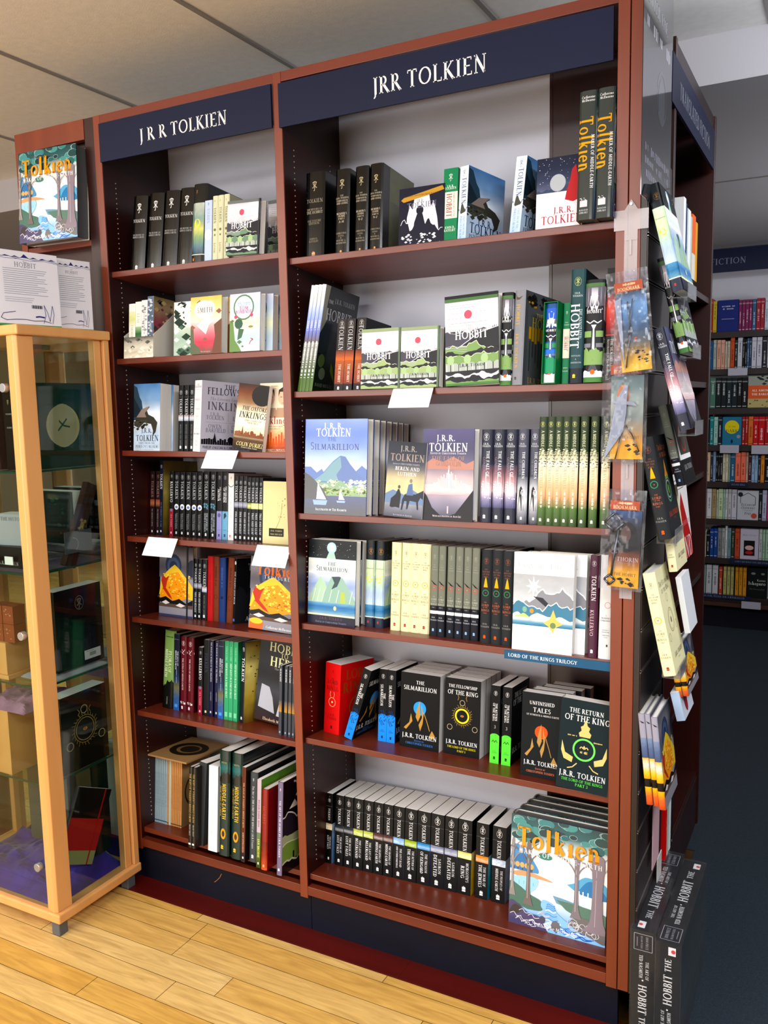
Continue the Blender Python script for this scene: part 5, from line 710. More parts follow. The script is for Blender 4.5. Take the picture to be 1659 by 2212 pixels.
STY['crmface'] = dict(bg='d8cf98', fr=[('R', 0, 0, 1, 1, 'dcd4a0'), ('C', lambda s: (s.dots(.55, .4, .85, .8, '7a6a3c', 18, .02, 4), s.line([(.5, .24), (.62, .36), (.7, .5), (.72, .66)], .012, '6a5a34'))), ('R', .24, .12, .8, .25, '16140e'), ('T', 'J.R.R. TOLKIEN', .52, .21, .045, 'd8cc90', .48), ('T', 'TREE AND LEAF', .52, .155, .045, 'd8cc90', .48)])
STY['dragbook'] = dict(hard=1, bg='8a8c98', bf='8a8c98', fr=[('C', art_hoard), ('R', 0, 0, 1, .03, '3c4468')])
STY['leathr'] = dict(hard=1, bg='a81c24', mat='M', sp=[('W', .5, .5, .3, .5, '8a1218', True), ('R', .1, .9, .9, .903, '8a1218')])
STY['leathb'] = dict(hard=1, bg='6a3620', mat='M', sp=[('W', .5, .7, .3, .3, '4a2414', True), ('O', .5, .38, .3, .06, '4a2414'), ('O', .5, .2, .1, .03, '4a2414')])
STY['leathn'] = dict(hard=1, bg='20386c', mat='M', sp=[('W', .5, .7, .3, .3, '3a548c', True), ('R', .3, .36, .7, .4, '0e1c40')])
STY['quest'] = dict(bg='16171a', bf='16171a', sp=[('E', .5, .93, .34, .5, 'c8ccd0'), ('V', 'THE TOLKIEN QUIZ BOOK', .5, .55, .6, 'c0c4c8', .5), ('E', .5, .06, .4, .4, '4a6ac0')], fr=[('T', 'Tolkien', .6, .86, .14, '9a9ca0', .8, {'lc': True}), ('T', 'Quest', .6, .74, .14, '9a9ca0', .8, {'lc': True}), ('H', .0, .44, .2, '222428', 3), ('T', 'Tales of', .55, .22, .05, '8a8c90'), ('T', 'the world', .5, .17, .05, '8a8c90'), ('T', 'ANDREA', .5, .07, .09, 'c8ccd0', .6)])
STY['treasf'] = dict(hard=1, bg='7a7884', fr=[('C', art_hoard), ('T', 'Tolkien', .54, .84, .22, 'd8702c', .84, {'lc': True, 'bold': 1.5}), ('T', 'TREASURES', .56, .73, .055, 'c8ccd8', .8, {'sp': 4}), ('K', [(0, 0), (.02, .1), (.3, .1), (.28, 0)], 'd86a3c'), ('E', .15, .11, .13, .05, 'e8c04a'), ('T', 'Catherine McIlwaine', .6, .045, .04, 'eef0f4', .5, {'lc': True})])
STY['flora'] = dict(hard=1, bg='7aa05c', bf='4c4420', sp=[('H', .0, .32, .07, '0e120e', 4, {}), ('W', .5, .92, .1, .6, '3c5c34'), ('V', 'FLORA OF', .62, .6, .26, 'e4ecd4', .28), ('V', 'MIDDLE-EARTH', .3, .58, .28, 'f0f4e4', .36), ('V', 'OXFORD', .5, .1, .1, 'a8b49a', .1)])
STY['keys'] = dict(bg='1c2436', bf='14161e', sp=[('G', 0, .3, ['2f64b0', '3a5c8c', '6a6c4c'], .4), ('G', .3, .5, ['6a6c4c', '2c3c5c', '1c2436'], .4), ('W', .5, .93, .1, .8, '8a9cc0'), ('V', 'THE KEYS OF', .68, .68, .24, 'd0d8e8', .2), ('V', 'MIDDLE-EARTH', .36, .66, .26, 'd8e0f0', .26), ('W', .5, .45, .16, .18, '8a9cc0', True), ('R', .2, .04, .7, .08, '5a94e0')])
STY['song'] = dict(hard=1, bg='5c1222', bf='3c0c16', sp=[('M', .5, .91, .42, 'e8d8dc', True), ('K', [(0, .8), (.3, .83), (.5, .8), (.7, .83), (1, .8), (1, .78), (.6, .76), (.3, .78), (0, .78)], 'e8dce0'), ('V', 'THE SONG OF MIDDLE-EARTH', .45, .5, .2, 'e8d8dc', .46), ('D', .05, .1, .95, .13, 'f0e4e8', 14, .1), ('P', .4, .05, .3, 'f8f0f2')])
STY['darkmag'] = dict(bg='15161c', sp=[('V', 'TOLKIEN', .5, .7, .5, '3c4250', .5), ('R', .3, .04, .6, .07, 'd8d8a8')]); STY['magic'] = dict(bg='191a3c', sp=[('V', 'THE MAGICAL WORLD OF THE INKLINGS', .5, .72, .34, 'c8ccd8', .52), ('V', 'GARETH KNIGHT', .5, .27, .3, 'a8acc0', .12), ('P', .5, .06, .4, 'd8dce8')])
STY['green1'] = dict(bg='3c9a6a', sp=[('V', 'PATRICK CURRY', .5, .84, .3, '9ad8b4', .18), ('V', 'DEEP ROOTS IN A TIME OF FROST', .5, .5, .4, 'd8f4e0', .44), ('R', .2, .04, .8, .1, '7ac89a')])
STY['atlasg'] = dict(hard=1, bg='22242a', bf='8a7c3c', sp=[('M', .5, .91, .44, 'd8dce0', True), ('V', 'TOLKIEN', .5, .66, .62, 'f0f2f4', .3), ('P', .45, .06, .36, 'f4f4f4')], fr=[('G', 0, 1, ['6a4c24', 'b8a048', 'd8cc7c', '8a7c3c'], .5, {'sc': 5}), ('T', 'TOLKIEN', .7, .6, .16, '3c3420', .9), ('T', 'A SKETCH', .72, .52, .1, '4c4428', .6), ('D', .1, .1, .9, .95, '4c4020', 40, .02)])
STY['hero'] = dict(bg='141314', fr=[('G', 0, .9, ['2c1418', '1c1a1c', '3c4048', '16161a', '22242c', '141416'], .5, {'sc': 3}), ('K', [(.06, .16), (.1, .44), (.26, .42), (.34, .3), (.4, .12)], 'a8acb8'), ('K', [(.44, .1), (.52, .4), (.64, .44), (.7, .2), (.9, .08)], 'b8bcc8'), ('K', [(.5, .16), (.56, .4), (.6, .36), (.58, .14)], '1c1c20'), ('R', 0, 0, 1, .07, '30141c'), ('T', 'HOBBIT', .56, .9, .15, 'c8c49a', .8), ('T', 'TO', .5, .82, .08, 'b8b48c'), ('T', 'HERO', .52, .73, .16, 'e0dca8', .6), ('T', 'The making of', .5, .65, .04, '8a8a80', .5, {'lc': True}), ('T', 'Elizabeth M Stephen', .46, .035, .045, 'e0c8a8', .6, {'lc': True})])
STY['treassp'] = dict(bg='40444c', sp=[('V', 'McILWAINE', .5, .86, .5, 'e4e8ec', .2), ('V', 'TREASURES', .55, .4, .46, '8a8a70', .4), ('G', .34, .5, ['b8883c', '4c5058'], .4), ('P', .5, .05, .5, 'a8b0b8')])
STY['slimbl'] = dict(bg='9ab0bc', mat='M', sp=[('W', .5, .5, .5, .5, '7a94a4', True), ('R', 0, .03, 1, .045, '2c3c4c')]); STY['slimor'] = dict(bg='c8905c', bf='b0885c', mat='M', sp=[('W', .5, .5, .4, .5, 'a8744a', True), ('R', 0, .02, 1, .035, '5a3c20')], fr=[('R', 0, 0, 1, 1, 'a8865c'), ('O', .5, .5, .4, .05, '3c3020', {})]); STY['slimcr'] = dict(bg='b8c8bc', mat='M')
STY['mapsp'] = dict(hard=1, bg='26221e', bf='2c2a28', mat='G', sp=[('V', "THE MAPS OF TOLKIEN'S MIDDLE-EARTH", .5, .62, .5, 'b89c58', .6), ('V', 'BRIAN SIBLEY', .5, .22, .34, 'b8b4a8', .14), ('R', .2, .04, .8, .06, 'f0f0f0')])
STY['grnote'] = dict(bg='3c3e40', bf='2c2e30', sp=[], fr=[('C', art_text(30, '8a8c90', .5, .95, .2, .9))]); STY['whsp'] = dict(bg='f2f2f2', bf='d8d8d8', mat='M', sp=[('W', .4, .4, .3, .4, 'c8ccd0', True)])
STY['screen'] = dict(hard=1, bg='10302c', bf='0c1a1c', mat='G', sp=[('G', .72, .9, ['0c1818', '143c3c', '1c6060', '123c3c'], .4), ('H', .7, .77, .05, '0a1414', 4, {}), ('T', 'WETA', .5, .89, .12, 'a89c5c'), ('V', 'MIDDLE-EARTH', .55, .52, .4, 'd8b044', .34, {'bold': 1.4}), ('V', 'FROM SCRIPT TO SCREEN', .22, .52, .14, 'b89440', .32), ('E', .5, .21, .24, .42, 'c8922c', {'n': 16}), ('E', .5, .21, .13, .24, '3c2408', {'n': 12}), ('P', .42, .08, .26, 'e0b848')])
STY['atlas'] = dict(bg='5c2f1c', bf='1c1614', sp=[('V', "THE ATLAS OF TOLKIEN'S MIDDLE-EARTH", .5, .6, .36, 'd8b490', .54), ('V', 'KAREN WYNN FONSTAD', .5, .2, .3, 'e8dcd0', .22), ('R', 0, 0, 1, .1, '2c1c24'), ('P', .5, .045, .4, 'f4f4f4')])
STY['artlr'] = dict(hard=1, bg='44484a', bf='1c1e20', sp=[('M', .5, .92, .3, 'd0d4d4', False), ('V', 'The Art of THE LORD OF THE RINGS by J.R.R.Tolkien', .5, .5, .24, 'd0d4d4', .7), ('P', .5, .06, .32, 'f4f4f4')])
STY['hobguide'] = dict(bg='b8a8b4', bf='3c6a24', sp=[('G', 0, .4, ['34401c', '5c6c24', '6a7c5c'], .3), ('W', .5, .62, .4, .3, '8a5c74', True), ('V', 'IAN BRODIE', .5, .22, .5, 'e0e48c', .22), ('P', .5, .05, .4, 'f4f4f4')], fr=[('G', 0, 1, ['1c3c10', '3c6a20', '5c8c34'], .5, {'sc': 7})])
STY['redhob'] = dict(hard=1, bg='801c14', bf='7a120c', mat='G', sp=[('G', 0, .35, ['b8502c', '8a2c1c', '6a1c14'], .4), ('V', 'HOBBIT', .42, .68, .5, 'a8402c', .24), ('P', .5, .05, .3, 'f0b488')])
STY['artho'] = dict(hard=1, bg='6c6480', bf='15131a', mat='G', sp=[('M', .5, .92, .36, 'e8e8f0', False), ('V', 'THE ART OF THE HOBBIT BY J.R.R. TOLKIEN', .5, .5, .3, 'e4e0ec', .62), ('P', .45, .06, .34, 'f8f8fc')], fr=[('R', 0, 0, 1, 1, '161318'), ('O', .2, .87, .1, .02, 'e8e4d8', {'a0': -60, 'a1': 90}), ('K', [(.12, .68), (.22, .76), (.3, .68)], 'e8e4dc'), ('K', [(.3, .66), (.42, .8), (.54, .66)], 'e8e4dc'), ('H', .36, .56, .14, '2a2630', 3, {'cap': ('e8e4dc', .014)}), ('H', .3, .4, .06, 'a8b488', 5, {}), ('H', .12, .3, .05, '7a9a4c', 6, {'cap': ('d8e0b8', .012)}), ('R', .2, .12, .23, .2, '1c1a16'), ('R', .5, .12, .53, .2, '1c1a16'), ('H', 0, .12, .05, '1c1a1a', 7, {'cap': ('c8ccb0', .02)}), ('T', 'H', .8, .42, .2, 'f0f0f0')])
STY['backhob'] = dict(hard=1, bg='3f8a50', bb='3f8a50', bk=[('C', art_back)], sp=[('D', 0, 0, 1, 1, '16302c', 40, .3)])
STY['boxgreen'] = dict(bg='3a8068', bf='12382c', mat='G', flat=1, sp=[('M', .5, .88, .34, 'a8c86c', False), ('R', .3, .1, .5, .13, 'b87a4c')], fr=[('O', .5, .5, .25, .05, 'b8ac84'), ('E', .5, .5, .21, .26, 'a8a080'), ('Z', [(.42, .44), (.5, .52), (.56, .58)], .02, '2c4a3c'), ('Z', [(.44, .56), (.5, .5), (.6, .48)], .02, '2c4a3c')])
STY['boxdark'] = dict(bg='101214', bf='14161a', mat='G', flat=1, sp=[('M', .5, .8, .3, 'b8a878', False), ('T', 'TOLKIEN', .5, .66, .1, 'b8b8b8'), ('T', 'HOBBIT', .5, .5, .1, 'b8b8b8')], fr=[('M', .52, .8, .16, '8a8478', True)])
STY['boxring'] = dict(bg='1a1815', bf='22201b', mat='G', flat=1, fr=[('C', lambda s: art_ringed(s, '1f1c18', 'a88a4c', .5, .5, .2)), ('O', .5, .5, .2, .01, 'b8965c')])
STY['boxmar'] = dict(bg='3c2026', bf='34181e', mat='G', flat=1, fr=[('T', 'J.R.R. TOLKIEN', .4, .5, .05, 'a89a9c')])
STY['notered'] = dict(hard=1, bg='1c1a1c', bf='1c1c1e', fr=[('R', 0, .18, 1, .6, 'b83434'), ('R', 0, 0, 1, .18, '9a9c70'), ('R', .8, 0, .84, 1, 'b02c2c')])
STY['whset'] = dict(bg='b8b8c4', bf='a8a8b0', flat=1, sp=[('R', 0, 0, .3, 1, '3c3c44'), ('K', [(.02, .7), (.12, .9), (.28, .7)], 'e8e8ee')], fr=[('T', 'THE HISTORY', .6, .85, .1, '4a4a54')])
STY['tealset'] = dict(bg='10201e', bf='102824', mat='G', flat=1, fr=[('D', .1, .2, .9, .9, '1c4038', 20, .04)])
STY['paperwh'] = dict(bg='eceef0', bf='dcdfe6', mat='M'); STY['andcard'] = dict(bg='e8e4e4', bf='e8e4e4', mat='M', fr=[('R', 0, 0, 1, 1, 'ece8e8'), ('K', [(0, .16), (.5, .8), (1, .2), (1, 0), (0, 0)], 'b01c24'), ('C', art_text(3, '5a5a5c', .1, .8, .78, .95)), ('T', 'WOLFGANG HERRNDORF', .5, .42, .06, 'd87a80', .9), ('T', 'SAND', .5, .12, .3, 'e8d8d8', .96)])
STY['sinfob'] = dict(bg='b0c4dc', bf='c8d0dc', mat='M', fr=[('E', .4, .5, .14, .2, '8a2c3c')])
STY['dragthin'] = dict(hard=1, bg='9a98a8', bf='8a8c98', sp=[('G', 0, .2, ['b84a2c', 'd86a3c', 'e8b43c'], .3), ('G', .2, .29, ['1c1814', '2c241c'], .3), ('G', .29, .52, ['e8a02c', 'f0c44c', 'e0dcd4', 'f0b43c'], .3), ('G', .52, .74, ['4c5878', '5c6a8c', '7a8ca8'], .2), ('K', [(.1, .93), (.6, .915), (.9, .9), (.5, .9)], '2c2c34')], fr=[('C', art_hoard)])
for d_ in STY.values(): d_['mat'] = {'G': GLOSS, 'M': MATTE, None: SATIN}[d_.get('mat')]

# ------------------------------------------------------------------ the books on the shelves, in metres
book('histh', 0.0549, 0.1650, 0.2065, 0.0317, 0.0300, 1.7759, 0, 0, 0, 'stout black one-volume hardback, far left on wide bay top shelf')
book('comp1', 0.0397, 0.1650, 0.2025, 0.1172, 0.0300, 1.7759, 0, 0, 0, 'black guide lettered A-M, second book on wide bay top shelf')
book('comp2', 0.0358, 0.1650, 0.2021, 0.1719, 0.0300, 1.7759, 0, 0, 0, 'black guide lettered N-Z, left of its twin, on wide bay top shelf')
book('comp3', 0.0346, 0.1650, 0.2025, 0.2125, 0.0300, 1.7759, 0, 0, 0, 'black guide lettered N-Z with olive side showing, on wide bay top shelf')
book('navyface', 0.0276, 0.1156, 0.1331, 0.2927, 0.0300, 1.7759, 0, 0, 1, "navy and white children's hardback with gold ribbon, faced out on wide bay top shelf")
book('greensp', 0.0345, 0.1300, 0.1635, 0.4042, 0.0300, 1.7759, 0, 0, 0, 'green paperback with cream middle panel on wide bay top shelf')
book('peril', 0.0240, 0.1350, 0.1624, 0.4405, 0.0300, 1.7759, 0, -0.28, 0, 'pale blue paperback with flying creature cover turned outwards on wide bay top shelf')
book('peril', 0.0266, 0.1350, 0.1631, 0.5630, 0.0300, 1.7777, 0.067, -0.22, 0, 'pale blue paperback beside the snow scene cover on wide bay top shelf')
book('snowface', 0.0196, 0.0994, 0.1455, 0.6284, 0.0120, 1.7775, 0, 0, 1, 'faced-out book with red figure in a snow scene on wide bay top shelf')
book('maker', 0.0360, 0.2300, 0.2566, 0.7234, -0.0180, 1.7802, 0, 0, 0, 'left of two tall dark grey shrink-wrapped hardbacks with gold lettering on wide bay top shelf', group='tall dark grey shrink-wrapped hardbacks with gold lettering on top shelf of wide bay')
book('maker', 0.0360, 0.2300, 0.2566, 0.7602, -0.0180, 1.7802, 0, 0, 0, 'right of two tall dark grey shrink-wrapped hardbacks with gold lettering on wide bay top shelf', group='tall dark grey shrink-wrapped hardbacks with gold lettering on top shelf of wide bay')
book('thinhob', 0.0103, 0.1650, 0.2633, 0.0062, 0.0200, 1.4534, 0.142, 0, 0, 'leftmost of the four thin leaning illustrated paperbacks on wide bay second shelf', group='thin leaning illustrated paperbacks on second shelf of wide bay')
book('thinhob', 0.0103, 0.1650, 0.2633, 0.0167, 0.0200, 1.4534, 0.142, 0, 0, 'second from left of the four thin leaning illustrated paperbacks on wide bay second shelf', group='thin leaning illustrated paperbacks on second shelf of wide bay')
book('thinhob', 0.0103, 0.1650, 0.2633, 0.0278, 0.0200, 1.4534, 0.142, 0, 0, 'third from left of the four thin leaning illustrated paperbacks on wide bay second shelf', group='thin leaning illustrated paperbacks on second shelf of wide bay')
book('thinhob', 0.0103, 0.1650, 0.2633, 0.0388, 0.0200, 1.4534, 0.142, 0, 0, 'rightmost of the four thin leaning illustrated paperbacks on wide bay second shelf', group='thin leaning illustrated paperbacks on second shelf of wide bay')
book('brown', 0.0248, 0.1290, 0.1727, 0.1128, 0.0200, 1.4532, 0.0506, 0, 0, 'leftmost of the three brown and black paperback spines on wide bay second shelf', group='brown and black paperback spines on second shelf of wide bay')
book('brown', 0.0248, 0.1290, 0.1727, 0.1385, 0.0200, 1.4532, 0.0506, 0, 0, 'second from left of the three brown and black paperback spines on wide bay second shelf', group='brown and black paperback spines on second shelf of wide bay')
book('brown', 0.0248, 0.1290, 0.1727, 0.1675, 0.0200, 1.4532, 0.0506, 0, 0, 'rightmost of the three brown and black paperback spines on wide bay second shelf', group='brown and black paperback spines on second shelf of wide bay')
book('peaksmall', 0.0256, 0.1038, 0.1407, 0.1999, 0.0020, 1.4535, 0, 0, 1, 'small faced-out mountain landscape hardback, the left one on wide bay second shelf')
book('peaksmall', 0.0256, 0.0981, 0.1386, 0.3059, 0.0000, 1.4537, 0, 0, 1, 'small faced-out mountain landscape hardback, the right one on wide bay second shelf', group='stack of of the right small mountain landscape hardback')
book('peaksmall', 0.0256, 0.0981, 0.1386, 0.3059, 0.0270, 1.4512, 0, 0, 1, 'copy directly behind of the right small mountain landscape hardback', group='stack of of the right small mountain landscape hardback')
book('peakbig', 0.0296, 0.1274, 0.2010, 0.4226, 0.0000, 1.4537, -0.042, 0, 1, 'large faced-out mountain landscape hardback with pink sun on wide bay second shelf')
book('peaksp', 0.0263, 0.1600, 0.2029, 0.5465, 0.0100, 1.4528, 0, 0, 0, 'black, white and green patterned spine left of the grey hardback on wide bay second shelf')
book('greyhob', 0.0259, 0.1600, 0.2051, 0.5737, 0.0100, 1.4528, 0, -0.2, 0, 'grey hardback with yellow trees on its cover on wide bay second shelf')
#SLIP
book('greensp', 0.0144, 0.1290, 0.1722, 0.6843, 0.0200, 1.4519, 0, 0, 0, 'green paperback wedged between green slipcase and teal hardback')
book('annot', 0.0307, 0.1700, 0.2384, 0.7024, 0.0050, 1.4532, 0, 0, 0, 'tall dark teal hardback with large white title on wide bay second shelf')
book('peaksp', 0.0394, 0.1600, 0.2124, 0.7354, 0.0000, 1.4537, 0, 0, 0, 'thick rounded black, white and green hardback spine on wide bay second shelf')
book('redblk', 0.0219, 0.1600, 0.2351, 0.7776, 0.0100, 1.4528, 0, 0, 0, 'black paperback with red flame picture beside the right upright')
book('bluemt', 0.0306, 0.1798, 0.2385, 0.0199, 0.0120, 1.1451, 0, 0, 1, 'large blue hardback with mountain and sailing boats, faced out on wide bay third shelf', group='stack of of the large blue mountain hardback')
book('bluemt', 0.0306, 0.1798, 0.2385, 0.0199, 0.0442, 1.1422, 0, 0, 1, 'copy directly behind of the large blue mountain hardback', group='stack of of the large blue mountain hardback')
book('bluemt', 0.0306, 0.1798, 0.2385, 0.0199, 0.0764, 1.1393, 0, 0, 1, 'second copy behind of the large blue mountain hardback', group='stack of of the large blue mountain hardback')
book('bluemt', 0.0306, 0.1798, 0.2385, 0.0199, 0.1086, 1.1364, 0, 0, 1, 'third copy behind of the large blue mountain hardback', group='stack of of the large blue mountain hardback')
book('bluemt', 0.0306, 0.1798, 0.2385, 0.0199, 0.1408, 1.1335, 0, 0, 1, 'fourth copy behind of the large blue mountain hardback', group='stack of of the large blue mountain hardback')
book('bluemt', 0.0306, 0.1798, 0.2385, 0.0199, 0.1730, 1.1306, 0, 0, 1, 'fifth copy behind of the large blue mountain hardback', group='stack of of the large blue mountain hardback')
book('bluemt', 0.0306, 0.1798, 0.2385, 0.0199, 0.2052, 1.1277, 0, 0, 1, 'rearmost copy behind of the large blue mountain hardback', group='stack of of the large blue mountain hardback')
book('rider', 0.0176, 0.1007, 0.1793, 0.2555, 0.0000, 1.1521, 0.0584, 0, 1, 'grey paperback with horse and rider, leaning on wide bay third shelf')
book('towersf', 0.0316, 0.1285, 0.2127, 0.3539, 0.0050, 1.1457, 0, 0, 1, 'grey-violet hardback with white city cover, faced out on wide bay third shelf')
book('towersp', 0.0277, 0.1500, 0.2118, 0.4930, 0.0200, 1.1444, 0, 0, 0, 'leftmost of the three grey-violet spines with white towers on wide bay third shelf', group='grey-violet spines with white towers on third shelf of wide bay')
book('towersp', 0.0277, 0.1500, 0.2118, 0.5219, 0.0200, 1.1444, 0, 0, 0, 'second from left of the three grey-violet spines with white towers on wide bay third shelf', group='grey-violet spines with white towers on third shelf of wide bay')
book('towersp', 0.0277, 0.1500, 0.2118, 0.5510, 0.0200, 1.1444, 0, 0, 0, 'rightmost of the three grey-violet spines with white towers on wide bay third shelf', group='grey-violet spines with white towers on third shelf of wide bay')
book('cloaksp', 0.0236, 0.1500, 0.2124, 0.5809, 0.0200, 1.1444, 0, 0, 0, 'left of the two grey spines with cloaked figure on wide bay third shelf', group='grey spines with cloaked figure on third shelf of wide bay')
book('cloaksp', 0.0236, 0.1500, 0.2124, 0.6094, 0.0200, 1.1444, 0, 0, 0, 'right of the two grey spines with cloaked figure on wide bay third shelf', group='grey spines with cloaked figure on third shelf of wide bay')
book('travsp', 0.0178, 0.1700, 0.2385, 0.6317, 0.0120, 1.1451, 0, 0, 0, 'leftmost of the seven tall green-topped landscape hardback spines on wide bay third shelf', group='tall green-topped landscape hardback spines on third shelf of wide bay')
book('travsp', 0.0178, 0.1700, 0.2385, 0.6500, 0.0120, 1.1451, 0, 0, 0, 'second from left of the seven tall green-topped landscape hardback spines on wide bay third shelf', group='tall green-topped landscape hardback spines on third shelf of wide bay')
book('travsp', 0.0178, 0.1700, 0.2385, 0.6670, 0.0120, 1.1451, 0, 0, 0, 'third from left of the seven tall green-topped landscape hardback spines on wide bay third shelf', group='tall green-topped landscape hardback spines on third shelf of wide bay')
book('travsp', 0.0178, 0.1700, 0.2385, 0.6844, 0.0120, 1.1451, 0, 0, 0, 'fourth from left of the seven tall green-topped landscape hardback spines on wide bay third shelf', group='tall green-topped landscape hardback spines on third shelf of wide bay')
book('travsp', 0.0178, 0.1700, 0.2385, 0.7023, 0.0120, 1.1451, 0, 0, 0, 'fifth from left of the seven tall green-topped landscape hardback spines on wide bay third shelf', group='tall green-topped landscape hardback spines on third shelf of wide bay')
book('travsp', 0.0178, 0.1700, 0.2385, 0.7230, 0.0120, 1.1451, 0, 0, 0, 'sixth from left of the seven tall green-topped landscape hardback spines on wide bay third shelf', group='tall green-topped landscape hardback spines on third shelf of wide bay')
book('travsp', 0.0178, 0.1700, 0.2385, 0.7454, 0.0120, 1.1451, 0, 0, 0, 'rightmost of the seven tall green-topped landscape hardback spines on wide bay third shelf', group='tall green-topped landscape hardback spines on third shelf of wide bay')
book('travsp', 0.0188, 0.1700, 0.2375, 0.7700, 0.0120, 1.1451, 0, 0, 0, 'green-topped landscape hardback spine half hidden by the hanging plastic packets')
book('wcface', 0.0256, 0.1418, 0.2190, 0.0052, 0.0340, 0.8549, 0, 0, 1, 'watercolour hardback with star and pale peaks, faced out on wide bay fourth shelf', group='stack of of the watercolour star hardback')
book('wcface', 0.0256, 0.1418, 0.2190, 0.0052, 0.0640, 0.8522, 0, 0, 1, 'copy directly behind of the watercolour star hardback', group='stack of of the watercolour star hardback')
book('wcsp', 0.0274, 0.1550, 0.2215, 0.1560, 0.0660, 0.8520, 0, 0, 0, 'left of the two dark-topped watercolour spines on wide bay fourth shelf', group='dark-topped watercolour spines on fourth shelf of wide bay')
book('wcsp', 0.0274, 0.1550, 0.2215, 0.1847, 0.0660, 0.8520, 0, 0, 0, 'right of the two dark-topped watercolour spines on wide bay fourth shelf', group='dark-topped watercolour spines on fourth shelf of wide bay')
book('cream', 0.0262, 0.1500, 0.2219, 0.2339, 0.0600, 0.8526, 0, 0, 0, 'leftmost of the four cream hardback spines with ring on wide bay fourth shelf', group='cream hardback spines with ring on fourth shelf of wide bay')
book('cream', 0.0262, 0.1500, 0.2219, 0.2631, 0.0600, 0.8526, 0, 0, 0, 'second from left of the four cream hardback spines with ring on wide bay fourth shelf', group='cream hardback spines with ring on fourth shelf of wide bay')
book('cream', 0.0262, 0.1500, 0.2219, 0.2896, 0.0600, 0.8526, 0, 0, 0, 'third from left of the four cream hardback spines with ring on wide bay fourth shelf', group='cream hardback spines with ring on fourth shelf of wide bay')
book('cream', 0.0262, 0.1500, 0.2219, 0.3153, 0.0600, 0.8526, 0, 0, 0, 'rightmost of the four cream hardback spines with ring on wide bay fourth shelf', group='cream hardback spines with ring on fourth shelf of wide bay')
book('greytw', 0.0211, 0.1500, 0.2207, 0.3486, 0.0480, 0.8537, 0, 0, 0, 'leftmost of six grey and black hardback spines with red ring on wide bay fourth shelf', group='grey and black hardback spines with red ring on fourth shelf of wide bay')
book('greytw', 0.0211, 0.1500, 0.2207, 0.3679, 0.0480, 0.8537, 0, 0, 0, 'second from left of six grey and black hardbacks with red ring, wide bay fourth shelf', group='grey and black hardback spines with red ring on fourth shelf of wide bay')
book('greytw', 0.0211, 0.1500, 0.2207, 0.3924, 0.0480, 0.8537, 0, 0, 0, 'third from left of six grey and black hardbacks with red ring, wide bay fourth shelf', group='grey and black hardback spines with red ring on fourth shelf of wide bay')
book('greytw', 0.0211, 0.1500, 0.2207, 0.4136, 0.0480, 0.8537, 0, 0, 0, 'fourth from left of six grey and black hardbacks with red ring, wide bay fourth shelf', group='grey and black hardback spines with red ring on fourth shelf of wide bay')
book('greytw', 0.0211, 0.1500, 0.2207, 0.4349, 0.0480, 0.8537, 0, 0, 0, 'fifth from left of six grey and black hardbacks with red ring, wide bay fourth shelf', group='grey and black hardback spines with red ring on fourth shelf of wide bay')
book('greytw', 0.0211, 0.1500, 0.2207, 0.4554, 0.0480, 0.8537, 0, 0, 0, 'rightmost of six grey and black hardback spines with red ring on wide bay fourth shelf', group='grey and black hardback spines with red ring on fourth shelf of wide bay')
book('darkrk', 0.0257, 0.1500, 0.2208, 0.4849, 0.0350, 0.8548, 0, 0, 0, 'leftmost of the three charcoal hardback spines with gold tree on wide bay fourth shelf', group='charcoal hardback spines with gold tree on fourth shelf of wide bay')
book('darkrk', 0.0257, 0.1500, 0.2208, 0.5115, 0.0350, 0.8548, 0, 0, 0, 'second from left of three charcoal hardback spines with gold tree on wide bay fourth shelf', group='charcoal hardback spines with gold tree on fourth shelf of wide bay')
book('darkrk', 0.0257, 0.1500, 0.2208, 0.5378, 0.0350, 0.8548, 0, 0, 0, 'rightmost of the three charcoal hardback spines with gold tree on wide bay fourth shelf', group='charcoal hardback spines with gold tree on fourth shelf of wide bay')
book('starface', 0.0216, 0.1389, 0.2226, 0.5733, 0.0140, 0.8567, 0, 0, 1, 'white hardback with star and waves, faced out on wide bay fourth shelf', group='stack of of the white star hardback')
book('starface', 0.0216, 0.1389, 0.2226, 0.5953, 0.0380, 0.8546, 0, 0, 1, 'copy directly behind of the white star hardback', group='stack of of the white star hardback')
book('starface', 0.0216, 0.1389, 0.2226, 0.6173, 0.0620, 0.8524, 0, 0, 1, 'second copy behind of the white star hardback', group='stack of of the white star hardback')
book('maroonsp', 0.0195, 0.1500, 0.2251, 0.7455, 0.0200, 0.8562, 0, 0, 0, 'maroon hardback spine on wide bay fourth shelf')
book('whitesp', 0.0309, 0.1500, 0.2276, 0.7679, 0.0200, 0.8562, 0, 0, 0, 'thick white hardback spine against the right upright on wide bay fourth shelf')
book('redbig', 0.0553, 0.1350, 0.1910, 0.0117, 0.0850, 0.5409, 0, -0.21, 0, 'thick red paperback on wide bay fifth shelf')
book('blksilm', 0.0239, 0.1290, 0.1978, 0.0923, 0.0580, 0.5502, 0.284, 0, 0, 'leaning black paperback with blue foot on wide bay fifth shelf')
book('blksilm', 0.0244, 0.1290, 0.1910, 0.1749, 0.0920, 0.5403, 0, 0, 0, 'left of the two upright black paperback spines with blue foot on wide bay fifth shelf', group='upright black paperback spines with blue foot on fifth shelf of wide bay')
book('blksilm', 0.0244, 0.1290, 0.1910, 0.1999, 0.0920, 0.5403, 0, 0, 0, 'right of the two upright black paperback spines with blue foot on wide bay fifth shelf', group='upright black paperback spines with blue foot on fifth shelf of wide bay')
book('blksilm', 0.0336, 0.1107, 0.1939, 0.2425, 0.0850, 0.5409, 0, 0, 1, 'black paperback with blue disc and gold peak, faced out on wide bay fifth shelf', group='stack of of the blue disc paperback')
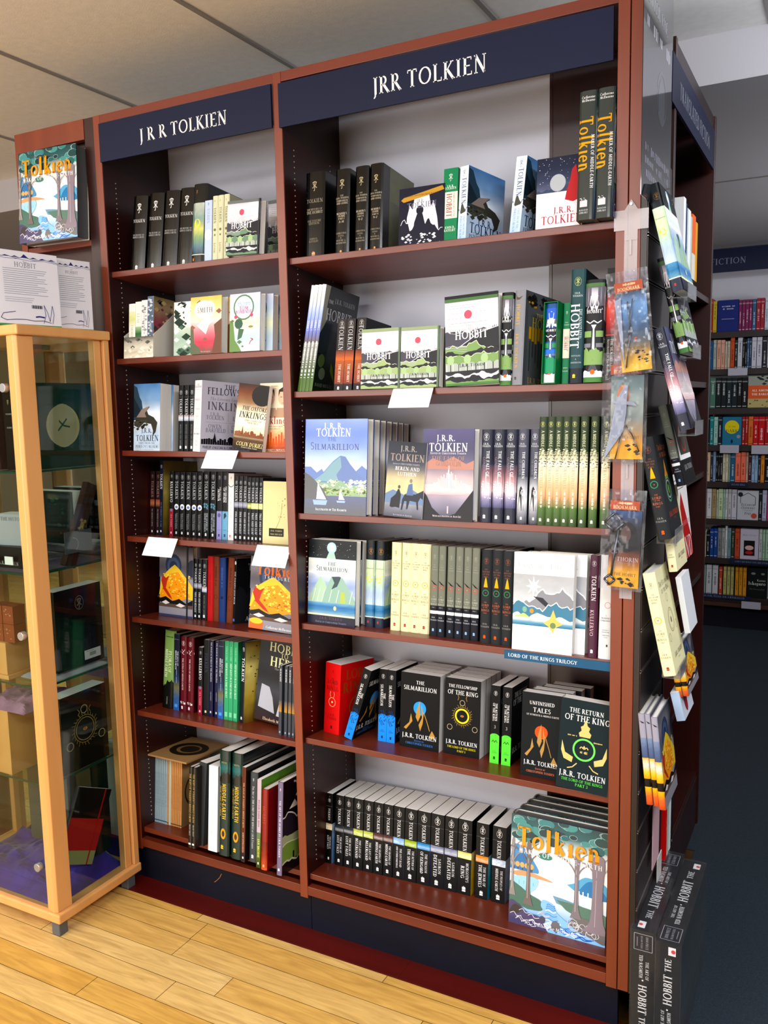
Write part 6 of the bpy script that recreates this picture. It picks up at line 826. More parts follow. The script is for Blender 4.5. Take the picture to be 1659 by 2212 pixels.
book('blksilm', 0.0336, 0.1107, 0.1939, 0.2425, 0.1200, 0.5378, 0, 0, 1, 'copy directly behind of the blue disc paperback', group='stack of of the blue disc paperback')
book('blksilm', 0.0336, 0.1107, 0.1939, 0.2425, 0.1550, 0.5346, 0, 0, 1, 'second copy behind of the blue disc paperback', group='stack of of the blue disc paperback')
book('blksilm', 0.0336, 0.1107, 0.1939, 0.2425, 0.1900, 0.5315, 0, 0, 1, 'third copy behind of the blue disc paperback', group='stack of of the blue disc paperback')
book('blkring', 0.0336, 0.0964, 0.1939, 0.3635, 0.0920, 0.5403, 0, 0, 1, 'black paperback with yellow ring, faced out on wide bay fifth shelf', group='stack of of the yellow ring paperback')
book('blkring', 0.0336, 0.0964, 0.1939, 0.3635, 0.1270, 0.5372, 0, 0, 1, 'copy directly behind of the yellow ring paperback', group='stack of of the yellow ring paperback')
book('blkring', 0.0336, 0.0964, 0.1939, 0.3635, 0.1620, 0.5340, 0, 0, 1, 'second copy behind of the yellow ring paperback', group='stack of of the yellow ring paperback')
book('blkring', 0.0336, 0.0964, 0.1939, 0.3635, 0.1970, 0.5309, 0, 0, 1, 'third copy behind of the yellow ring paperback', group='stack of of the yellow ring paperback')
book('blkking', 0.0235, 0.1290, 0.1921, 0.4895, 0.0850, 0.5409, 0, 0, 0, 'left of the two black paperback spines with bright green foot on wide bay fifth shelf', group='black paperback spines with bright green foot on fifth shelf of wide bay')
book('blkking', 0.0235, 0.1290, 0.1921, 0.5195, 0.0850, 0.5409, 0, 0, 0, 'right of the two black paperback spines with bright green foot on wide bay fifth shelf', group='black paperback spines with bright green foot on fifth shelf of wide bay')
book('unfface', 0.0296, 0.0969, 0.1988, 0.5819, 0.0450, 0.5445, 0, 0, 1, 'black paperback with orange disc and gold mountain, faced out on wide bay fifth shelf', group='stack of of the orange disc paperback')
book('unfface', 0.0296, 0.0969, 0.1988, 0.5939, 0.0810, 0.5413, 0, 0, 1, 'copy directly behind of the orange disc paperback', group='stack of of the orange disc paperback')
book('unfface', 0.0296, 0.0969, 0.1988, 0.6059, 0.1170, 0.5380, 0, 0, 1, 'second copy behind of the orange disc paperback', group='stack of of the orange disc paperback')
book('unfface', 0.0296, 0.0969, 0.1988, 0.6179, 0.1530, 0.5348, 0, 0, 1, 'third copy behind of the orange disc paperback', group='stack of of the orange disc paperback')
book('kingface', 0.0316, 0.1168, 0.2044, 0.6793, 0.0060, 0.5528, 0.0406, 0, 1, 'dark green paperback with bright green ring, faced out at front on wide bay fifth shelf')
book('vol0', 0.0195, 0.1290, 0.1964, 0.0011, 0.0900, 0.1584, 0, 0, 0, 'first of fifteen black paperbacks on wide bay bottom shelf, pale scene band on spine', group='run of numbered black paperbacks on bottom shelf of wide bay')
book('vol1', 0.0254, 0.1290, 0.1964, 0.0296, 0.0921, 0.1582, 0, 0, 0, 'second of fifteen black paperbacks on wide bay bottom shelf, black picture band on its spine', group='run of numbered black paperbacks on bottom shelf of wide bay')
book('vol2', 0.0279, 0.1290, 0.1964, 0.0559, 0.0943, 0.1580, 0, 0, 0, 'third of fifteen black paperbacks on wide bay bottom shelf, black picture band on its spine', group='run of numbered black paperbacks on bottom shelf of wide bay')
book('vol3', 0.0291, 0.1290, 0.1964, 0.0851, 0.0964, 0.1578, 0, 0, 0, 'fourth of fifteen black paperbacks on wide bay bottom shelf, green-yellow picture band on its spine', group='run of numbered black paperbacks on bottom shelf of wide bay')
book('vol4', 0.0288, 0.1290, 0.1964, 0.1155, 0.0986, 0.1576, 0, 0, 0, 'fifth of fifteen black paperbacks on wide bay bottom shelf, green-yellow picture band on its spine', group='run of numbered black paperbacks on bottom shelf of wide bay')
book('vol5', 0.0277, 0.1290, 0.1964, 0.1456, 0.1007, 0.1574, 0, 0, 0, 'sixth of fifteen black paperbacks on wide bay bottom shelf, brown-red picture band on its spine', group='run of numbered black paperbacks on bottom shelf of wide bay')
book('vol6', 0.0277, 0.1290, 0.1964, 0.1742, 0.1029, 0.1572, 0, 0, 0, 'seventh of fifteen black paperbacks on wide bay bottom shelf, brown-red picture band on its spine', group='run of numbered black paperbacks on bottom shelf of wide bay')
book('vol7', 0.0318, 0.1290, 0.1964, 0.2033, 0.1050, 0.1570, 0, 0, 0, 'eighth of fifteen black paperbacks on wide bay bottom shelf, sky blue band on spine', group='run of numbered black paperbacks on bottom shelf of wide bay')
book('vol8', 0.0350, 0.1290, 0.1964, 0.2362, 0.1071, 0.1568, 0, 0, 0, 'ninth of fifteen black paperbacks on wide bay bottom shelf, lime green band on spine', group='run of numbered black paperbacks on bottom shelf of wide bay')
book('vol9', 0.0370, 0.1290, 0.1964, 0.2722, 0.1093, 0.1566, 0, 0, 0, 'tenth of fifteen black paperbacks on wide bay bottom shelf, blue-green picture band on its spine', group='run of numbered black paperbacks on bottom shelf of wide bay')
book('vol10', 0.0368, 0.1290, 0.1964, 0.3103, 0.1114, 0.1565, 0, 0, 0, 'eleventh of fifteen black paperbacks on wide bay bottom shelf, lilac picture band on its spine', group='run of numbered black paperbacks on bottom shelf of wide bay')
book('vol11', 0.0352, 0.1290, 0.1964, 0.3492, 0.1136, 0.1563, 0, 0, 0, 'twelfth of fifteen black paperbacks on wide bay bottom shelf, lilac picture band on its spine', group='run of numbered black paperbacks on bottom shelf of wide bay')
book('vol12', 0.0377, 0.1290, 0.1964, 0.3858, 0.1157, 0.1561, 0, 0, 0, 'thirteenth of fifteen black paperbacks on wide bay bottom shelf, cream picture band on its spine', group='run of numbered black paperbacks on bottom shelf of wide bay')
book('vol13', 0.0339, 0.1290, 0.1964, 0.4349, 0.1179, 0.1559, 0, 0, 0, 'fourteenth of fifteen black paperbacks on wide bay bottom shelf, orange picture band on its spine', group='run of numbered black paperbacks on bottom shelf of wide bay')
book('vol14', 0.0360, 0.1290, 0.1964, 0.4783, 0.1200, 0.1557, 0, 0, 0, 'last of fifteen black paperbacks on wide bay bottom shelf, pale blue band on spine', group='run of numbered black paperbacks on bottom shelf of wide bay')
book('maker', 0.0356, 0.2341, 0.2682, 0.5512, 0.0500, 0.1620, 0, 0, 1, 'large shrink-wrapped forest and river hardback, faced out at front on wide bay bottom shelf', group='stack of of the large river scene hardback')
book('maker', 0.0356, 0.2341, 0.2682, 0.5552, 0.0900, 0.1584, 0, 0, 1, 'copy directly behind of the large river scene hardback', group='stack of of the large river scene hardback')
book('maker', 0.0356, 0.2341, 0.2682, 0.5592, 0.1300, 0.1548, 0, 0, 1, 'second copy behind of the large river scene hardback', group='stack of of the large river scene hardback')
book('maker', 0.0356, 0.2341, 0.2682, 0.5632, 0.1700, 0.1512, 0, 0, 1, 'third copy behind of the large river scene hardback', group='stack of of the large river scene hardback')
book('hist4', 0.0511, 0.1650, 0.2016, -0.5445, 0.0300, 1.7975, 0.0578, 0, 0, 'leftmost of the four glossy black shrink-wrapped hardbacks on narrow bay top shelf', group='glossy black shrink-wrapped hardbacks on top shelf of narrow bay')
book('hist4', 0.0511, 0.1650, 0.2016, -0.4857, 0.0300, 1.7975, 0.0578, 0, 0, 'second from left of the four glossy black shrink-wrapped hardbacks on narrow bay top shelf', group='glossy black shrink-wrapped hardbacks on top shelf of narrow bay')
book('hist4', 0.0511, 0.1650, 0.2016, -0.4300, 0.0300, 1.7975, 0.0578, 0, 0, 'third from left of the four glossy black shrink-wrapped hardbacks on narrow bay top shelf', group='glossy black shrink-wrapped hardbacks on top shelf of narrow bay')
book('hist4', 0.0511, 0.1650, 0.2016, -0.3764, 0.0300, 1.7975, 0.0578, 0, 0, 'rightmost of the four glossy black shrink-wrapped hardbacks on narrow bay top shelf', group='glossy black shrink-wrapped hardbacks on top shelf of narrow bay')
book('tallwc', 0.0455, 0.1650, 0.2044, -0.3225, 0.0250, 1.7966, 0.0361, 0, 0, 'tall dark-topped hardback with yellow sun spine on narrow bay top shelf')
book('palebl', 0.0233, 0.1300, 0.1584, -0.2757, 0.0250, 1.7949, 0, 0, 0, 'pale blue paperback spine on narrow bay top shelf')
book('creamsp', 0.0174, 0.1400, 0.1671, -0.2508, 0.0250, 1.7949, 0, 0, 0, 'leftmost of the three cream spines on narrow bay top shelf', group='cream spines on top shelf of narrow bay')
book('creamsp', 0.0174, 0.1400, 0.1671, -0.2330, 0.0250, 1.7949, 0, 0, 0, 'second from left of the three cream spines on narrow bay top shelf', group='cream spines on top shelf of narrow bay')
book('creamsp', 0.0174, 0.1400, 0.1671, -0.2142, 0.0250, 1.7949, 0, 0, 0, 'rightmost of the three cream spines on narrow bay top shelf', group='cream spines on top shelf of narrow bay')
book('peakdim', 0.0256, 0.1024, 0.1352, -0.1879, 0.0040, 1.8004, 0.0354, 0, 1, 'small grey mountain landscape hardback, whole cover visible on narrow bay top shelf')
book('peakdim', 0.0256, 0.0996, 0.1718, -0.1492, 0.1300, 1.7855, 0, 0, 1, 'small grey mountain landscape hardback cut off by the upright on narrow bay top shelf')
#BOXSET
book('gileface', 0.0196, 0.1109, 0.1466, -0.4008, 0.0300, 1.5559, 0, 0, 1, 'grey-green illustrated cover behind the pink one on narrow bay second shelf')
book('smithface', 0.0276, 0.1030, 0.1498, -0.3232, 0.0080, 1.5579, 0, 0, 1, 'pink and yellow illustrated hardback, faced out on narrow bay second shelf', group='stack of of the pink and yellow hardback')
book('smithface', 0.0276, 0.1030, 0.1498, -0.3032, 0.0370, 1.5553, 0, 0, 1, 'copy directly behind of the pink and yellow hardback', group='stack of of the pink and yellow hardback')
book('bombface', 0.0236, 0.0959, 0.1472, -0.1897, 0.0040, 1.5582, 0, 0, 1, 'pale blue illustrated hardback with wreath, faced out on narrow bay second shelf', group='stack of of the pale blue wreath hardback')
book('bombface', 0.0236, 0.0959, 0.1472, -0.1697, 0.0320, 1.5557, 0, 0, 1, 'copy directly behind of the pale blue wreath hardback', group='stack of of the pale blue wreath hardback')
book('bombface', 0.0236, 0.0959, 0.1472, -0.1497, 0.0600, 1.5532, 0, 0, 1, 'second copy behind of the pale blue wreath hardback', group='stack of of the pale blue wreath hardback')
book('peril', 0.0446, 0.0972, 0.1869, -0.5473, 0.0100, 1.3002, 0, 0, 1, 'pale blue paperback with flying creature, faced out on narrow bay third shelf', group='stack of of the pale blue flying creature paperback')
book('peril', 0.0446, 0.0972, 0.1869, -0.5413, 0.0560, 1.2960, 0, 0, 1, 'copy directly behind of the pale blue flying creature paperback', group='stack of of the pale blue flying creature paperback')
book('blkphoto', 0.0162, 0.1290, 0.1817, -0.4018, 0.0300, 1.2984, 0, 0, 0, 'leftmost of the three thin black paperback spines with portrait band on narrow bay third shelf', group='thin black paperback spines with portrait band on third shelf of narrow bay')
book('blkphoto', 0.0162, 0.1290, 0.1817, -0.3821, 0.0300, 1.2984, 0, 0, 0, 'second from left of three thin black paperbacks with portrait band on narrow bay third shelf', group='thin black paperback spines with portrait band on third shelf of narrow bay')
book('blkphoto', 0.0162, 0.1290, 0.1817, -0.3629, 0.0300, 1.2984, 0, 0, 0, 'rightmost of the three thin black paperback spines with portrait band on narrow bay third shelf', group='thin black paperback spines with portrait band on third shelf of narrow bay')
book('litlives', 0.0423, 0.1500, 0.1908, -0.3347, 0.0120, 1.3000, 0, -0.42, 0, 'thick white-spined book with grey lettered cover turned outwards on narrow bay third shelf')
book('oxf', 0.0156, 0.0971, 0.1703, -0.2020, 0.0150, 1.3115, 0.122, 0, 1, 'leaning paperback with brown skyline cover and yellow author name on narrow bay third shelf')
book('inkl', 0.0156, 0.0943, 0.1802, -0.1340, 0.0400, 1.2975, 0, 0, 1, "sepia paperback with two men's portraits, beside the upright on narrow bay third shelf")
book('brownpb', 0.0163, 0.1290, 0.1884, -0.5890, 0.1000, 1.0453, 0, 0, 0, 'left of the two dull brown paperback spines on narrow bay fourth shelf', group='dull brown paperback spines on fourth shelf of narrow bay')
book('brownpb', 0.0163, 0.1290, 0.1884, -0.5673, 0.1000, 1.0453, 0, 0, 0, 'right of the two dull brown paperback spines on narrow bay fourth shelf', group='dull brown paperback spines on fourth shelf of narrow bay')
book('navypb', 0.0150, 0.1600, 0.2205, -0.5537, 0.1000, 1.0453, 0, 0, 0, 'tall navy spine with old map side on narrow bay fourth shelf')
book('kullpb', 0.0147, 0.1290, 0.1905, -0.5143, 0.1000, 1.0453, 0, 0, 0, 'black paperback spine with red foot on narrow bay fourth shelf')
book('circpb', 0.0189, 0.1290, 0.1882, -0.4969, 0.1000, 1.0453, 0, 0, 0, 'leftmost of five black paperbacks with white disc on the spine on narrow bay fourth shelf', group='black paperbacks with white disc on the spine on fourth shelf of narrow bay')
book('circpb', 0.0189, 0.1290, 0.1882, -0.4755, 0.1000, 1.0453, 0, 0, 0, 'second from left of five black paperbacks with white disc on spine, narrow bay fourth shelf', group='black paperbacks with white disc on the spine on fourth shelf of narrow bay')
book('circpb', 0.0189, 0.1290, 0.1882, -0.4529, 0.1000, 1.0453, 0, 0, 0, 'third from left of five black paperbacks with white disc on spine, narrow bay fourth shelf', group='black paperbacks with white disc on the spine on fourth shelf of narrow bay')
book('circpb', 0.0189, 0.1290, 0.1882, -0.4314, 0.1000, 1.0453, 0, 0, 0, 'fourth from left of five black paperbacks with white disc on spine, narrow bay fourth shelf', group='black paperbacks with white disc on the spine on fourth shelf of narrow bay')
book('circpb', 0.0189, 0.1290, 0.1882, -0.4105, 0.1000, 1.0453, 0, 0, 0, 'rightmost of five black paperbacks with white disc on the spine on narrow bay fourth shelf', group='black paperbacks with white disc on the spine on fourth shelf of narrow bay')
book('sigpb', 0.0203, 0.1290, 0.1915, -0.3880, 0.1000, 1.0453, 0, 0, 0, 'left of the two black paperback spines with blue knot on narrow bay fourth shelf', group='black paperback spines with blue knot on fourth shelf of narrow bay')
book('sigpb', 0.0203, 0.1290, 0.1915, -0.3631, 0.1000, 1.0453, 0, 0, 0, 'right of the two black paperback spines with blue knot on narrow bay fourth shelf', group='black paperback spines with blue knot on fourth shelf of narrow bay')
book('artpb', 0.0181, 0.1290, 0.1906, -0.3393, 0.1000, 1.0453, 0, 0, 0, 'black paperback spine with lilac foot on narrow bay fourth shelf')
book('hurpb', 0.0196, 0.1290, 0.1909, -0.3196, 0.1000, 1.0453, 0, 0, 0, 'black paperback spine with light blue foot on narrow bay fourth shelf')
book('whitpb', 0.0190, 0.1350, 0.1880, -0.2987, 0.1000, 1.0453, 0, 0, 0, 'white spine on narrow bay fourth shelf')
book('finn', 0.0136, 0.1150, 0.1809, -0.2776, 0.1000, 1.0453, 0, 0, 0, 'leftmost of the three thin black spines with grey picture band on narrow bay fourth shelf', group='thin black spines with grey picture band on fourth shelf of narrow bay')
book('finn', 0.0136, 0.1150, 0.1809, -0.2621, 0.1000, 1.0453, 0, 0, 0, 'second from left of three thin black spines with grey picture band, narrow bay fourth shelf', group='thin black spines with grey picture band on fourth shelf of narrow bay')
book('finn', 0.0136, 0.1150, 0.1809, -0.2470, 0.1000, 1.0453, 0, 0, 0, 'rightmost of the three thin black spines with grey picture band on narrow bay fourth shelf', group='thin black spines with grey picture band on fourth shelf of narrow bay')
book('gawain', 0.0116, 0.1150, 0.1784, -0.2321, 0.1000, 1.0453, 0, 0, 0, 'thin black spine with green picture band on narrow bay fourth shelf')
book('tree', 0.0121, 0.1150, 0.1779, -0.2193, 0.1000, 1.0453, 0, 0, 0, 'leftmost of the three thin black spines with pale yellow band on narrow bay fourth shelf', group='thin black spines with pale yellow band on fourth shelf of narrow bay')
book('tree', 0.0121, 0.1150, 0.1779, -0.2070, 0.1000, 1.0453, 0, 0, 0, 'second from left of three thin black spines with pale yellow band, narrow bay fourth shelf', group='thin black spines with pale yellow band on fourth shelf of narrow bay')
book('tree', 0.0121, 0.1150, 0.1779, -0.1927, 0.1000, 1.0453, 0, 0, 0, 'rightmost of the three thin black spines with pale yellow band on narrow bay fourth shelf', group='thin black spines with pale yellow band on fourth shelf of narrow bay')
book('crmface', 0.0136, 0.0868, 0.1693, -0.1668, 0.0840, 1.0467, 0, 0, 1, 'cream faced-out paperback with black title panel, left of its twin on narrow bay fourth shelf')
book('crmface', 0.0136, 0.0861, 0.1684, -0.1384, 0.1000, 1.0453, 0, 0, 1, 'cream faced-out paperback with black title panel, cut off by the upright, narrow bay fourth shelf')
#DRAGNOTE
book('finn', 0.0120, 0.1290, 0.1750, -0.4424, 0.0900, 0.8071, 0, 0, 0, 'leftmost of the three thin black spines on narrow bay fifth shelf', group='thin black spines on fifth shelf of narrow bay')
book('finn', 0.0120, 0.1290, 0.1750, -0.4283, 0.0900, 0.8071, 0, 0, 0, 'second from left of the three thin black spines on narrow bay fifth shelf', group='thin black spines on fifth shelf of narrow bay')
book('finn', 0.0120, 0.1290, 0.1750, -0.4137, 0.0900, 0.8071, 0, 0, 0, 'rightmost of the three thin black spines on narrow bay fifth shelf', group='thin black spines on fifth shelf of narrow bay')
book('blkphoto', 0.0173, 0.1290, 0.1758, -0.3985, 0.0900, 0.8071, 0, 0, 0, 'black spine with portrait band beside the red book on narrow bay fifth shelf')
book('leathr', 0.0214, 0.1290, 0.1868, -0.3803, 0.0900, 0.8071, 0, 0, 0, 'red cloth notebook-like spine on narrow bay fifth shelf')
book('leathb', 0.0204, 0.1290, 0.1870, -0.3581, 0.0900, 0.8071, 0, 0, 0, 'brown cloth spine between red and blue on narrow bay fifth shelf')
book('leathn', 0.0223, 0.1290, 0.1851, -0.3370, 0.0900, 0.8071, 0, 0, 0, 'blue cloth spine on narrow bay fifth shelf')
book('leathb', 0.0224, 0.1290, 0.1870, -0.3110, 0.0900, 0.8078, 0.0312, 0, 0, 'brown cloth spine right of the blue one on narrow bay fifth shelf')
book('quest', 0.0108, 0.1400, 0.1873, -0.2866, 0.0900, 0.8071, 0, -0.35, 0, 'black book with grey lettered cover turned outwards on narrow bay fifth shelf')
book('treasf', 0.0156, 0.1655, 0.1982, -0.2001, 0.0500, 0.8158, 0.0308, 0, 1, 'faced-out golden hoard cover with orange title on narrow bay fifth shelf')
book('flora', 0.0427, 0.1500, 0.2350, -0.5577, 0.0750, 0.5264, 0.0406, 0, 0, 'green hardback with dark tree silhouettes on narrow bay sixth shelf')
book('keys', 0.0217, 0.1300, 0.2283, -0.5106, 0.0750, 0.5246, 0, 0, 0, 'blue-black spine right of the green hardback on narrow bay sixth shelf')
book('song', 0.0245, 0.1500, 0.2233, -0.4866, 0.0750, 0.5246, 0, 0, 0, 'left of the two maroon hardback spines on narrow bay sixth shelf', group='maroon hardback spines on sixth shelf of narrow bay')
book('song', 0.0245, 0.1500, 0.2233, -0.4603, 0.0750, 0.5246, 0, 0, 0, 'right of the two maroon hardback spines on narrow bay sixth shelf', group='maroon hardback spines on sixth shelf of narrow bay')
book('kullpb', 0.0155, 0.1300, 0.1991, -0.4174, 0.0750, 0.5246, 0, 0, 0, 'short black spine with red foot on narrow bay sixth shelf')
book('darkmag', 0.0204, 0.1300, 0.2236, -0.3977, 0.0750, 0.5246, 0, 0, 0, 'black paperback left of the navy pair on narrow bay sixth shelf')
book('magic', 0.0135, 0.1300, 0.2234, -0.3765, 0.0750, 0.5246, 0, 0, 0, 'left of the two navy spines on narrow bay sixth shelf', group='navy spines on sixth shelf of narrow bay')
book('magic', 0.0135, 0.1300, 0.2234, -0.3562, 0.0750, 0.5246, 0, 0, 0, 'right of the two navy spines on narrow bay sixth shelf', group='navy spines on sixth shelf of narrow bay')
book('keys', 0.0200, 0.1300, 0.2264, -0.3437, 0.0750, 0.5246, 0, 0, 0, 'blue-black spine left of the three green ones on narrow bay sixth shelf')
book('green1', 0.0149, 0.1300, 0.2282, -0.3212, 0.0750, 0.5246, 0, 0, 0, 'leftmost of the three slim green paperbacks on narrow bay sixth shelf', group='slim green paperbacks on sixth shelf of narrow bay')
book('green1', 0.0149, 0.1300, 0.2282, -0.3055, 0.0750, 0.5246, 0, 0, 0, 'second from left of the three slim green paperbacks on narrow bay sixth shelf', group='slim green paperbacks on sixth shelf of narrow bay')
book('green1', 0.0149, 0.1300, 0.2282, -0.2890, 0.0750, 0.5246, 0, 0, 0, 'rightmost of the three slim green paperbacks on narrow bay sixth shelf', group='slim green paperbacks on sixth shelf of narrow bay')
book('atlasg', 0.0191, 0.1500, 0.2333, -0.2654, 0.0750, 0.5246, 0, -0.3, 0, 'dark hardback with old-gold map cover turned outwards on narrow bay sixth shelf')
book('hero', 0.0146, 0.1677, 0.2406, -0.2251, 0.0900, 0.5388, 0.0925, 0, 1, 'black faced-out paperback with pale robed figures on narrow bay sixth shelf')
book('treassp', 0.0093, 0.1200, 0.1927, -0.1028, 0.0350, 0.5282, 0, 0, 0, 'leftmost of the four thin grey paperbacks at the front edge on narrow bay sixth shelf', group='thin grey paperbacks at the front edge on sixth shelf of narrow bay')
book('treassp', 0.0093, 0.1200, 0.1927, -0.0847, 0.0350, 0.5282, 0, 0, 0, 'second from left of four thin grey paperbacks at the front edge, narrow bay sixth shelf', group='thin grey paperbacks at the front edge on sixth shelf of narrow bay')
book('treassp', 0.0093, 0.1200, 0.1927, -0.0720, 0.0350, 0.5282, 0, 0, 0, 'third from left of four thin grey paperbacks at the front edge, narrow bay sixth shelf', group='thin grey paperbacks at the front edge on sixth shelf of narrow bay')
book('treassp', 0.0093, 0.1200, 0.1927, -0.0601, 0.0350, 0.5282, 0, 0, 0, 'rightmost of the four thin grey paperbacks at the front edge on narrow bay sixth shelf', group='thin grey paperbacks at the front edge on sixth shelf of narrow bay')
book('slimbl', 0.0059, 0.1300, 0.2080, -0.5947, 0.0580, 0.1616, 0, 0, 0, 'leftmost of the seven slim pale blue booklets on narrow bay bottom shelf', group='slim pale blue booklets on bottom shelf of narrow bay')
book('slimbl', 0.0061, 0.1300, 0.2080, -0.5882, 0.0580, 0.1616, 0, 0, 0, 'second from left of the seven slim pale blue booklets on narrow bay bottom shelf', group='slim pale blue booklets on bottom shelf of narrow bay')
book('slimbl', 0.0063, 0.1300, 0.2080, -0.5814, 0.0580, 0.1616, 0, 0, 0, 'third from left of the seven slim pale blue booklets on narrow bay bottom shelf', group='slim pale blue booklets on bottom shelf of narrow bay')
book('slimbl', 0.0063, 0.1300, 0.2080, -0.5745, 0.0580, 0.1616, 0, 0, 0, 'fourth from left of the seven slim pale blue booklets on narrow bay bottom shelf', group='slim pale blue booklets on bottom shelf of narrow bay')
book('slimbl', 0.0065, 0.1300, 0.2080, -0.5675, 0.0580, 0.1616, 0, 0, 0, 'fifth from left of the seven slim pale blue booklets on narrow bay bottom shelf', group='slim pale blue booklets on bottom shelf of narrow bay')
book('slimbl', 0.0065, 0.1300, 0.2080, -0.5604, 0.0580, 0.1616, 0, 0, 0, 'sixth from left of the seven slim pale blue booklets on narrow bay bottom shelf', group='slim pale blue booklets on bottom shelf of narrow bay')
book('slimbl', 0.0076, 0.1300, 0.2080, -0.5532, 0.0580, 0.1616, 0, 0, 0, 'rightmost of the seven slim pale blue booklets on narrow bay bottom shelf', group='slim pale blue booklets on bottom shelf of narrow bay')
book('slimor', 0.0058, 0.1300, 0.2080, -0.5457, 0.0590, 0.1616, 0, 0, 0, 'single slim tan booklet between the blue and cream ones on narrow bay bottom shelf')
book('slimcr', 0.0076, 0.1300, 0.2080, -0.5393, 0.0590, 0.1616, 0, 0, 0, 'slim pale cream booklet left of the orange ones on narrow bay bottom shelf')
book('slimor', 0.0067, 0.1300, 0.2080, -0.5318, 0.0600, 0.1616, 0, 0, 0, 'leftmost of the six slim orange booklets on narrow bay bottom shelf', group='slim orange booklets on bottom shelf of narrow bay')
book('slimor', 0.0062, 0.1300, 0.2080, -0.5245, 0.0600, 0.1616, 0, 0, 0, 'second from left of the six slim orange booklets on narrow bay bottom shelf', group='slim orange booklets on bottom shelf of narrow bay')
book('slimor', 0.0062, 0.1300, 0.2080, -0.5177, 0.0600, 0.1616, 0, 0, 0, 'third from left of the six slim orange booklets on narrow bay bottom shelf', group='slim orange booklets on bottom shelf of narrow bay')
book('slimor', 0.0064, 0.1300, 0.2080, -0.5109, 0.0600, 0.1616, 0, 0, 0, 'fourth from left of the six slim orange booklets on narrow bay bottom shelf', group='slim orange booklets on bottom shelf of narrow bay')
book('slimor', 0.0064, 0.1300, 0.2080, -0.5039, 0.0600, 0.1616, 0, 0, 0, 'fifth from left of the six slim orange booklets on narrow bay bottom shelf', group='slim orange booklets on bottom shelf of narrow bay')
book('slimor', 0.0068, 0.1300, 0.2080, -0.4969, 0.0600, 0.1616, 0, 0, 0, 'rightmost of the six slim orange booklets on narrow bay bottom shelf', group='slim orange booklets on bottom shelf of narrow bay')
book('mapsp', 0.0122, 0.2700, 0.2341, -0.3866, -0.0300, 0.1695, 0, 0, 0, 'left of the two thin dark shrink-wrapped map hardbacks on narrow bay bottom shelf', group='thin dark shrink-wrapped map hardbacks on bottom shelf of narrow bay')
book('mapsp', 0.0122, 0.2700, 0.2341, -0.3739, -0.0300, 0.1695, 0, 0, 0, 'right of the two thin dark shrink-wrapped map hardbacks on narrow bay bottom shelf', group='thin dark shrink-wrapped map hardbacks on bottom shelf of narrow bay')
book('grnote', 0.0285, 0.2500, 0.2442, -0.3819, 0.0000, 0.1677, 0.0332, -0.12, 0, 'dark grey book with listed text on its cover on narrow bay bottom shelf')
book('whsp', 0.0317, 0.2400, 0.2455, -0.3257, -0.0150, 0.1681, 0, 0, 0, 'plain white spine on narrow bay bottom shelf')
book('screen', 0.0369, 0.2600, 0.2977, -0.2855, -0.0220, 0.1688, 0, 0, 0, 'left of the two thick dark teal hardbacks with gold ring on narrow bay bottom shelf', group='thick dark teal hardbacks with gold ring on bottom shelf of narrow bay')
book('screen', 0.0369, 0.2600, 0.2977, -0.2419, -0.0220, 0.1688, 0, 0, 0, 'right of the two thick dark teal hardbacks with gold ring on narrow bay bottom shelf', group='thick dark teal hardbacks with gold ring on bottom shelf of narrow bay')
book('atlas', 0.0129, 0.2600, 0.2660, -0.2019, -0.0250, 0.1690, 0, 0, 0, 'thin brown atlas spine on narrow bay bottom shelf')
book('artlr', 0.0261, 0.2500, 0.2509, -0.1855, -0.0120, 0.1679, 0, 0, 0, 'grey hardback spine with white lettering on narrow bay bottom shelf')
book('hobguide', 0.0134, 0.2200, 0.2444, -0.1449, -0.0320, 0.1697, 0, 0, 0, 'slim spine with green foot and leafy green cover on narrow bay bottom shelf')
book('redhob', 0.0201, 0.2200, 0.2220, -0.1281, -0.0350, 0.1699, 0, 0, 0, 'dark red hardback on narrow bay bottom shelf')
book('artho', 0.0182, 0.2500, 0.2535, -0.0725, -0.0400, 0.1704, 0, 0, 0, 'grey-violet spine with black and green patterned cover, far right on narrow bay bottom shelf')
book('wcsp', 0.0236, 0.1500, 0.2159, 0.9118, 0.0000, 1.6245, -0.247, 0, 0, 'watercolour hardback in the topmost clear holder on the end panel', tilt=0)
book('peaksp', 0.0189, 0.1500, 0.1986, 0.9211, 0.0500, 1.5062, -0.247, 0, 0, 'black, white and green patterned hardback in the second clear holder on the end panel', tilt=0)
book('towersp', 0.0230, 0.1500, 0.2106, 0.9326, 0.0000, 1.3510, -0.274, 0, 0, 'grey-violet book with white city in a clear holder on the end panel', tilt=0)
book('greytw', 0.0169, 0.1500, 0.1738, 0.9182, 0.0700, 1.2321, -0.243, 0, 0, 'dark hardback with white towers behind the gold tree one on the end panel', tilt=0)
book('darkrk', 0.0264, 0.1400, 0.2117, 0.8968, -0.0120, 1.1290, -0.197, 0, 0, 'charcoal hardback with gold tree on the end panel', tilt=0)
book('cream', 0.0170, 0.1300, 0.1750, 0.9077, 0.0600, 1.0511, -0.15, 0, 0, 'pale cream hardback below the charcoal one on the end panel', tilt=0)
book('cream', 0.0248, 0.1300, 0.2177, 0.9148, -0.0200, 0.8464, -0.216, 0, 0, 'cream-yellow hardback with ring, lowest large book on the end panel', tilt=0)
book('dragthin', 0.0137, 0.1400, 0.1998, 0.8829, -0.0050, 0.5548, -0.108, 0, 0, 'leftmost of three grey and orange hoard notebooks on the end panel', group='hoard notebooks on the end panel', tilt=0)
book('dragthin', 0.0112, 0.1400, 0.2009, 0.8990, -0.0080, 0.5560, -0.116, 0, 0, 'middle of three grey and orange hoard notebooks on the end panel', group='hoard notebooks on the end panel', tilt=0)
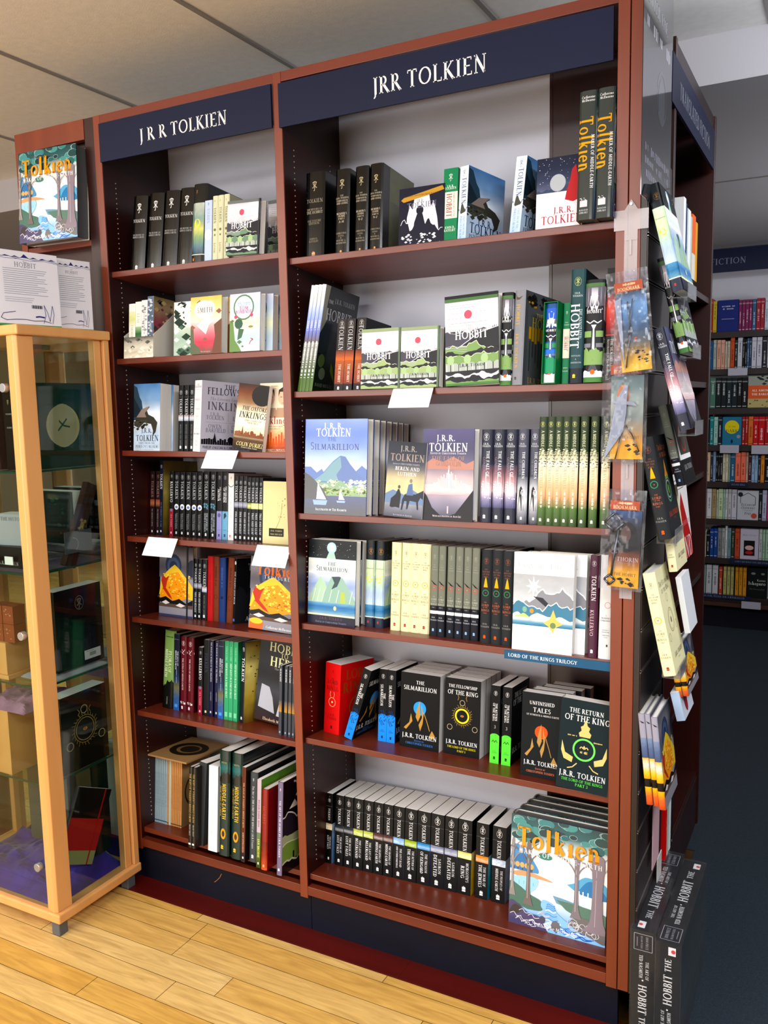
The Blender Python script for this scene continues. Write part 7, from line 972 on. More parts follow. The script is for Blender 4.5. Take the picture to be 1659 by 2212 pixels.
book('dragthin', 0.0137, 0.1400, 0.2015, 0.9104, -0.0100, 0.5510, -0.107, 0, 0, 'rightmost of three grey and orange hoard notebooks, cover showing', group='hoard notebooks on the end panel', tilt=0)
book('dragthin', 0.0124, 0.1400, 0.1138, 0.9232, 0.1000, 0.7656, -0.179, 0, 0, 'left one of two small hoard notebooks under the cream-yellow hardback', tilt=0)
book('dragthin', 0.0125, 0.1400, 0.1114, 0.9362, 0.1000, 0.7696, -0.182, 0, 0, 'right one of two small hoard notebooks under the cream-yellow hardback', tilt=0)
book('sinfob', 0.0178, 0.1200, 0.0643, 0.9260, 0.0900, 0.7143, -0.245, 0, 0, 'pale blue boxed book under the small hoard notebooks', tilt=0)
book('paperwh', 0.0119, 0.1000, 0.1228, 0.9379, 0.0900, 0.9134, -0.181, 0, 0, 'white-paged booklet behind the cream-yellow hardback', tilt=0)
# ------------------------------------------------------------------ odd things on the shelves
CARD = mat('white_card', 'f4f4f6', .6); PLAINP = printed('card_print', .6, 0, .01)
def printed_box(name, x0, y0, z0, x1, y1, z1, base, label, cat, ops=None, side='y', m=None, parent=None, bevel=.0006):
    b = MB(); b.box(x0, y0, z0, x1, y1, z1, lin(base))
    if ops:
        if side == 'y': draw(Surf(b, lambda a, c, o: (x0+a, y0-o, z0+c), x1-x0, z1-z0), ops)
        else: draw(Surf(b, lambda a, c, o: (x1+o, y0+a, z0+c), y1-y0, z1-z0), ops)
    return mk(name, b, m or SATIN, parent, label=label, cat=cat)
def shelf_card(x0, x1, z, drop, out, shift, label, ops, y=.009):
    b = MB(); P = [Vector((x0, y, z)), Vector((x1, y, z)), Vector((x1+shift, y-out, z-drop)), Vector((x0+shift, y-out, z-drop))]
    n = (P[1]-P[0]).cross(P[3]-P[0]).normalized()*-.0006
    b.face(P, lin('f2f2f6')); b.face([p+n for p in P][::-1], lin('f2f2f6'))
    for i in range(4): b.face([P[i], P[(i+1) % 4], P[(i+1) % 4]+n, P[i]+n], lin('f2f2f6'))
    w_, h_ = x1-x0, (P[3]-P[0]).length
    s = Surf(b, lambda a, c, o: tuple(P[3]+(P[2]-P[3])*(a/w_)+(P[0]-P[3])*(c/h_)-n.normalized()*(-.0002-o)), w_, h_); s2 = Surf(b, lambda a, c, o: tuple(P[3]+(P[2]-P[3])*(a/w_)+(P[0]-P[3])*(c/h_)+n.normalized()*(-.0002-o)), w_, h_)
    draw(s, ops); draw(s2, ops); return mk('shelf_card', b, PLAINP, label=label, cat='card')
cb = [('R', .1*i, .82, .1*i+.1, 1, c) for i, c in enumerate(['e8602c', '20204c', 'e0d42c', 'd8207c', '2080c8', '50207c', 'd8283c', 'e8602c', '20204c', '2080c8'])]
shelf_card(.284, .388, 1.4528, .045, .03, 0, 'white shelf card with multicoloured top edge on the wide bay', cb+[('Z', [(.6, .2), (.64, .3), (.74, .32), (.8, .24), (.7, .2)], .006, 'b8b8c8')])
shelf_card(-.281, -.177, 1.303, .046, .03, 0, 'blank white shelf card under the grey and portrait-cover books', [('T', 'wkrds', .6, .85, .05, 'dcdce8')])
shelf_card(-.508, -.400, 1.056, .048, .03, 0, 'white shelf card with WE RECOMMEND and handwriting', [('T', 'WE RECOMMEND', .5, .8, .1, '8aa0b8', .84)]+[('Z', [(.12+.05*i, .6-.17*j+.03*(i*j % 3)), (.14+.05*i, .66-.17*j), (.17+.05*i, .58-.17*j+.02*(i % 2))], .006, '8ab0e0') for j in range(3) for i in range(15-j*3)])
shelf_card(-.128, -.022, 1.056, .05, .03, 0, 'blank white shelf card over the orange-titled hoard book', [])
# shelf edge label
b = MB(); b.box(.557, .0085, .8335, .7985, .0112, .8535, lin('2c5878')); s = Surf(b, lambda a, c, o: (.557+a, .0085-o, .8335+c), .2415, .02); s.text('LORD OF THE RINGS TRILOGY', .37, .5, .034, 'e8eef2', .68, bold=1.3)
lt = mk('shelf_label', b, SIGNM, label='blue shelf-edge label strip with white capitals on the fourth shelf', cat='label'); b = MB(); b.box(.5565, .0080, .8325, .799, .0086, .8555); mk('clear_holder', b, ACRYL, lt, loc=(0, .0036, 0))
# green slipcase
SL = lambda y: 1.4526-.09*(y-.012)
t = thing('slipcase', 'bright green slipcase holding a blue and white patterned book on the second shelf', 'slipcase', (.645, .0, SL(0))); b = MB(); g = lin('1c6a3c'); H_ = .173
b.box(0, 0, 0, .0015, .14, H_, g); b.box(.0305, 0, 0, .032, .14, H_, g); b.box(.0015, 0, 0, .0305, .14, .0015, g); b.box(.0015, 0, H_-.0015, .0305, .14, H_, g); b.box(.0015, .138, .0015, .0305, .14, H_-.0015, g); mk('case', b, SATIN, t); t.rotation_euler = (-.09, 0, -.12)
STY['slipin'] = dict(hard=1, bg='24508c', mat=SATIN, sp=[('C', lambda s: art_spinepk(s, '1f2432', '3a8c5c', 'e8f0f4')), ('R', 0, .8, 1, .94, '2f5cc0'), ('K', [(.08, .7), (.3, .88), (.5, .9), (.7, .88), (.94, .7), (.62, .72), (.5, .78), (.38, .72)], 'e8f0f8'), ('R', 0, .36, 1, .42, '2f6cc8'), ('R', 0, .12, 1, .3, '2c8c64'), ('K', [(.2, .12), (.5, .26), (.8, .12)], '2448b8'), ('R', 0, 0, 1, .1, 'dfe6ea'), ('T', 'HOBBIT', .5, .66, .17, 'f0f4f8', .86)])
o = book('slipin', .0285, .13, .168, .647, .006, SL(.006)+.0025, 0, -.12, 0, 'blue and white patterned spine inside the green slipcase')
# boxed set of small hardbacks
z0 = 1.5575-.0
t = thing('box_set', 'pale illustrated open-fronted box of small hardbacks on the second shelf of the narrow bay', 'box set', (-.566, .012, z0)); wd, dp, hh = .108, .125, .168; t.rotation_euler = (-.09, 0, 0)
b = MB(); c = lin('dcd8cc')
b.box(0, 0, 0, wd, dp, .0015, c); b.prism([(0, .0), (0, .062), (.03, .085), (dp, hh), (dp, 0)], 0, .0016, c, ax=0); b.prism([(0, .0), (0, .062), (.03, .085), (dp, hh), (dp, 0)], wd-.0016, wd, c, ax=0); b.box(0, dp-.0015, 0, wd, dp, hh, c); b.box(.0016, 0, 0, wd-.0016, .0016, .055, c)
s = Surf(b, lambda a, q, o: (a, -o, q), wd, .058); s.grid(0, 1, ['e4e0d0', 'cfcab8', 'd8d4c4', 'b8b4a8', '5a5854'], .25, seed=4); s.dots(0, .5, 1, 1, '6a6a64', 12, .06, 3); s.dots(0, 0, 1, .6, 'f4f0e4', 20, .07, 4); mk('case', b, MATTE, t)
for st, x, w_, h, lb in (('lilleaf', .014, .0235, .148, 'yellow-topped small white spine in the boxed set'), ('lilgreen', .038, .022, .152, 'green-banded small white spine in the boxed set'), ('lilgrey', .0605, .0215, .155, 'grey-specked small white spine in the boxed set'), ('lilfoil', .0825, .0225, .164, 'foil-wrapped small book with dark pink side in the boxed set')):
    book(st, w_, .108, h, -.566+x, .016, z0+.0025, 0, 0, 0, lb)
# big notebook with elastic strap
STY['dragbook']['T'] = 1
t = book('dragbook', .02, .128, .208, -.556, .085, .8141-.09*.073, 0, .0, 1, 'grey notebook with golden hoard cover and black elastic, faced out under the card'); b = MB(); b.box(.0, -.0, 0, .1, .1, .1); b = MB(); b.box(-.001, .104, -.001, .0212, .110, .209); mk('elastic_strap', b, mat('black_elastic', '0a0a0c', .7), t); b = MB(); b.cyl((.012, -.002, .055), (.012, -.009, .055), .006, n=12); mk('pen_loop', b, MT['black_elastic'], t)
# kraft record sleeve lying across the booklets
b = MB(); b.box(-.655, .0, 0, -.43, .0, .0); b = MB(); b.box(0, 0, 0, .15, .2, .005, lin('a8845a')); s = Surf(b, lambda a, c, o: (a, c, .005+o), .15, .2); s.ell(.5, .5, .4, .4, '2c2218', 24); s.ell(.5, .5, .26, .26, '8a6a48', 20); s.ell(.52, .5, .2, .2, '30261c', 20)
mk('card_sleeve', b, MATTE, label='flat brown card sleeve with dark ring lying on top of the slim booklets', cat='card sleeve', loc=(-.594, .045, .3775)).rotation_euler = (-.09, 0, 0)
# orange thread
b = MB(); b.tube([(-.268, -.03, .118), (-.272, -.034, .108), (-.281, -.037, .098), (-.29, -.036, .091)], .0008, 5, lin('b8743c')); mk('ribbon', b, MATTE, label='thin orange ribbon marker dangling from the bottom shelf of the narrow bay', cat='ribbon')
# large river hardback on the ledge of the narrow display case
book('maker', .045, .215, .25, -.868, -.058, 1.889, 0, .06, 1, 'large forest and river hardback displayed high on the narrow left case', tilt=-.06)
ob = MB(); ob.box(-.84, -.06, 1.883, -.66, .03, 1.8885); mk('book_ledge', ob, ACRYL, label='clear ledge under the high river hardback', cat='ledge')

# ------------------------------------------------------------------ hanging strip and bookmark packets on the right upright
t = thing('clip_strip', 'translucent plastic clip strip hanging on the right upright', 'clip strip', (.8313, -.002, 1.80)); b = MB(); b.prism([(-.034, -.008), (.034, -.008), (.034, -.047), (.013, -.047), (.013, -.80), (-.013, -.80), (-.013, -.047), (-.034, -.047)], -.0012, 0, ax=1); mk('strip', b, FROST, t)
b = MB(); b.prism([(-.013, -.008), (0, .012), (.013, -.008)], -.0012, 0, ax=1); mk('hang_tab', b, FROST, t)
for k in range(9):
    b = MB(); z = -.066-.075*k; b.box(-.011, -.0028, z-.001, .011, -.0013, z+.0008); b.box(-.0016, -.0045, z-.03, .0016, -.0014, z); mk('clip', b, FROST, t)
b = MB(); b.cyl((.8313, -.0005, 1.803), (.8313, -.005, 1.803), .0028, n=10); mk('screw', b, mat('steel', '8a8a8e', .3, metal=1), label='small screw head holding the clip strip', cat='screw')
STEEL = mat('polished_pewter', '6c707a', .38, metal=1); STEELD = mat('dark_pewter', '8c94a4', .25, metal=1)
def packet(x0, x1, z0, z1, y, tilt, label, bg, charm, txt):
    t = thing('bookmark_packet', label, 'bookmark packet', ((x0+x1)/2, y, z1), 0, 'bookmark packets on the clip strip'); t.rotation_euler = (-.06, tilt, 0); w_, h_ = x1-x0, z1-z0
    b = MB(); n = 18
    def pt(u, v, s): r = .007*(1-(2*u-1)**2)*min(1, 6*v, 6*(1-v)); return (-w_/2+w_*u, s*(r+.0004)+(.003*noise.noise(Vector((u*4, v*7, z0*9+s)))+.0016*noise.noise(Vector((u*14+v*9, v*17, s))))*min(1, 8*u, 8*(1-u)), -h_*v)
    for s in (-1, 1):
        for i in range(n):
            for j in range(40): b.face([pt(i/n, j/40, s), pt((i+1)/n, j/40, s), pt((i+1)/n, (j+1)/40, s), pt(i/n, (j+1)/40, s)], smooth=True)
    mk('plastic_sleeve', b, FILM, t)
    b = MB(); b.box(-w_*.32, -.0012, -h_*.2, w_*.36, -.0006, -h_*.11, lin('a84a24')); s = Surf(b, lambda a, c, o: (-w_*.32+a, -.0012-o, -h_*.2+c), w_*.68, h_*.09); s.scrawl(.5, .74, .09, .5, 'e8c890'); s.text('BOOKMARK', .5, .28, .12, 'e8c890', .8); mk('header_card', b, SATIN, t)
    b = MB(); X0, X1, Z0, Z1 = -w_*.3, w_*.42, -h_*.97, -h_*.21; b.box(X0, .0002, Z0, X1, .0012, Z1, lin('3a3028')); s = Surf(b, lambda a, c, o: (X0+a, .0002-o, Z0+c), X1-X0, Z1-Z0); draw(s, bg); mk('backing_card', b, SATIN, t)
    b = MB(); charm(b, w_, h_); mk('metal_bookmark', b, STEEL, t); return t
def ch1(b, w, h): b.tube([(-.03*w, -.004, -.3*h), (.0, -.004, -.55*h), (-.18*w, -.004, -.93*h)], .0014); b.prism([(-.34*w, -.28*h), (-.18*w, -.26*h), (-.22*w, -.95*h)], -.0048, -.003, ax=1); b.tube([(.1*w, -.004, -.28*h), (-.06*w, -.004, -.62*h), (-.14*w, -.004, -.7*h)], .001)
def ch2(b, w, h):
    b.prism([(.02*w, -.3*h), (.08*w, -.3*h), (.06*w, -.55*h), (-.0*w, -.72*h), (-.42*w, -.98*h), (-.3*w, -.75*h), (-.16*w, -.42*h)], -.0055, -.003, ax=1); b.prism([(-.26*w, -.44*h), (.2*w, -.45*h), (.3*w, -.49*h), (.16*w, -.48*h), (-.2*w, -.465*h)], -.0068, -.0055, ax=1)
    b.tube([(.03*w, -.0045, -.66*h), (-.06*w, -.0045, -.78*h), (-.16*w, -.0045, -.97*h)], .0013); b.tube([(.05*w, -.0045, -.66*h), (.2*w, -.0045, -.75*h), (.36*w, -.0045, -.9*h)], .0013)
def ch3(b, w, h):
    def dia(cx, cz, r, q): b.tube([(cx-r, -.004, cz), (cx, -.004, cz+r), (cx+r, -.004, cz), (cx, -.004, cz-r), (cx-r, -.004, cz)], q)
    dia(-.2*w, -.33*h, .22*w, .0026); b.tube([(-.1*w, -.004, -.4*h), (-.2*w, -.004, -.86*h)], .0028); dia(-.16*w, -.62*h, .07*w, .0016); dia(-.24*w, -.9*h, .12*w, .0024)
G1 = [('G', 0, 1, ['d8b048', 'c89a3c', '5c5c54', '3c5068', '4a7098', '6a94c0', '2c3c50'], .5, {'sc': 5, 'seed': 2}), ('D', .5, .1, .95, .25, '1c1a18', 14, .06), ('O', .55, .4, .06, .03, 'd84a24', {'a0': 60, 'a1': 290}), ('T', 'THE HOBBIT', .62, .29, .1, '4c4434', .6)]
G2 = [('G', 0, 1, ['e0a438', 'd89a34', '9a8464', '7c8480', '9aa49c', '6a7c7c', '5c6c70'], .4, {'sc': 4, 'seed': 7}), ('E', .38, .76, .2, .34, 'b8764c'), ('D', .5, .06, .95, .18, '3c3020', 10, .07), ('T', 'THE HOBBIT', .6, .26, .12, '6a5430', .6)]
G3 = [('G', 0, 1, ['d89c34', 'e0a83c', '8a4c2c', '1c1c20', '22242c', '2c3038', '34507c'], .4, {'sc': 5, 'seed': 5}), ('E', .56, .66, .34, .5, '17181c'), ('E', .52, .7, .16, .26, '54423c'), ('T', 'THORIN', .62, .37, .13, 'a8a8a8', .7), ('T', 'Oakenshield', .62, .32, .06, '7a7a7c', .66), ('T', 'THE HOBBIT', .56, .17, .13, '5c3c1c', .7), ('D', .35, .03, .9, .12, '1c1814', 12, .08)]
packet(.786, .868, 1.465, 1.672, -.02, -.11, 'topmost clear bookmark packet on the strip, blue and gold card inside', G1, ch1, '')
packet(.781, .872, 1.289, 1.512, -.012, .0, 'middle clear bookmark packet on the strip, with crossed silver blades', G2, ch2, '')
packet(.785, .874, 1.022, 1.232, -.012, .03, 'lowest clear bookmark packet on the strip, with silver diamond shapes', G3, ch3, '')

# ------------------------------------------------------------------ end panel: poster, holders, odd items
POST = noisy('glossy_dark_poster', '20222a', '2a2c34', .09, 3, (1, 1, 1)); pbsdf(POST).inputs['Specular IOR Level'].default_value = .6
b = MB(); b.box(.8665, -.09, 1.80, .868, .205, 2.396, lin('23252d')); s = Surf(b, lambda a, c, o: (.868+o, -.09+a, 1.80+c), .295, .596); s.text('ENTER THE', .46, .62, .09, 'b8b8c4', .7); s.scrawl(.5, .54, .1, .8, 'b8b8c4')
s.ring(.62, .37, .16, .02, '50525c', asp=1.1); s.ell(.62, .36, .12, .15, '43454e'); s.scrawl(.5, .16, .06, .8, '8a8a98'); s.scrawl(.5, .12, .06, .8, '8a8a98'); s.scrawl(.4, .08, .06, .55, '8a8a98'); POSTP = printed('glossy_poster_print', .08, .6, .0)
mk('poster', b, POSTP, label='tall glossy dark poster with pale lettering fixed above the end panel', cat='poster')
def holder(x0, x1, y0, y1, z, up, lab):
    t = thing('book_holder', lab, 'book holder', (x0, y0, z)); b = MB(); w_ = x1-x0; d_ = y1-y0; b.box(0, 0, 0, w_, d_, .002); b.box(w_-.002, 0, .002, w_, d_, up); mk('ledge', b, ACRYL, t); b = MB(); b.box(-.004, .1*d_, -.002, 0, .9*d_, .11); mk('back_plate', b, ACRYL, t)
holder(0.9078, 0.9407, 0.0200, 0.1200, 1.6152, .03, 'clear acrylic holder, topmost on the end panel')
holder(0.9171, 0.9454, 0.0700, 0.1700, 1.4980, .03, 'clear acrylic holder under the green patterned hardback')
holder(0.9286, 0.9608, 0.0200, 0.1200, 1.3413, .03, 'clear acrylic holder under the grey-violet book')
holder(0.8928, 0.9287, 0.0080, 0.1000, 1.1204, .03, 'clear acrylic holder under the charcoal hardback')
holder(0.9108, 0.9450, 0.0000, 0.0840, 0.8376, .03, 'clear acrylic holder under the cream-yellow hardback')
printed_box('leaflet', .872, .125, .335, .874, .2, .49, 'e0b8c0', 'pale pink leaflet hanging below the hoard notebooks', 'leaflet'); printed_box('leaflet', .872, .19, .26, .874, .24, .33, 'd8d4d0', 'small pale slip of card low on the end panel', 'leaflet')
side = [('paperwh', .03, 'white page-edged', .165), ('leathn', .018, 'dark blue', .157), ('slimcr', .012, 'thin cream', .15), ('paperwh', .035, 'off-white', .15), ('slimcr', .02, 'pale cream', .14)]
STY['orangb'] = dict(bg='e86a3c', bf='e86a3c', mat=MATTE, sp=[('R', 0, 0, 1, .4, 'd8d4c8')]); STY['yelb'] = dict(bg='d8a02c', bf='d8a02c', mat=MATTE)
y = .285
for st, T_, nm, H_ in side+[('orangb', .05, 'orange and white', .15), ('yelb', .03, 'yellow', .14)]:
    o = book(st, T_, .13, H_, .885, y, 1.7005, 0, pi/2, 0, '%s book spine on the side case shelf beside the top holder' % nm, tilt=0); y += T_+.002
for i, (st, nm) in enumerate((('redbig', 'red'), ('slimcr', 'pale green'), ('paperwh', 'white'), ('darkmag', 'black'))):
    book(st, .02, .12, .18, .872, .30+.028*i, .27, 0, pi/2, 0, '%s spine on the lowest shelf of the side case' % nm, tilt=0)
STY['andcard']['T'] = 1
book('andcard', .015, .19, .21, .878, .3, 1.02, -.12, 0, 0, 'red and white cover with large pale capitals on the side case', tilt=0)

# ------------------------------------------------------------------ puzzle boxes on the floor
def pbox(x, y, label, flip):
    t = thing('puzzle_box', label, 'box', (x, y, 0), 0, 'shrink-wrapped puzzle boxes'); b = MB(); w_, d_, h_ = .051, .366, .27; b.box(0, 0, 0, w_, d_, h_, lin('17181c'))
    def deco(s):
        def tx(tt, cy, hh, off=0.5, fit=.5): s.text(tt, off, cy, hh, 'ecece8', fit, vert=True, bold=1.35)
        s.rect(.2, .03, .5, .1, 'f0ecec'); s.ell(.3, .065, .09, .09, 'd05048', 10)
        s.text('THE', .5, .19, .26, 'ecece8', .11, True, bold=1.3); s.text('HOBBIT', .5, .4, .44, 'ecece8', .26, True, bold=1.3); s.ell(.5, .57, .04, .04, 'ecece8', 8); s.text('THE ART OF', .68, .66, .13, 'ecece8', .16, True); s.text('TED NASMITH', .42, .69, .2, 'ecece8', .2, True, bold=1.4)
        s.line([(.12, .83), (.88, .83), (.88, .97), (.12, .97), (.12, .83)], .02, 'b8b8c0'); s.text('1000 PIECE', .66, .9, .14, 'a8a8b0', .11, True); s.text('JIGSAW PUZZLE', .44, .9, .1, 'a8a8b0', .11, True); s.line([(.25, .86), (.25, .94)], .04, '7a7a84')
    if flip:
        sa = Surf(b, lambda a, c, o: (a, d_-c, h_+o), w_, d_); sb = Surf(b, lambda a, c, o: (a, -o, c), w_, h_); sb2 = Surf(b, lambda a, c, o: (w_-a, -o, h_-c), w_, h_); deco(Surf(b, lambda a, c, o: (w_-a, d_-c, h_+o), w_, d_)); deco(Surf(b, lambda a, c, o: (w_-a, -o, h_-c), w_, h_))
    else:
        deco(Surf(b, lambda a, c, o: (a, c, h_+o), w_, d_)); deco(Surf(b, lambda a, c, o: (a, -o, c), w_, h_))
    s = Surf(b, lambda a, c, o: (w_+o, a, c), d_, h_); s.grid(0, 1, ['3c4446', '4a5456', '3a4a4c', '22282c'], .4, sc=5); mk('box', b, SATIN, t)
    b = MB(); n = 6
    def W(p): return Vector(p)+Vector((noise.noise(Vector(p)*40), noise.noise(Vector(p)*43), noise.noise(Vector(p)*37)))*.0012
    def quad(a, e, f, nn, mm):
        for i in range(nn):
            for j in range(mm): b.face([W(Vector(a)+Vector(e)*(u/nn)+Vector(f)*(v/mm)) for u, v in ((i, j), (i+1, j), (i+1, j+1), (i, j+1))], smooth=True)
    q = .002; quad((-q, -q, h_+q), (w_+2*q, 0, 0), (0, d_+2*q, 0), 5, 20); quad((-q, -q, 0.003), (w_+2*q, 0, 0), (0, 0, h_+q-.003), 5, 18); quad((w_+q, -q, 0.003), (0, d_+2*q, 0), (0, 0, h_+q-.003), 20, 14); mk('shrink_wrap', b, FILM, t)
pbox(.858, -.016, 'shrink-wrapped black puzzle box standing on the carpet against the end panel', False); pbox(.914, -.036, 'shrink-wrapped black puzzle box standing on the carpet, the outer one nearer the aisle', True)
b = MB(); b.cyl((.811, .915, .0012), (.811, .915, .003), .011, n=14); mk('paper_scrap', b, CARD, label='small white scrap lying on the dark carpet', cat='scrap')

# ------------------------------------------------------------------ glass display cabinet
CX0, CX1, CY0, CY1 = -1.12, -.588, -.322, -.012
at = (-.85, -.17, 0); t = thing('display_cabinet', 'tall beech-framed glass display cabinet at the left with books and velvet inside', 'display cabinet', at); N = Tm(t, at)
N.box('top_panel', CX0, CY0, 1.607, CX1, CY1, 1.632, BEECH, .004); N.box('base_panel', CX0, CY0, .04, CX1, CY1, .066, BEECH, .004)
b = MB(); b.prism([(-.645, -.305), (-.64, -.313), (-.612, -.318), (-.602, -.312), (-.6, -.265), (-.618, -.265), (-.645, -.29)], .066, 1.607); N.part('corner_post', b, BEECH, .002)
b = MB(); b.prism([(-1.112, -.315), (-1.07, -.315), (-1.07, -.29), (-1.09, -.265), (-1.112, -.265)], .066, 1.607); N.part('corner_post', b, BEECH, .002)
N.box('back_post', -.625, -.062, .066, -.602, -.038, 1.607, BEECH, .002); N.box('back_post', -.625, -.034, .066, -.594, -.014, 1.607, BEECH, .002); N.box('back_post', -1.11, -.05, .066, -1.09, -.014, 1.607, BEECH, .002)
MIRR = mat('mirror_silver', 'd8dedc', .02, metal=1); N.box('mirror_back', -1.09, -.030, .066, -.626, -.026, 1.607, MIRR, 0)
N.box('side_pane', -.6065, -.264, .067, -.6025, -.063, 1.606, GLASS, 0); N.box('door_pane', -1.07, -.308, .067, -.646, -.304, 1.606, GLASS, 0); N.box('side_pane', -1.108, -.264, .067, -1.104, -.051, 1.606, GLASS, 0)
for z in (1.258, .989, .683, .411):
    N.box('glass_shelf', -1.088, -.295, z, -.628, -.034, z+.005, GLASS, 0); b = MB(); b.box(-.6285, -.295, z-.0002, -.6270, -.034, z+.0052); b.box(-1.088, -.2965, z-.0002, -.627, -.295, z+.0052); N.part('shelf_edge', b, GEDGE)
KN = mat('satin_aluminium', 'a8aaac', .35, metal=.7)
for x, z in ((-.657, 1.477), (-.659, .832), (-.663, .186)): b = MB(); b.cyl((x, -.308, z), (x, -.322, z), .0115, n=20); N.part('door_hinge_cap', b, KN, .001)
LG = mat('grey_plastic_foot', '5a5c60', .5)
for x, y in ((-.612, -.3), (-.612, -.045), (-1.09, -.3), (-1.09, -.045)): b = MB(); b.prism([(x-.016, y-.016), (x+.014, y-.016), (x+.014, y+.014), (x-.016, y+.014)], 0, .04); N.part('foot', b, LG, .003)
# on top
book('backhob', .022, .182, .187, -.672, -.327, 1.633, -.02, -.16, 2, 'white-backed book with line drawing of a tailed creature on the cabinet, left one', tilt=0)
book('backhob', .022, .116, .187, -.668, -.145, 1.633, 0, -.16, 2, 'white-backed book with line drawing on the cabinet, right one nearer the shelves', tilt=0)
b = MB(); b.box(0, 0, 0, .16, .03, .2, lin('6c6660')); s = Surf(b, lambda a, c, o: (.16+o, a, c), .03, .2); s.rect(0, 0, 1, 1, '8c8880'); o = mk('frame', b, MATTE, label='grey framed board leaning behind the white-backed books at the left edge', cat='frame', loc=(-1.0, -.06, 1.633)); o.rotation_euler = (0, .25, 0)
# inside
book('boxgreen', .035, .225, .226, -.668, -.27, 1.264, 0, 0, 0, 'large green slipcased book with pale round emblem in the glass cabinet', tilt=0)
book('boxdark', .04, .19, .222, -.735, -.262, 1.264, 0, 0, 0, 'dark slipcased book left of the green one in the glass cabinet', tilt=0)
book('boxmar', .05, .17, .215, -.80, -.27, 1.264, 0, 0, 0, 'dark maroon slipcased book on the upper glass shelf', tilt=0)
book('tealset', .04, .19, .15, -.87, -.10, 1.04, 0, 0, 1, 'dark teal volume standing at the back of the second glass shelf', tilt=0)
book('whset', .05, .095, .085, -.795, -.262, 1.0585, 0, .1, 1, 'pale grey and patterned boxed set on the second glass shelf', tilt=0)
printed_box('book', -.83, -.275, .995, -.69, -.2, 1.058, '121416', 'black box lettered J.R.R. TOLKIEN on the second glass shelf', 'box', [('T', 'J.R.R. TOLKIEN', .6, .3, .1, 'd0d0d0', .6)])
t = thing('wooden_case', 'slim dark wooden case with brass clasp leaning inside the glass cabinet', 'case', (-.65, -.185, 1.0)); t.rotation_euler = (-.42, 0, 0)
b = MB(); b.box(0, 0, 0, .02, .018, .24, lin('3c2820')); b.box(0, .019, 0, .02, .037, .24, lin('35231c')); mk('case_body', b, MATTE, t, bevel=.001); b = MB(); BR = mat('brass', 'd8bc60', .3, metal=1)
for q in (-.006, .006):
    for z in (.108, .132): b.cyl((.02, .0185+q, z), (.023, .0185+q, z), .0045, n=10)
b.box(.02, .0125, .112, .0225, .0245, .128); mk('clasp', b, BR, t)
printed_box('card', -.622, -.19, 1.03, -.6205, -.095, 1.09, '4c5058', 'grey card with pale arc standing in front of the wooden case', 'card', [('O', .3, .4, .2, .02, '8a8a90', {'a0': -60, 'a1': 90})], side='x').rotation_euler = (0, 0, 0)
def cloth(name, x0, x1, y0, y1, z, amp, m, label, seed, hump=None):
    b = MB(); n, k = 40, 28
    def p(i, j):
        u, v = i/n, j/k; e = min(1, 8*u, 8*(1-u), 8*v, 8*(1-v)); q = Vector((u*5+seed, v*4, seed)); h = .5+.4*noise.noise(q)+.16*noise.noise(q*2.2)+.05*noise.noise(q*5); zz = amp*max(0, h)*e
        if hump: zz += hump[2]*math.exp(-((u-hump[0])**2+(v-hump[1])**2)/hump[3])*e
        return (x0+(x1-x0)*u, y0+(y1-y0)*v, z+.002+max(0, zz))
    for i in range(n):
        for j in range(k): b.face([p(i, j), p(i+1, j), p(i+1, j+1), p(i, j+1)], smooth=True)
    pts = [p(i, 0) for i in range(n+1)]+[p(n, j) for j in range(1, k+1)]+[p(i, k) for i in range(n-1, -1, -1)]+[p(0, j) for j in range(k-1, 0, -1)]
    b.face([(x, y, z+.0005) for x, y, _ in pts][::-1]); 
    for a, c in zip(pts, pts[1:]+pts[:1]): b.face([(a[0], a[1], z+.0005), (c[0], c[1], z+.0005), c, a])
    return mk(name, b, m, label=label, cat='cloth')
VEL = noisy('purple_velvet', '1c1060', '3a2698', .7, 14, (1, 1, 1), .3, 60, sheen=.15); VELD = noisy('dark_plum_velvet', '241824', '4a3650', .75, 16, (1, 1, 1), .3, 60, sheen=.15); VELP = noisy('mauve_velvet', '7c5470', 'b084a4', .7, 14, (1, 1, 1), .3, 60, sheen=.15); TIS = noisy('grey_tissue', '9a9aa4', 'bcbcc4', .6, 20)
cloth('velvet_cloth', -1.08, -.632, -.295, -.04, .066, .07, VEL, 'crumpled royal purple velvet cloth covering the cabinet floor', 1.3, (.78, .55, .11, .06))
cloth('velvet_cloth', -1.07, -.63, -.29, -.05, .994, .022, VELD, 'dark plum velvet cloth on the second glass shelf', 4.1)
cloth('tissue_paper', -.76, -.632, -.25, -.05, .688, .018, TIS, 'crumpled grey tissue paper under the black box on the third glass shelf', 6.4)
for x in (-.80, -.742): printed_box('price_card', x, -.287, 1.012, x+.032, -.285, 1.034, 'f4f4f6', 'small white price card %s on the plum velvet' % ('further left' if x < -.77 else 'further right'), 'card')
book('boxdark', .045, .165, .225, -.675, -.232, .708, 0, 0, 0, 'black shrink-wrapped box with monogram on the third glass shelf', tilt=0)
printed_box('price_sticker', -.6285, -.14, .722, -.6275, -.082, .748, 'c8c8d0', 'white barcode sticker on the black monogram box', 'sticker', [('R', .3, .3, .7, .7, '8a8a90'), ('R', .1, .82, .6, .88, '8a8a90')], side='x')
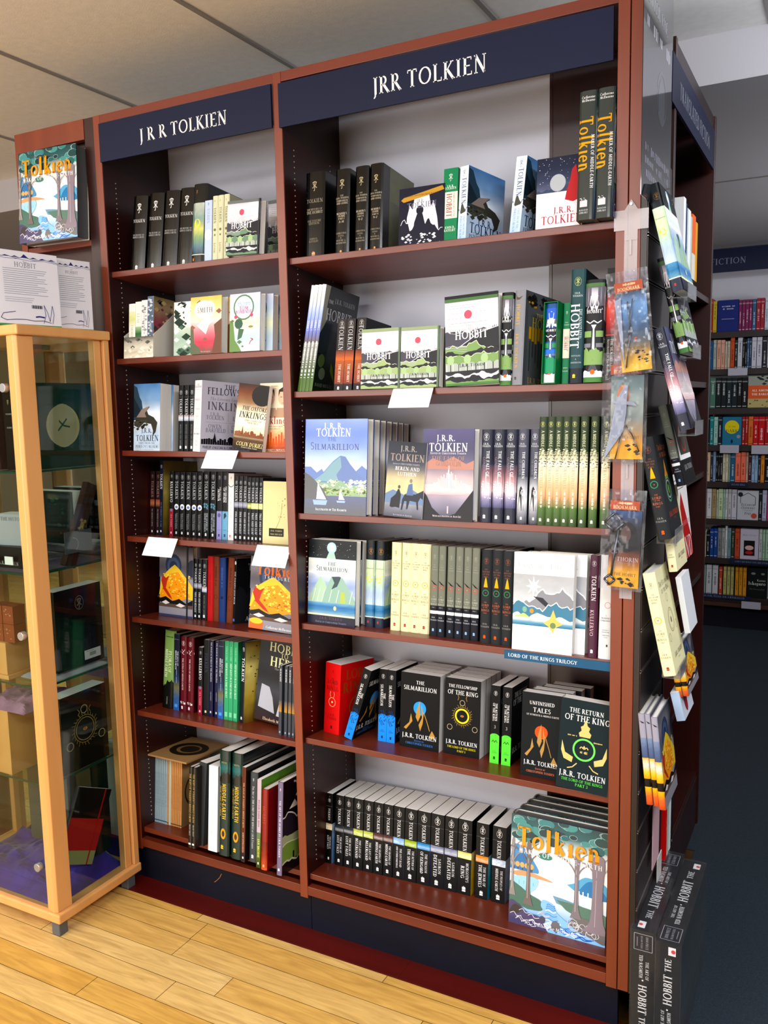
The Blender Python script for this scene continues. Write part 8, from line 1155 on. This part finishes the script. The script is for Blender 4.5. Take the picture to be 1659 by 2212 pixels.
# drinks mugs boxes and stand at the left of the third shelf
for i, (x, z) in enumerate(((-.815, .7905), (-.77, .7905), (-.815, .8415), (-.77, .8415))):
    printed_box('gift_box', x-.02, -.27, z, x+.022, -.23, z+.05, '8c4a34', 'small rust-brown gift box, %s of the four stacked at the cabinet front' % ['lower left', 'lower right', 'upper left', 'upper right'][i], 'box', [('D', .2, .2, .8, .8, 'b88a74', 5, .1, {'seed': i})])
b = MB(); b.box(-.87, -.285, .688, -.765, -.2, .70); b.box(-.86, -.28, .70, -.775, -.205, .79); mk('display_stand', b, BEECH, label='pale wooden riser carrying the small gift boxes', cat='stand', bevel=.001)
b = MB(); b.box(-.88, -.29, .416, -.775, -.12, .60); mk('display_block', b, BEECH, label='pale wooden block on the lowest glass shelf', cat='block', bevel=.001)
cloth('velvet_cloth', -.89, -.705, -.292, -.1, .6, .04, VELP, 'mauve velvet draped over the wooden block in the cabinet', 8.2)
book('boxring', .05, .165, .22, -.682, -.235, .417, 0, 0, 0, 'black box with golden ring emblem on the lowest glass shelf', tilt=0)
b = MB(); b.box(-.86, -.115, .417, -.70, -.10, .62, lin('1c1814')); b.box(-.86, -.285, .417, -.70, -.117, .43, lin('3a2818')); s = Surf(b, lambda a, c, o: (-.85+a, -.28+c, .43+o), .14, .15); s.rect(0, 0, 1, 1, '2c2a2c'); s.rect(.5, .2, .85, .5, 'e8e8ec'); 
t = book('notered', .014, .13, .21, -.66, -.265, .17, 0, 0, 0, 'black notebook with red band and red elastic leaning in the bottom of the cabinet', tilt=-.45)
book('tealset', .06, .06, .3, -.72, -.12, .12, 0, 0, 0, 'tall dark green box standing in the bottom of the cabinet', tilt=0)
printed_box('book', -.93, -.12, .12, -.76, -.08, .36, '4c504c', 'large grey-green folder standing behind the velvet at the cabinet bottom', 'folder')
BGY = 3.7
def bgb(x, w_, z, h_, col, kind, label):
    b = MB(); b.box(0, 0, 0, w_, .13, h_, lin(col)); s = Surf(b, lambda a, c, o: (a, -o, c), w_, h_); lum = sum(lin(col)); tc = mix(col, '000000', .75) if lum > .5 else mix(col, 'ffffff', .45)
    if kind == '': r_ = random.Random(int(x*9000)); s.scrawl(.5, .35+.3*r_.random(), .4, .4, tc, True); s.rect(.1, .04, .9, .06, tc); s.rect(0, .86, 1, .9, mix(col, tc, .4))
    elif kind == 'F': s.scrawl(.5, .8, .07, .6, tc); s.scrawl(.5, .72, .07, .5, tc); s.rect(.2, .4, .8, .41, tc)
    elif kind == 'A': s.rect(0, .7, 1, 1, '8c9088'); s.dots(.3, .74, 1, 1, '2c3830', 24, .06, 3); s.rect(0, 0, 1, .28, 'a89c6c'); s.dots(.05, .02, .95, .24, '3c3c2c', 14, .03, 5); s.text('ALL AMONG', .42, .54, .075, 'e8d8c0', .7, bold=1.6); s.text('THE BARLEY', .42, .42, .075, 'e8d8c0', .7, bold=1.6)
    elif kind == 'D': s.ell(.5, .64, .38, .38, 'd0c030'); s.ell(.85, .3, .1, .1, '8c8c98', 10); s.text('DARK', .5, .5, .17, '4c5424', .8); s.text('at the', .5, .66, .1, '6a7024', .4); s.poly([(.5, .04), (.44, .12), (.5, .22), (.58, .12)], '10202c')
    elif kind == 'E': s.line([(.15, .56), (.15, .78), (.5, .92), (.85, .78), (.85, .5)], .025, '24262c'); s.text('Eleanor', .5, .52, .13, '24262c', .66, slant=.2); s.text('Oliphant', .5, .41, .13, '24262c', .66, slant=.2); s.text('is Completely', .5, .32, .06, '24262c', .66); s.text('Fine', .5, .22, .13, '24262c', .5, slant=.2); s.ell(.8, .14, .14, .14, 'b85040', 12); s.ell(.14, .86, .12, .12, '24262c', 12)
    elif kind == 'W': s.text('What I Loved', .5, .8, .11, '7c7c84', .76); s.rect(.2, .12, .8, .62, '141418'); s.ell(.5, .38, .24, .14, 'd0a8a0', 12); s.ell(.5, .22, .22, .1, 'b02c34', 12)
    elif kind == 'K': s.ell(.3, .82, .12, .07, '7c8480', 10); s.ell(.8, .82, .1, .06, '7c8480', 10); s.text('Kazuo', .72, .6, .12, 'b8bcb8', .5, lc=True); s.text('Ishiguro', .5, .49, .18, 'd8dcd8', .9, lc=True); s.text('The Unconsoled', .5, .3, .08, '5c6c68', .8, lc=True)
    elif kind == 'N': s.text('THE', .5, .92, .18, '8c4c3c', .8); s.text('N', .5, .78, .5, 'b02c34', bold=1.6); s.text('I', .5, .6, .5, 'c0a030', bold=1.6); s.text('X', .5, .4, .5, '1c7c8c', bold=1.6); s.scrawl(.5, .24, .1, .8, '3c3c3c')
    return mk('book', b, SATIN, label=label, cat='book', loc=(x, BGY, z))
bgb(0.4762, 0.0268, 1.7916, 0.1962, 'a83a28', '', 'red spine, first from left on the top shelf of the far bookcase')
bgb(0.5061, 0.0200, 1.7916, 0.1808, 'b8a040', '', 'yellow spine, second from left on the top shelf of the far bookcase')
bgb(0.5303, 0.1149, 1.7916, 0.1833, '1c2c6c', 'F', 'dark blue faced-out cover, third from left on the top shelf of the far bookcase')
bgb(0.6482, 0.0144, 1.7916, 0.1785, '742c54', '', 'purple spine, fourth from left on the top shelf of the far bookcase')
bgb(0.6657, 0.0158, 1.7916, 0.1788, '742c54', '', 'purple spine, fifth from left on the top shelf of the far bookcase')
bgb(0.6842, 0.0173, 1.7916, 0.1785, '742c54', '', 'purple spine, sixth from left on the top shelf of the far bookcase')
bgb(0.7040, 0.0142, 1.7916, 0.1781, '742c54', '', 'purple spine, seventh from left on the top shelf of the far bookcase')
bgb(0.7214, 0.0181, 1.7916, 0.1784, '3c5c7c', '', 'blue spine, eighth from left on the top shelf of the far bookcase')
bgb(0.7426, 0.0200, 1.7916, 0.1821, '942c38', '', 'red spine, ninth from left on the top shelf of the far bookcase')
bgb(0.7652, 0.0185, 1.7916, 0.1820, '942c38', '', 'red spine, tenth from left on the top shelf of the far bookcase')
bgb(0.7877, 0.0174, 1.7916, 0.1839, 'b0bccc', '', 'pale blue spine, eleventh from left on the top shelf of the far bookcase')
bgb(0.4609, 0.0503, 1.5761, 0.1635, '24507c', 'F', 'blue faced-out cover, first from left on the second shelf of the far bookcase')
bgb(0.5138, 0.0154, 1.5761, 0.1716, 'a0a8a0', '', 'grey spine, second from left on the second shelf of the far bookcase')
bgb(0.5334, 0.0205, 1.5761, 0.1706, 'c89a88', '', 'tan spine, third from left on the second shelf of the far bookcase')
bgb(0.5565, 0.0189, 1.5761, 0.1694, 'c89a88', '', 'tan spine, fourth from left on the second shelf of the far bookcase')
bgb(0.5785, 0.0106, 1.5761, 0.1603, 'b8ac9c', '', 'pale yellow spine, fifth from left on the second shelf of the far bookcase')
bgb(0.5922, 0.0126, 1.5761, 0.1612, 'b8ac9c', '', 'pale yellow spine, sixth from left on the second shelf of the far bookcase')
bgb(0.6080, 0.0207, 1.5761, 0.1801, 'b05030', '', 'red spine, seventh from left on the second shelf of the far bookcase')
bgb(0.6318, 0.0130, 1.5761, 0.1656, '2c3034', '', 'black spine, eighth from left on the second shelf of the far bookcase')
bgb(0.6480, 0.0235, 1.5761, 0.1780, 'b8b8c2', '', 'white spine, ninth from left on the second shelf of the far bookcase')
bgb(0.6746, 0.0104, 1.5761, 0.1660, '1c1c20', '', 'black spine, tenth from left on the second shelf of the far bookcase')
bgb(0.6881, 0.0084, 1.5761, 0.1680, '1c1c20', '', 'black spine, eleventh from left on the second shelf of the far bookcase')
bgb(0.6991, 0.0099, 1.5761, 0.1727, '3c5c7c', '', 'blue spine, twelfth from left on the second shelf of the far bookcase')
bgb(0.7116, 0.0098, 1.5761, 0.1720, '2c4058', '', 'dark blue spine, thirteenth from left on the second shelf of the far bookcase')
bgb(0.7245, 0.0232, 1.5761, 0.1766, 'b8b8c2', '', 'white spine, fourteenth from left on the second shelf of the far bookcase')
bgb(0.7513, 0.0260, 1.5761, 0.1762, 'b8b8c2', '', 'white spine, fifteenth from left on the second shelf of the far bookcase')
bgb(0.7823, 0.0205, 1.5761, 0.1736, '2c2830', '', 'black spine, sixteenth from left on the second shelf of the far bookcase')
bgb(0.8068, 0.0052, 1.5761, 0.1749, 'c0c0c8', '', 'white spine, seventeenth from left on the second shelf of the far bookcase')
bgb(0.4718, 0.0261, 1.3476, 0.1802, '6088a4', '', 'blue spine, first from left on the third shelf of the far bookcase')
bgb(0.5010, 0.0290, 1.3476, 0.1782, '4c7060', '', 'green spine, second from left on the third shelf of the far bookcase')
bgb(0.5332, 0.0278, 1.3476, 0.1782, '1c2428', '', 'black spine, third from left on the third shelf of the far bookcase')
bgb(0.5642, 0.0261, 1.3476, 0.1762, '1c2428', '', 'black spine, fourth from left on the third shelf of the far bookcase')
bgb(0.5935, 0.0265, 1.3476, 0.1753, '202c30', '', 'black spine, fifth from left on the third shelf of the far bookcase')
bgb(0.6226, 0.0279, 1.3476, 0.1744, '1c2830', '', 'black spine, sixth from left on the third shelf of the far bookcase')
bgb(0.6531, 0.0227, 1.3476, 0.1745, '101214', '', 'black spine, seventh from left on the third shelf of the far bookcase')
bgb(0.6788, 0.0271, 1.3476, 0.1726, '16181c', '', 'black spine, eighth from left on the third shelf of the far bookcase')
bgb(0.7100, 0.1686, 1.3476, 0.1823, 'c85838', 'A', 'red faced-out cover, ninth from left on the third shelf of the far bookcase')
bgb(0.4798, 0.0231, 1.1278, 0.1785, '14181c', '', 'black spine, first from left on the fourth shelf of the far bookcase')
bgb(0.5056, 0.0191, 1.1278, 0.1696, '1c7c80', '', 'blue spine, second from left on the fourth shelf of the far bookcase')
bgb(0.5279, 0.0212, 1.1278, 0.1665, '98b8b0', '', 'pale teal spine, third from left on the fourth shelf of the far bookcase')
bgb(0.5524, 0.0195, 1.1278, 0.1691, '1c2430', '', 'black spine, fourth from left on the fourth shelf of the far bookcase')
bgb(0.5757, 0.1053, 1.1278, 0.1660, '2c6c8c', 'D', 'blue faced-out cover, fifth from left on the fourth shelf of the far bookcase')
bgb(0.6847, 0.0148, 1.1278, 0.1678, '942824', '', 'red spine, sixth from left on the fourth shelf of the far bookcase')
bgb(0.7021, 0.0142, 1.1278, 0.1676, '942824', '', 'red spine, seventh from left on the fourth shelf of the far bookcase')
bgb(0.7195, 0.0241, 1.1278, 0.1674, 'c46838', '', 'orange spine, eighth from left on the fourth shelf of the far bookcase')
bgb(0.7463, 0.0261, 1.1278, 0.1671, 'b01828', '', 'pink spine, ninth from left on the fourth shelf of the far bookcase')
bgb(0.7750, 0.0311, 1.1278, 0.1668, 'b01828', '', 'pink spine, tenth from left on the fourth shelf of the far bookcase')
bgb(0.8092, 0.0304, 1.1278, 0.1676, '9c1c24', '', 'red spine, eleventh from left on the fourth shelf of the far bookcase')
bgb(0.4754, 0.0364, 0.9086, 0.1753, 'c8b090', 'N', 'pale yellow spine, first from left on the fifth shelf of the far bookcase')
bgb(0.5145, 0.0121, 0.9086, 0.1745, '2c3444', '', 'grey spine, second from left on the fifth shelf of the far bookcase')
bgb(0.5293, 0.0137, 0.9086, 0.1786, '8098b8', '', 'blue spine, third from left on the fifth shelf of the far bookcase')
bgb(0.5457, 0.0093, 0.9086, 0.1713, '1c1c20', '', 'black spine, fourth from left on the fifth shelf of the far bookcase')
bgb(0.5577, 0.0093, 0.9086, 0.1714, '1c1c20', '', 'black spine, fifth from left on the fifth shelf of the far bookcase')
bgb(0.5697, 0.0114, 0.9086, 0.1715, '202020', '', 'black spine, sixth from left on the fifth shelf of the far bookcase')
bgb(0.5838, 0.0136, 0.9086, 0.1676, 'c8c4ac', '', 'pale yellow spine, seventh from left on the fifth shelf of the far bookcase')
bgb(0.6000, 0.0135, 0.9086, 0.1678, 'c8c4ac', '', 'pale yellow spine, eighth from left on the fifth shelf of the far bookcase')
bgb(0.6162, 0.0081, 0.9086, 0.1662, '809c94', '', 'green spine, ninth from left on the fifth shelf of the far bookcase')
bgb(0.6270, 0.0242, 0.9086, 0.1680, '2c5c78', '', 'blue spine, tenth from left on the fifth shelf of the far bookcase')
bgb(0.6538, 0.0278, 0.9086, 0.1740, 'e0705a', '', 'coral spine, eleventh from left on the fifth shelf of the far bookcase')
bgb(0.6848, 0.0250, 0.9086, 0.1771, 'e0705a', '', 'coral spine, twelfth from left on the fifth shelf of the far bookcase')
bgb(0.7124, 0.0116, 0.9086, 0.1762, 'b89c88', '', 'yellow spine, thirteenth from left on the fifth shelf of the far bookcase')
bgb(0.7267, 0.0148, 0.9086, 0.1747, '441c30', '', 'dark purple spine, fourteenth from left on the fifth shelf of the far bookcase')
bgb(0.7441, 0.0152, 0.9086, 0.1606, '8ca8c8', '', 'blue spine, fifteenth from left on the fifth shelf of the far bookcase')
bgb(0.7620, 0.0146, 0.9086, 0.1608, '8ca8c8', '', 'blue spine, sixteenth from left on the fifth shelf of the far bookcase')
bgb(0.7798, 0.0109, 0.9086, 0.1582, '342430', '', 'black spine, seventeenth from left on the fifth shelf of the far bookcase')
bgb(0.7934, 0.0182, 0.9086, 0.1583, 'c8803c', '', 'orange spine, eighteenth from left on the fifth shelf of the far bookcase')
bgb(0.8147, 0.0321, 0.9086, 0.1586, '141820', '', 'black spine, nineteenth from left on the fifth shelf of the far bookcase')
bgb(0.4743, 0.0234, 0.6831, 0.1788, 'c8c8cc', '', 'white spine, first from left on the sixth shelf of the far bookcase')
bgb(0.5003, 0.0249, 0.6831, 0.1795, 'c8c8cc', '', 'white spine, second from left on the sixth shelf of the far bookcase')
bgb(0.5285, 0.0226, 0.6831, 0.1792, '9c8c64', '', 'yellow spine, third from left on the sixth shelf of the far bookcase')
bgb(0.5544, 0.0083, 0.6831, 0.1753, 'b8bcb0', '', 'white spine, fourth from left on the sixth shelf of the far bookcase')
bgb(0.5653, 0.0241, 0.6831, 0.1802, 'b4c8a0', '', 'pale green spine, fifth from left on the sixth shelf of the far bookcase')
bgb(0.5921, 0.0098, 0.6831, 0.1793, '98b8b0', '', 'pale teal spine, sixth from left on the sixth shelf of the far bookcase')
bgb(0.6046, 0.0120, 0.6831, 0.1796, 'c4c8c8', '', 'white spine, seventh from left on the sixth shelf of the far bookcase')
bgb(0.6198, 0.0173, 0.6831, 0.1801, 'b4b4b8', '', 'white spine, eighth from left on the sixth shelf of the far bookcase')
bgb(0.6398, 0.0269, 0.6831, 0.1789, 'bcbcc8', '', 'white spine, ninth from left on the sixth shelf of the far bookcase')
bgb(0.6710, 0.1163, 0.6831, 0.1752, 'b4b8c0', 'E', 'white faced-out cover, tenth from left on the sixth shelf of the far bookcase')
bgb(0.7905, 0.0157, 0.6831, 0.1793, '24282c', '', 'black spine, eleventh from left on the sixth shelf of the far bookcase')
bgb(0.8089, 0.0219, 0.6831, 0.1799, 'a8acc4', '', 'pale blue spine, twelfth from left on the sixth shelf of the far bookcase')
bgb(0.8340, 0.0202, 0.6831, 0.1778, 'a84064', '', 'pink spine, thirteenth from left on the sixth shelf of the far bookcase')
bgb(0.4745, 0.0252, 0.4452, 0.1626, 'c4c4b0', '', 'white spine, first from left on the seventh shelf of the far bookcase')
bgb(0.5024, 0.0179, 0.4452, 0.1522, '14181c', '', 'black spine, second from left on the seventh shelf of the far bookcase')
bgb(0.5230, 0.0194, 0.4452, 0.1740, '1c4488', '', 'blue spine, third from left on the seventh shelf of the far bookcase')
bgb(0.5457, 0.0188, 0.4452, 0.1769, '1c4488', '', 'blue spine, fourth from left on the seventh shelf of the far bookcase')
bgb(0.5678, 0.0204, 0.4452, 0.1804, '7c7c80', '', 'grey spine, fifth from left on the seventh shelf of the far bookcase')
bgb(0.5909, 0.0159, 0.4452, 0.1804, '98a0a0', '', 'grey spine, sixth from left on the seventh shelf of the far bookcase')
bgb(0.6095, 0.0115, 0.4452, 0.1960, 'c8cccc', '', 'white spine, seventh from left on the seventh shelf of the far bookcase')
bgb(0.6237, 0.0174, 0.4452, 0.1821, '6c8c98', '', 'blue spine, eighth from left on the seventh shelf of the far bookcase')
bgb(0.6454, 0.0147, 0.4452, 0.1832, '38402f', '', 'grey spine, ninth from left on the seventh shelf of the far bookcase')
bgb(0.6644, 0.0254, 0.4452, 0.1812, 'b04c38', '', 'red spine, tenth from left on the seventh shelf of the far bookcase')
bgb(0.6941, 0.1008, 0.4452, 0.1827, 'b8b4c4', 'W', 'white faced-out cover, eleventh from left on the seventh shelf of the far bookcase')
bgb(0.7980, 0.0169, 0.4452, 0.1840, 'b0b4b8', '', 'white spine, twelfth from left on the seventh shelf of the far bookcase')
bgb(0.8181, 0.0126, 0.4452, 0.1833, '98b8a0', '', 'pale green spine, thirteenth from left on the seventh shelf of the far bookcase')
bgb(0.8338, 0.0282, 0.4452, 0.1841, '98b8a0', '', 'pale green spine, fourteenth from left on the seventh shelf of the far bookcase')
bgb(0.4718, 0.0304, 0.2120, 0.1806, '88aca4', '', 'teal spine, first from left on the bottom shelf of the far bookcase')
bgb(0.5072, 0.0302, 0.2120, 0.1831, 'b4b8c0', '', 'white spine, second from left on the bottom shelf of the far bookcase')
bgb(0.5429, 0.0306, 0.2120, 0.1826, 'b4b8c0', '', 'white spine, third from left on the bottom shelf of the far bookcase')
bgb(0.5806, 0.0177, 0.2120, 0.1764, 'a84830', '', 'red spine, fourth from left on the bottom shelf of the far bookcase')
bgb(0.6054, 0.0165, 0.2120, 0.1782, 'a8a470', '', 'yellow spine, fifth from left on the bottom shelf of the far bookcase')
bgb(0.6268, 0.0159, 0.2120, 0.1786, 'a8a470', '', 'yellow spine, sixth from left on the bottom shelf of the far bookcase')
bgb(0.6476, 0.0148, 0.2120, 0.1783, 'a8a470', '', 'yellow spine, seventh from left on the bottom shelf of the far bookcase')
bgb(0.6727, 0.0169, 0.2120, 0.1783, 'c48838', '', 'orange spine, eighth from left on the bottom shelf of the far bookcase')
bgb(0.6938, 0.0179, 0.2120, 0.1787, 'c48838', '', 'orange spine, ninth from left on the bottom shelf of the far bookcase')
bgb(0.7160, 0.0183, 0.2120, 0.1791, 'c48838', '', 'orange spine, tenth from left on the bottom shelf of the far bookcase')
bgb(0.7413, 0.1048, 0.2120, 0.1810, '101c1a', 'K', 'black faced-out cover, eleventh from left on the bottom shelf of the far bookcase')
bgb(0.8503, 0.0247, 0.2120, 0.1872, '6c7478', '', 'grey spine, twelfth from left on the bottom shelf of the far bookcase')
printed_box('shelf_card', 0.6022, 3.655, 1.5355, 0.7073, 3.658, 1.5781, 'a4a4b0', 'pale shelf card on the second part of the far bookcase', 'card')
printed_box('shelf_card', 0.5696, 3.655, 1.0827, 0.6745, 3.658, 1.1295, 'a4a4b0', 'pale shelf card on the fourth, left part of the far bookcase', 'card')
printed_box('shelf_card', 0.7427, 3.655, 1.0781, 0.8449, 3.658, 1.1287, 'a4a4b0', 'pale shelf card on the fourth, right part of the far bookcase', 'card')
printed_box('shelf_card', 0.7155, 3.655, 0.1529, 0.8219, 3.658, 0.1961, 'a4a4b0', 'pale shelf card on the bottom part of the far bookcase', 'card')
printed_box('shelf_label', 0.6206, 3.655, 0.8861, 0.7329, 3.659, 0.9061, '1c2640', 'navy lettered shelf strip on the fifth shelf of the far bookcase', 'label', [('T', 'SUSAN HILL', .5, .5, 0.089, '8088a0', .8)])
printed_box('shelf_label', 0.6443, 3.655, 0.4224, 0.9232, 3.659, 0.4493, '1c2640', 'navy lettered shelf strip on the seventh shelf of the far bookcase', 'label', [('T', "CAN'T SEE WHAT YOU ARE LOOKING FOR", .5, .5, 0.048, '8088a0', .8)])
printed_box('shelf_label', 0.4235, 3.655, 0.2011, 0.7659, 3.659, 0.2264, '1c2640', 'navy lettered shelf strip on the bottom shelf of the far bookcase', 'label', [('T', 'LOOKING FOR. PLEASE ASK A BOOKSELLER', .5, .5, 0.037, '8088a0', .8)])
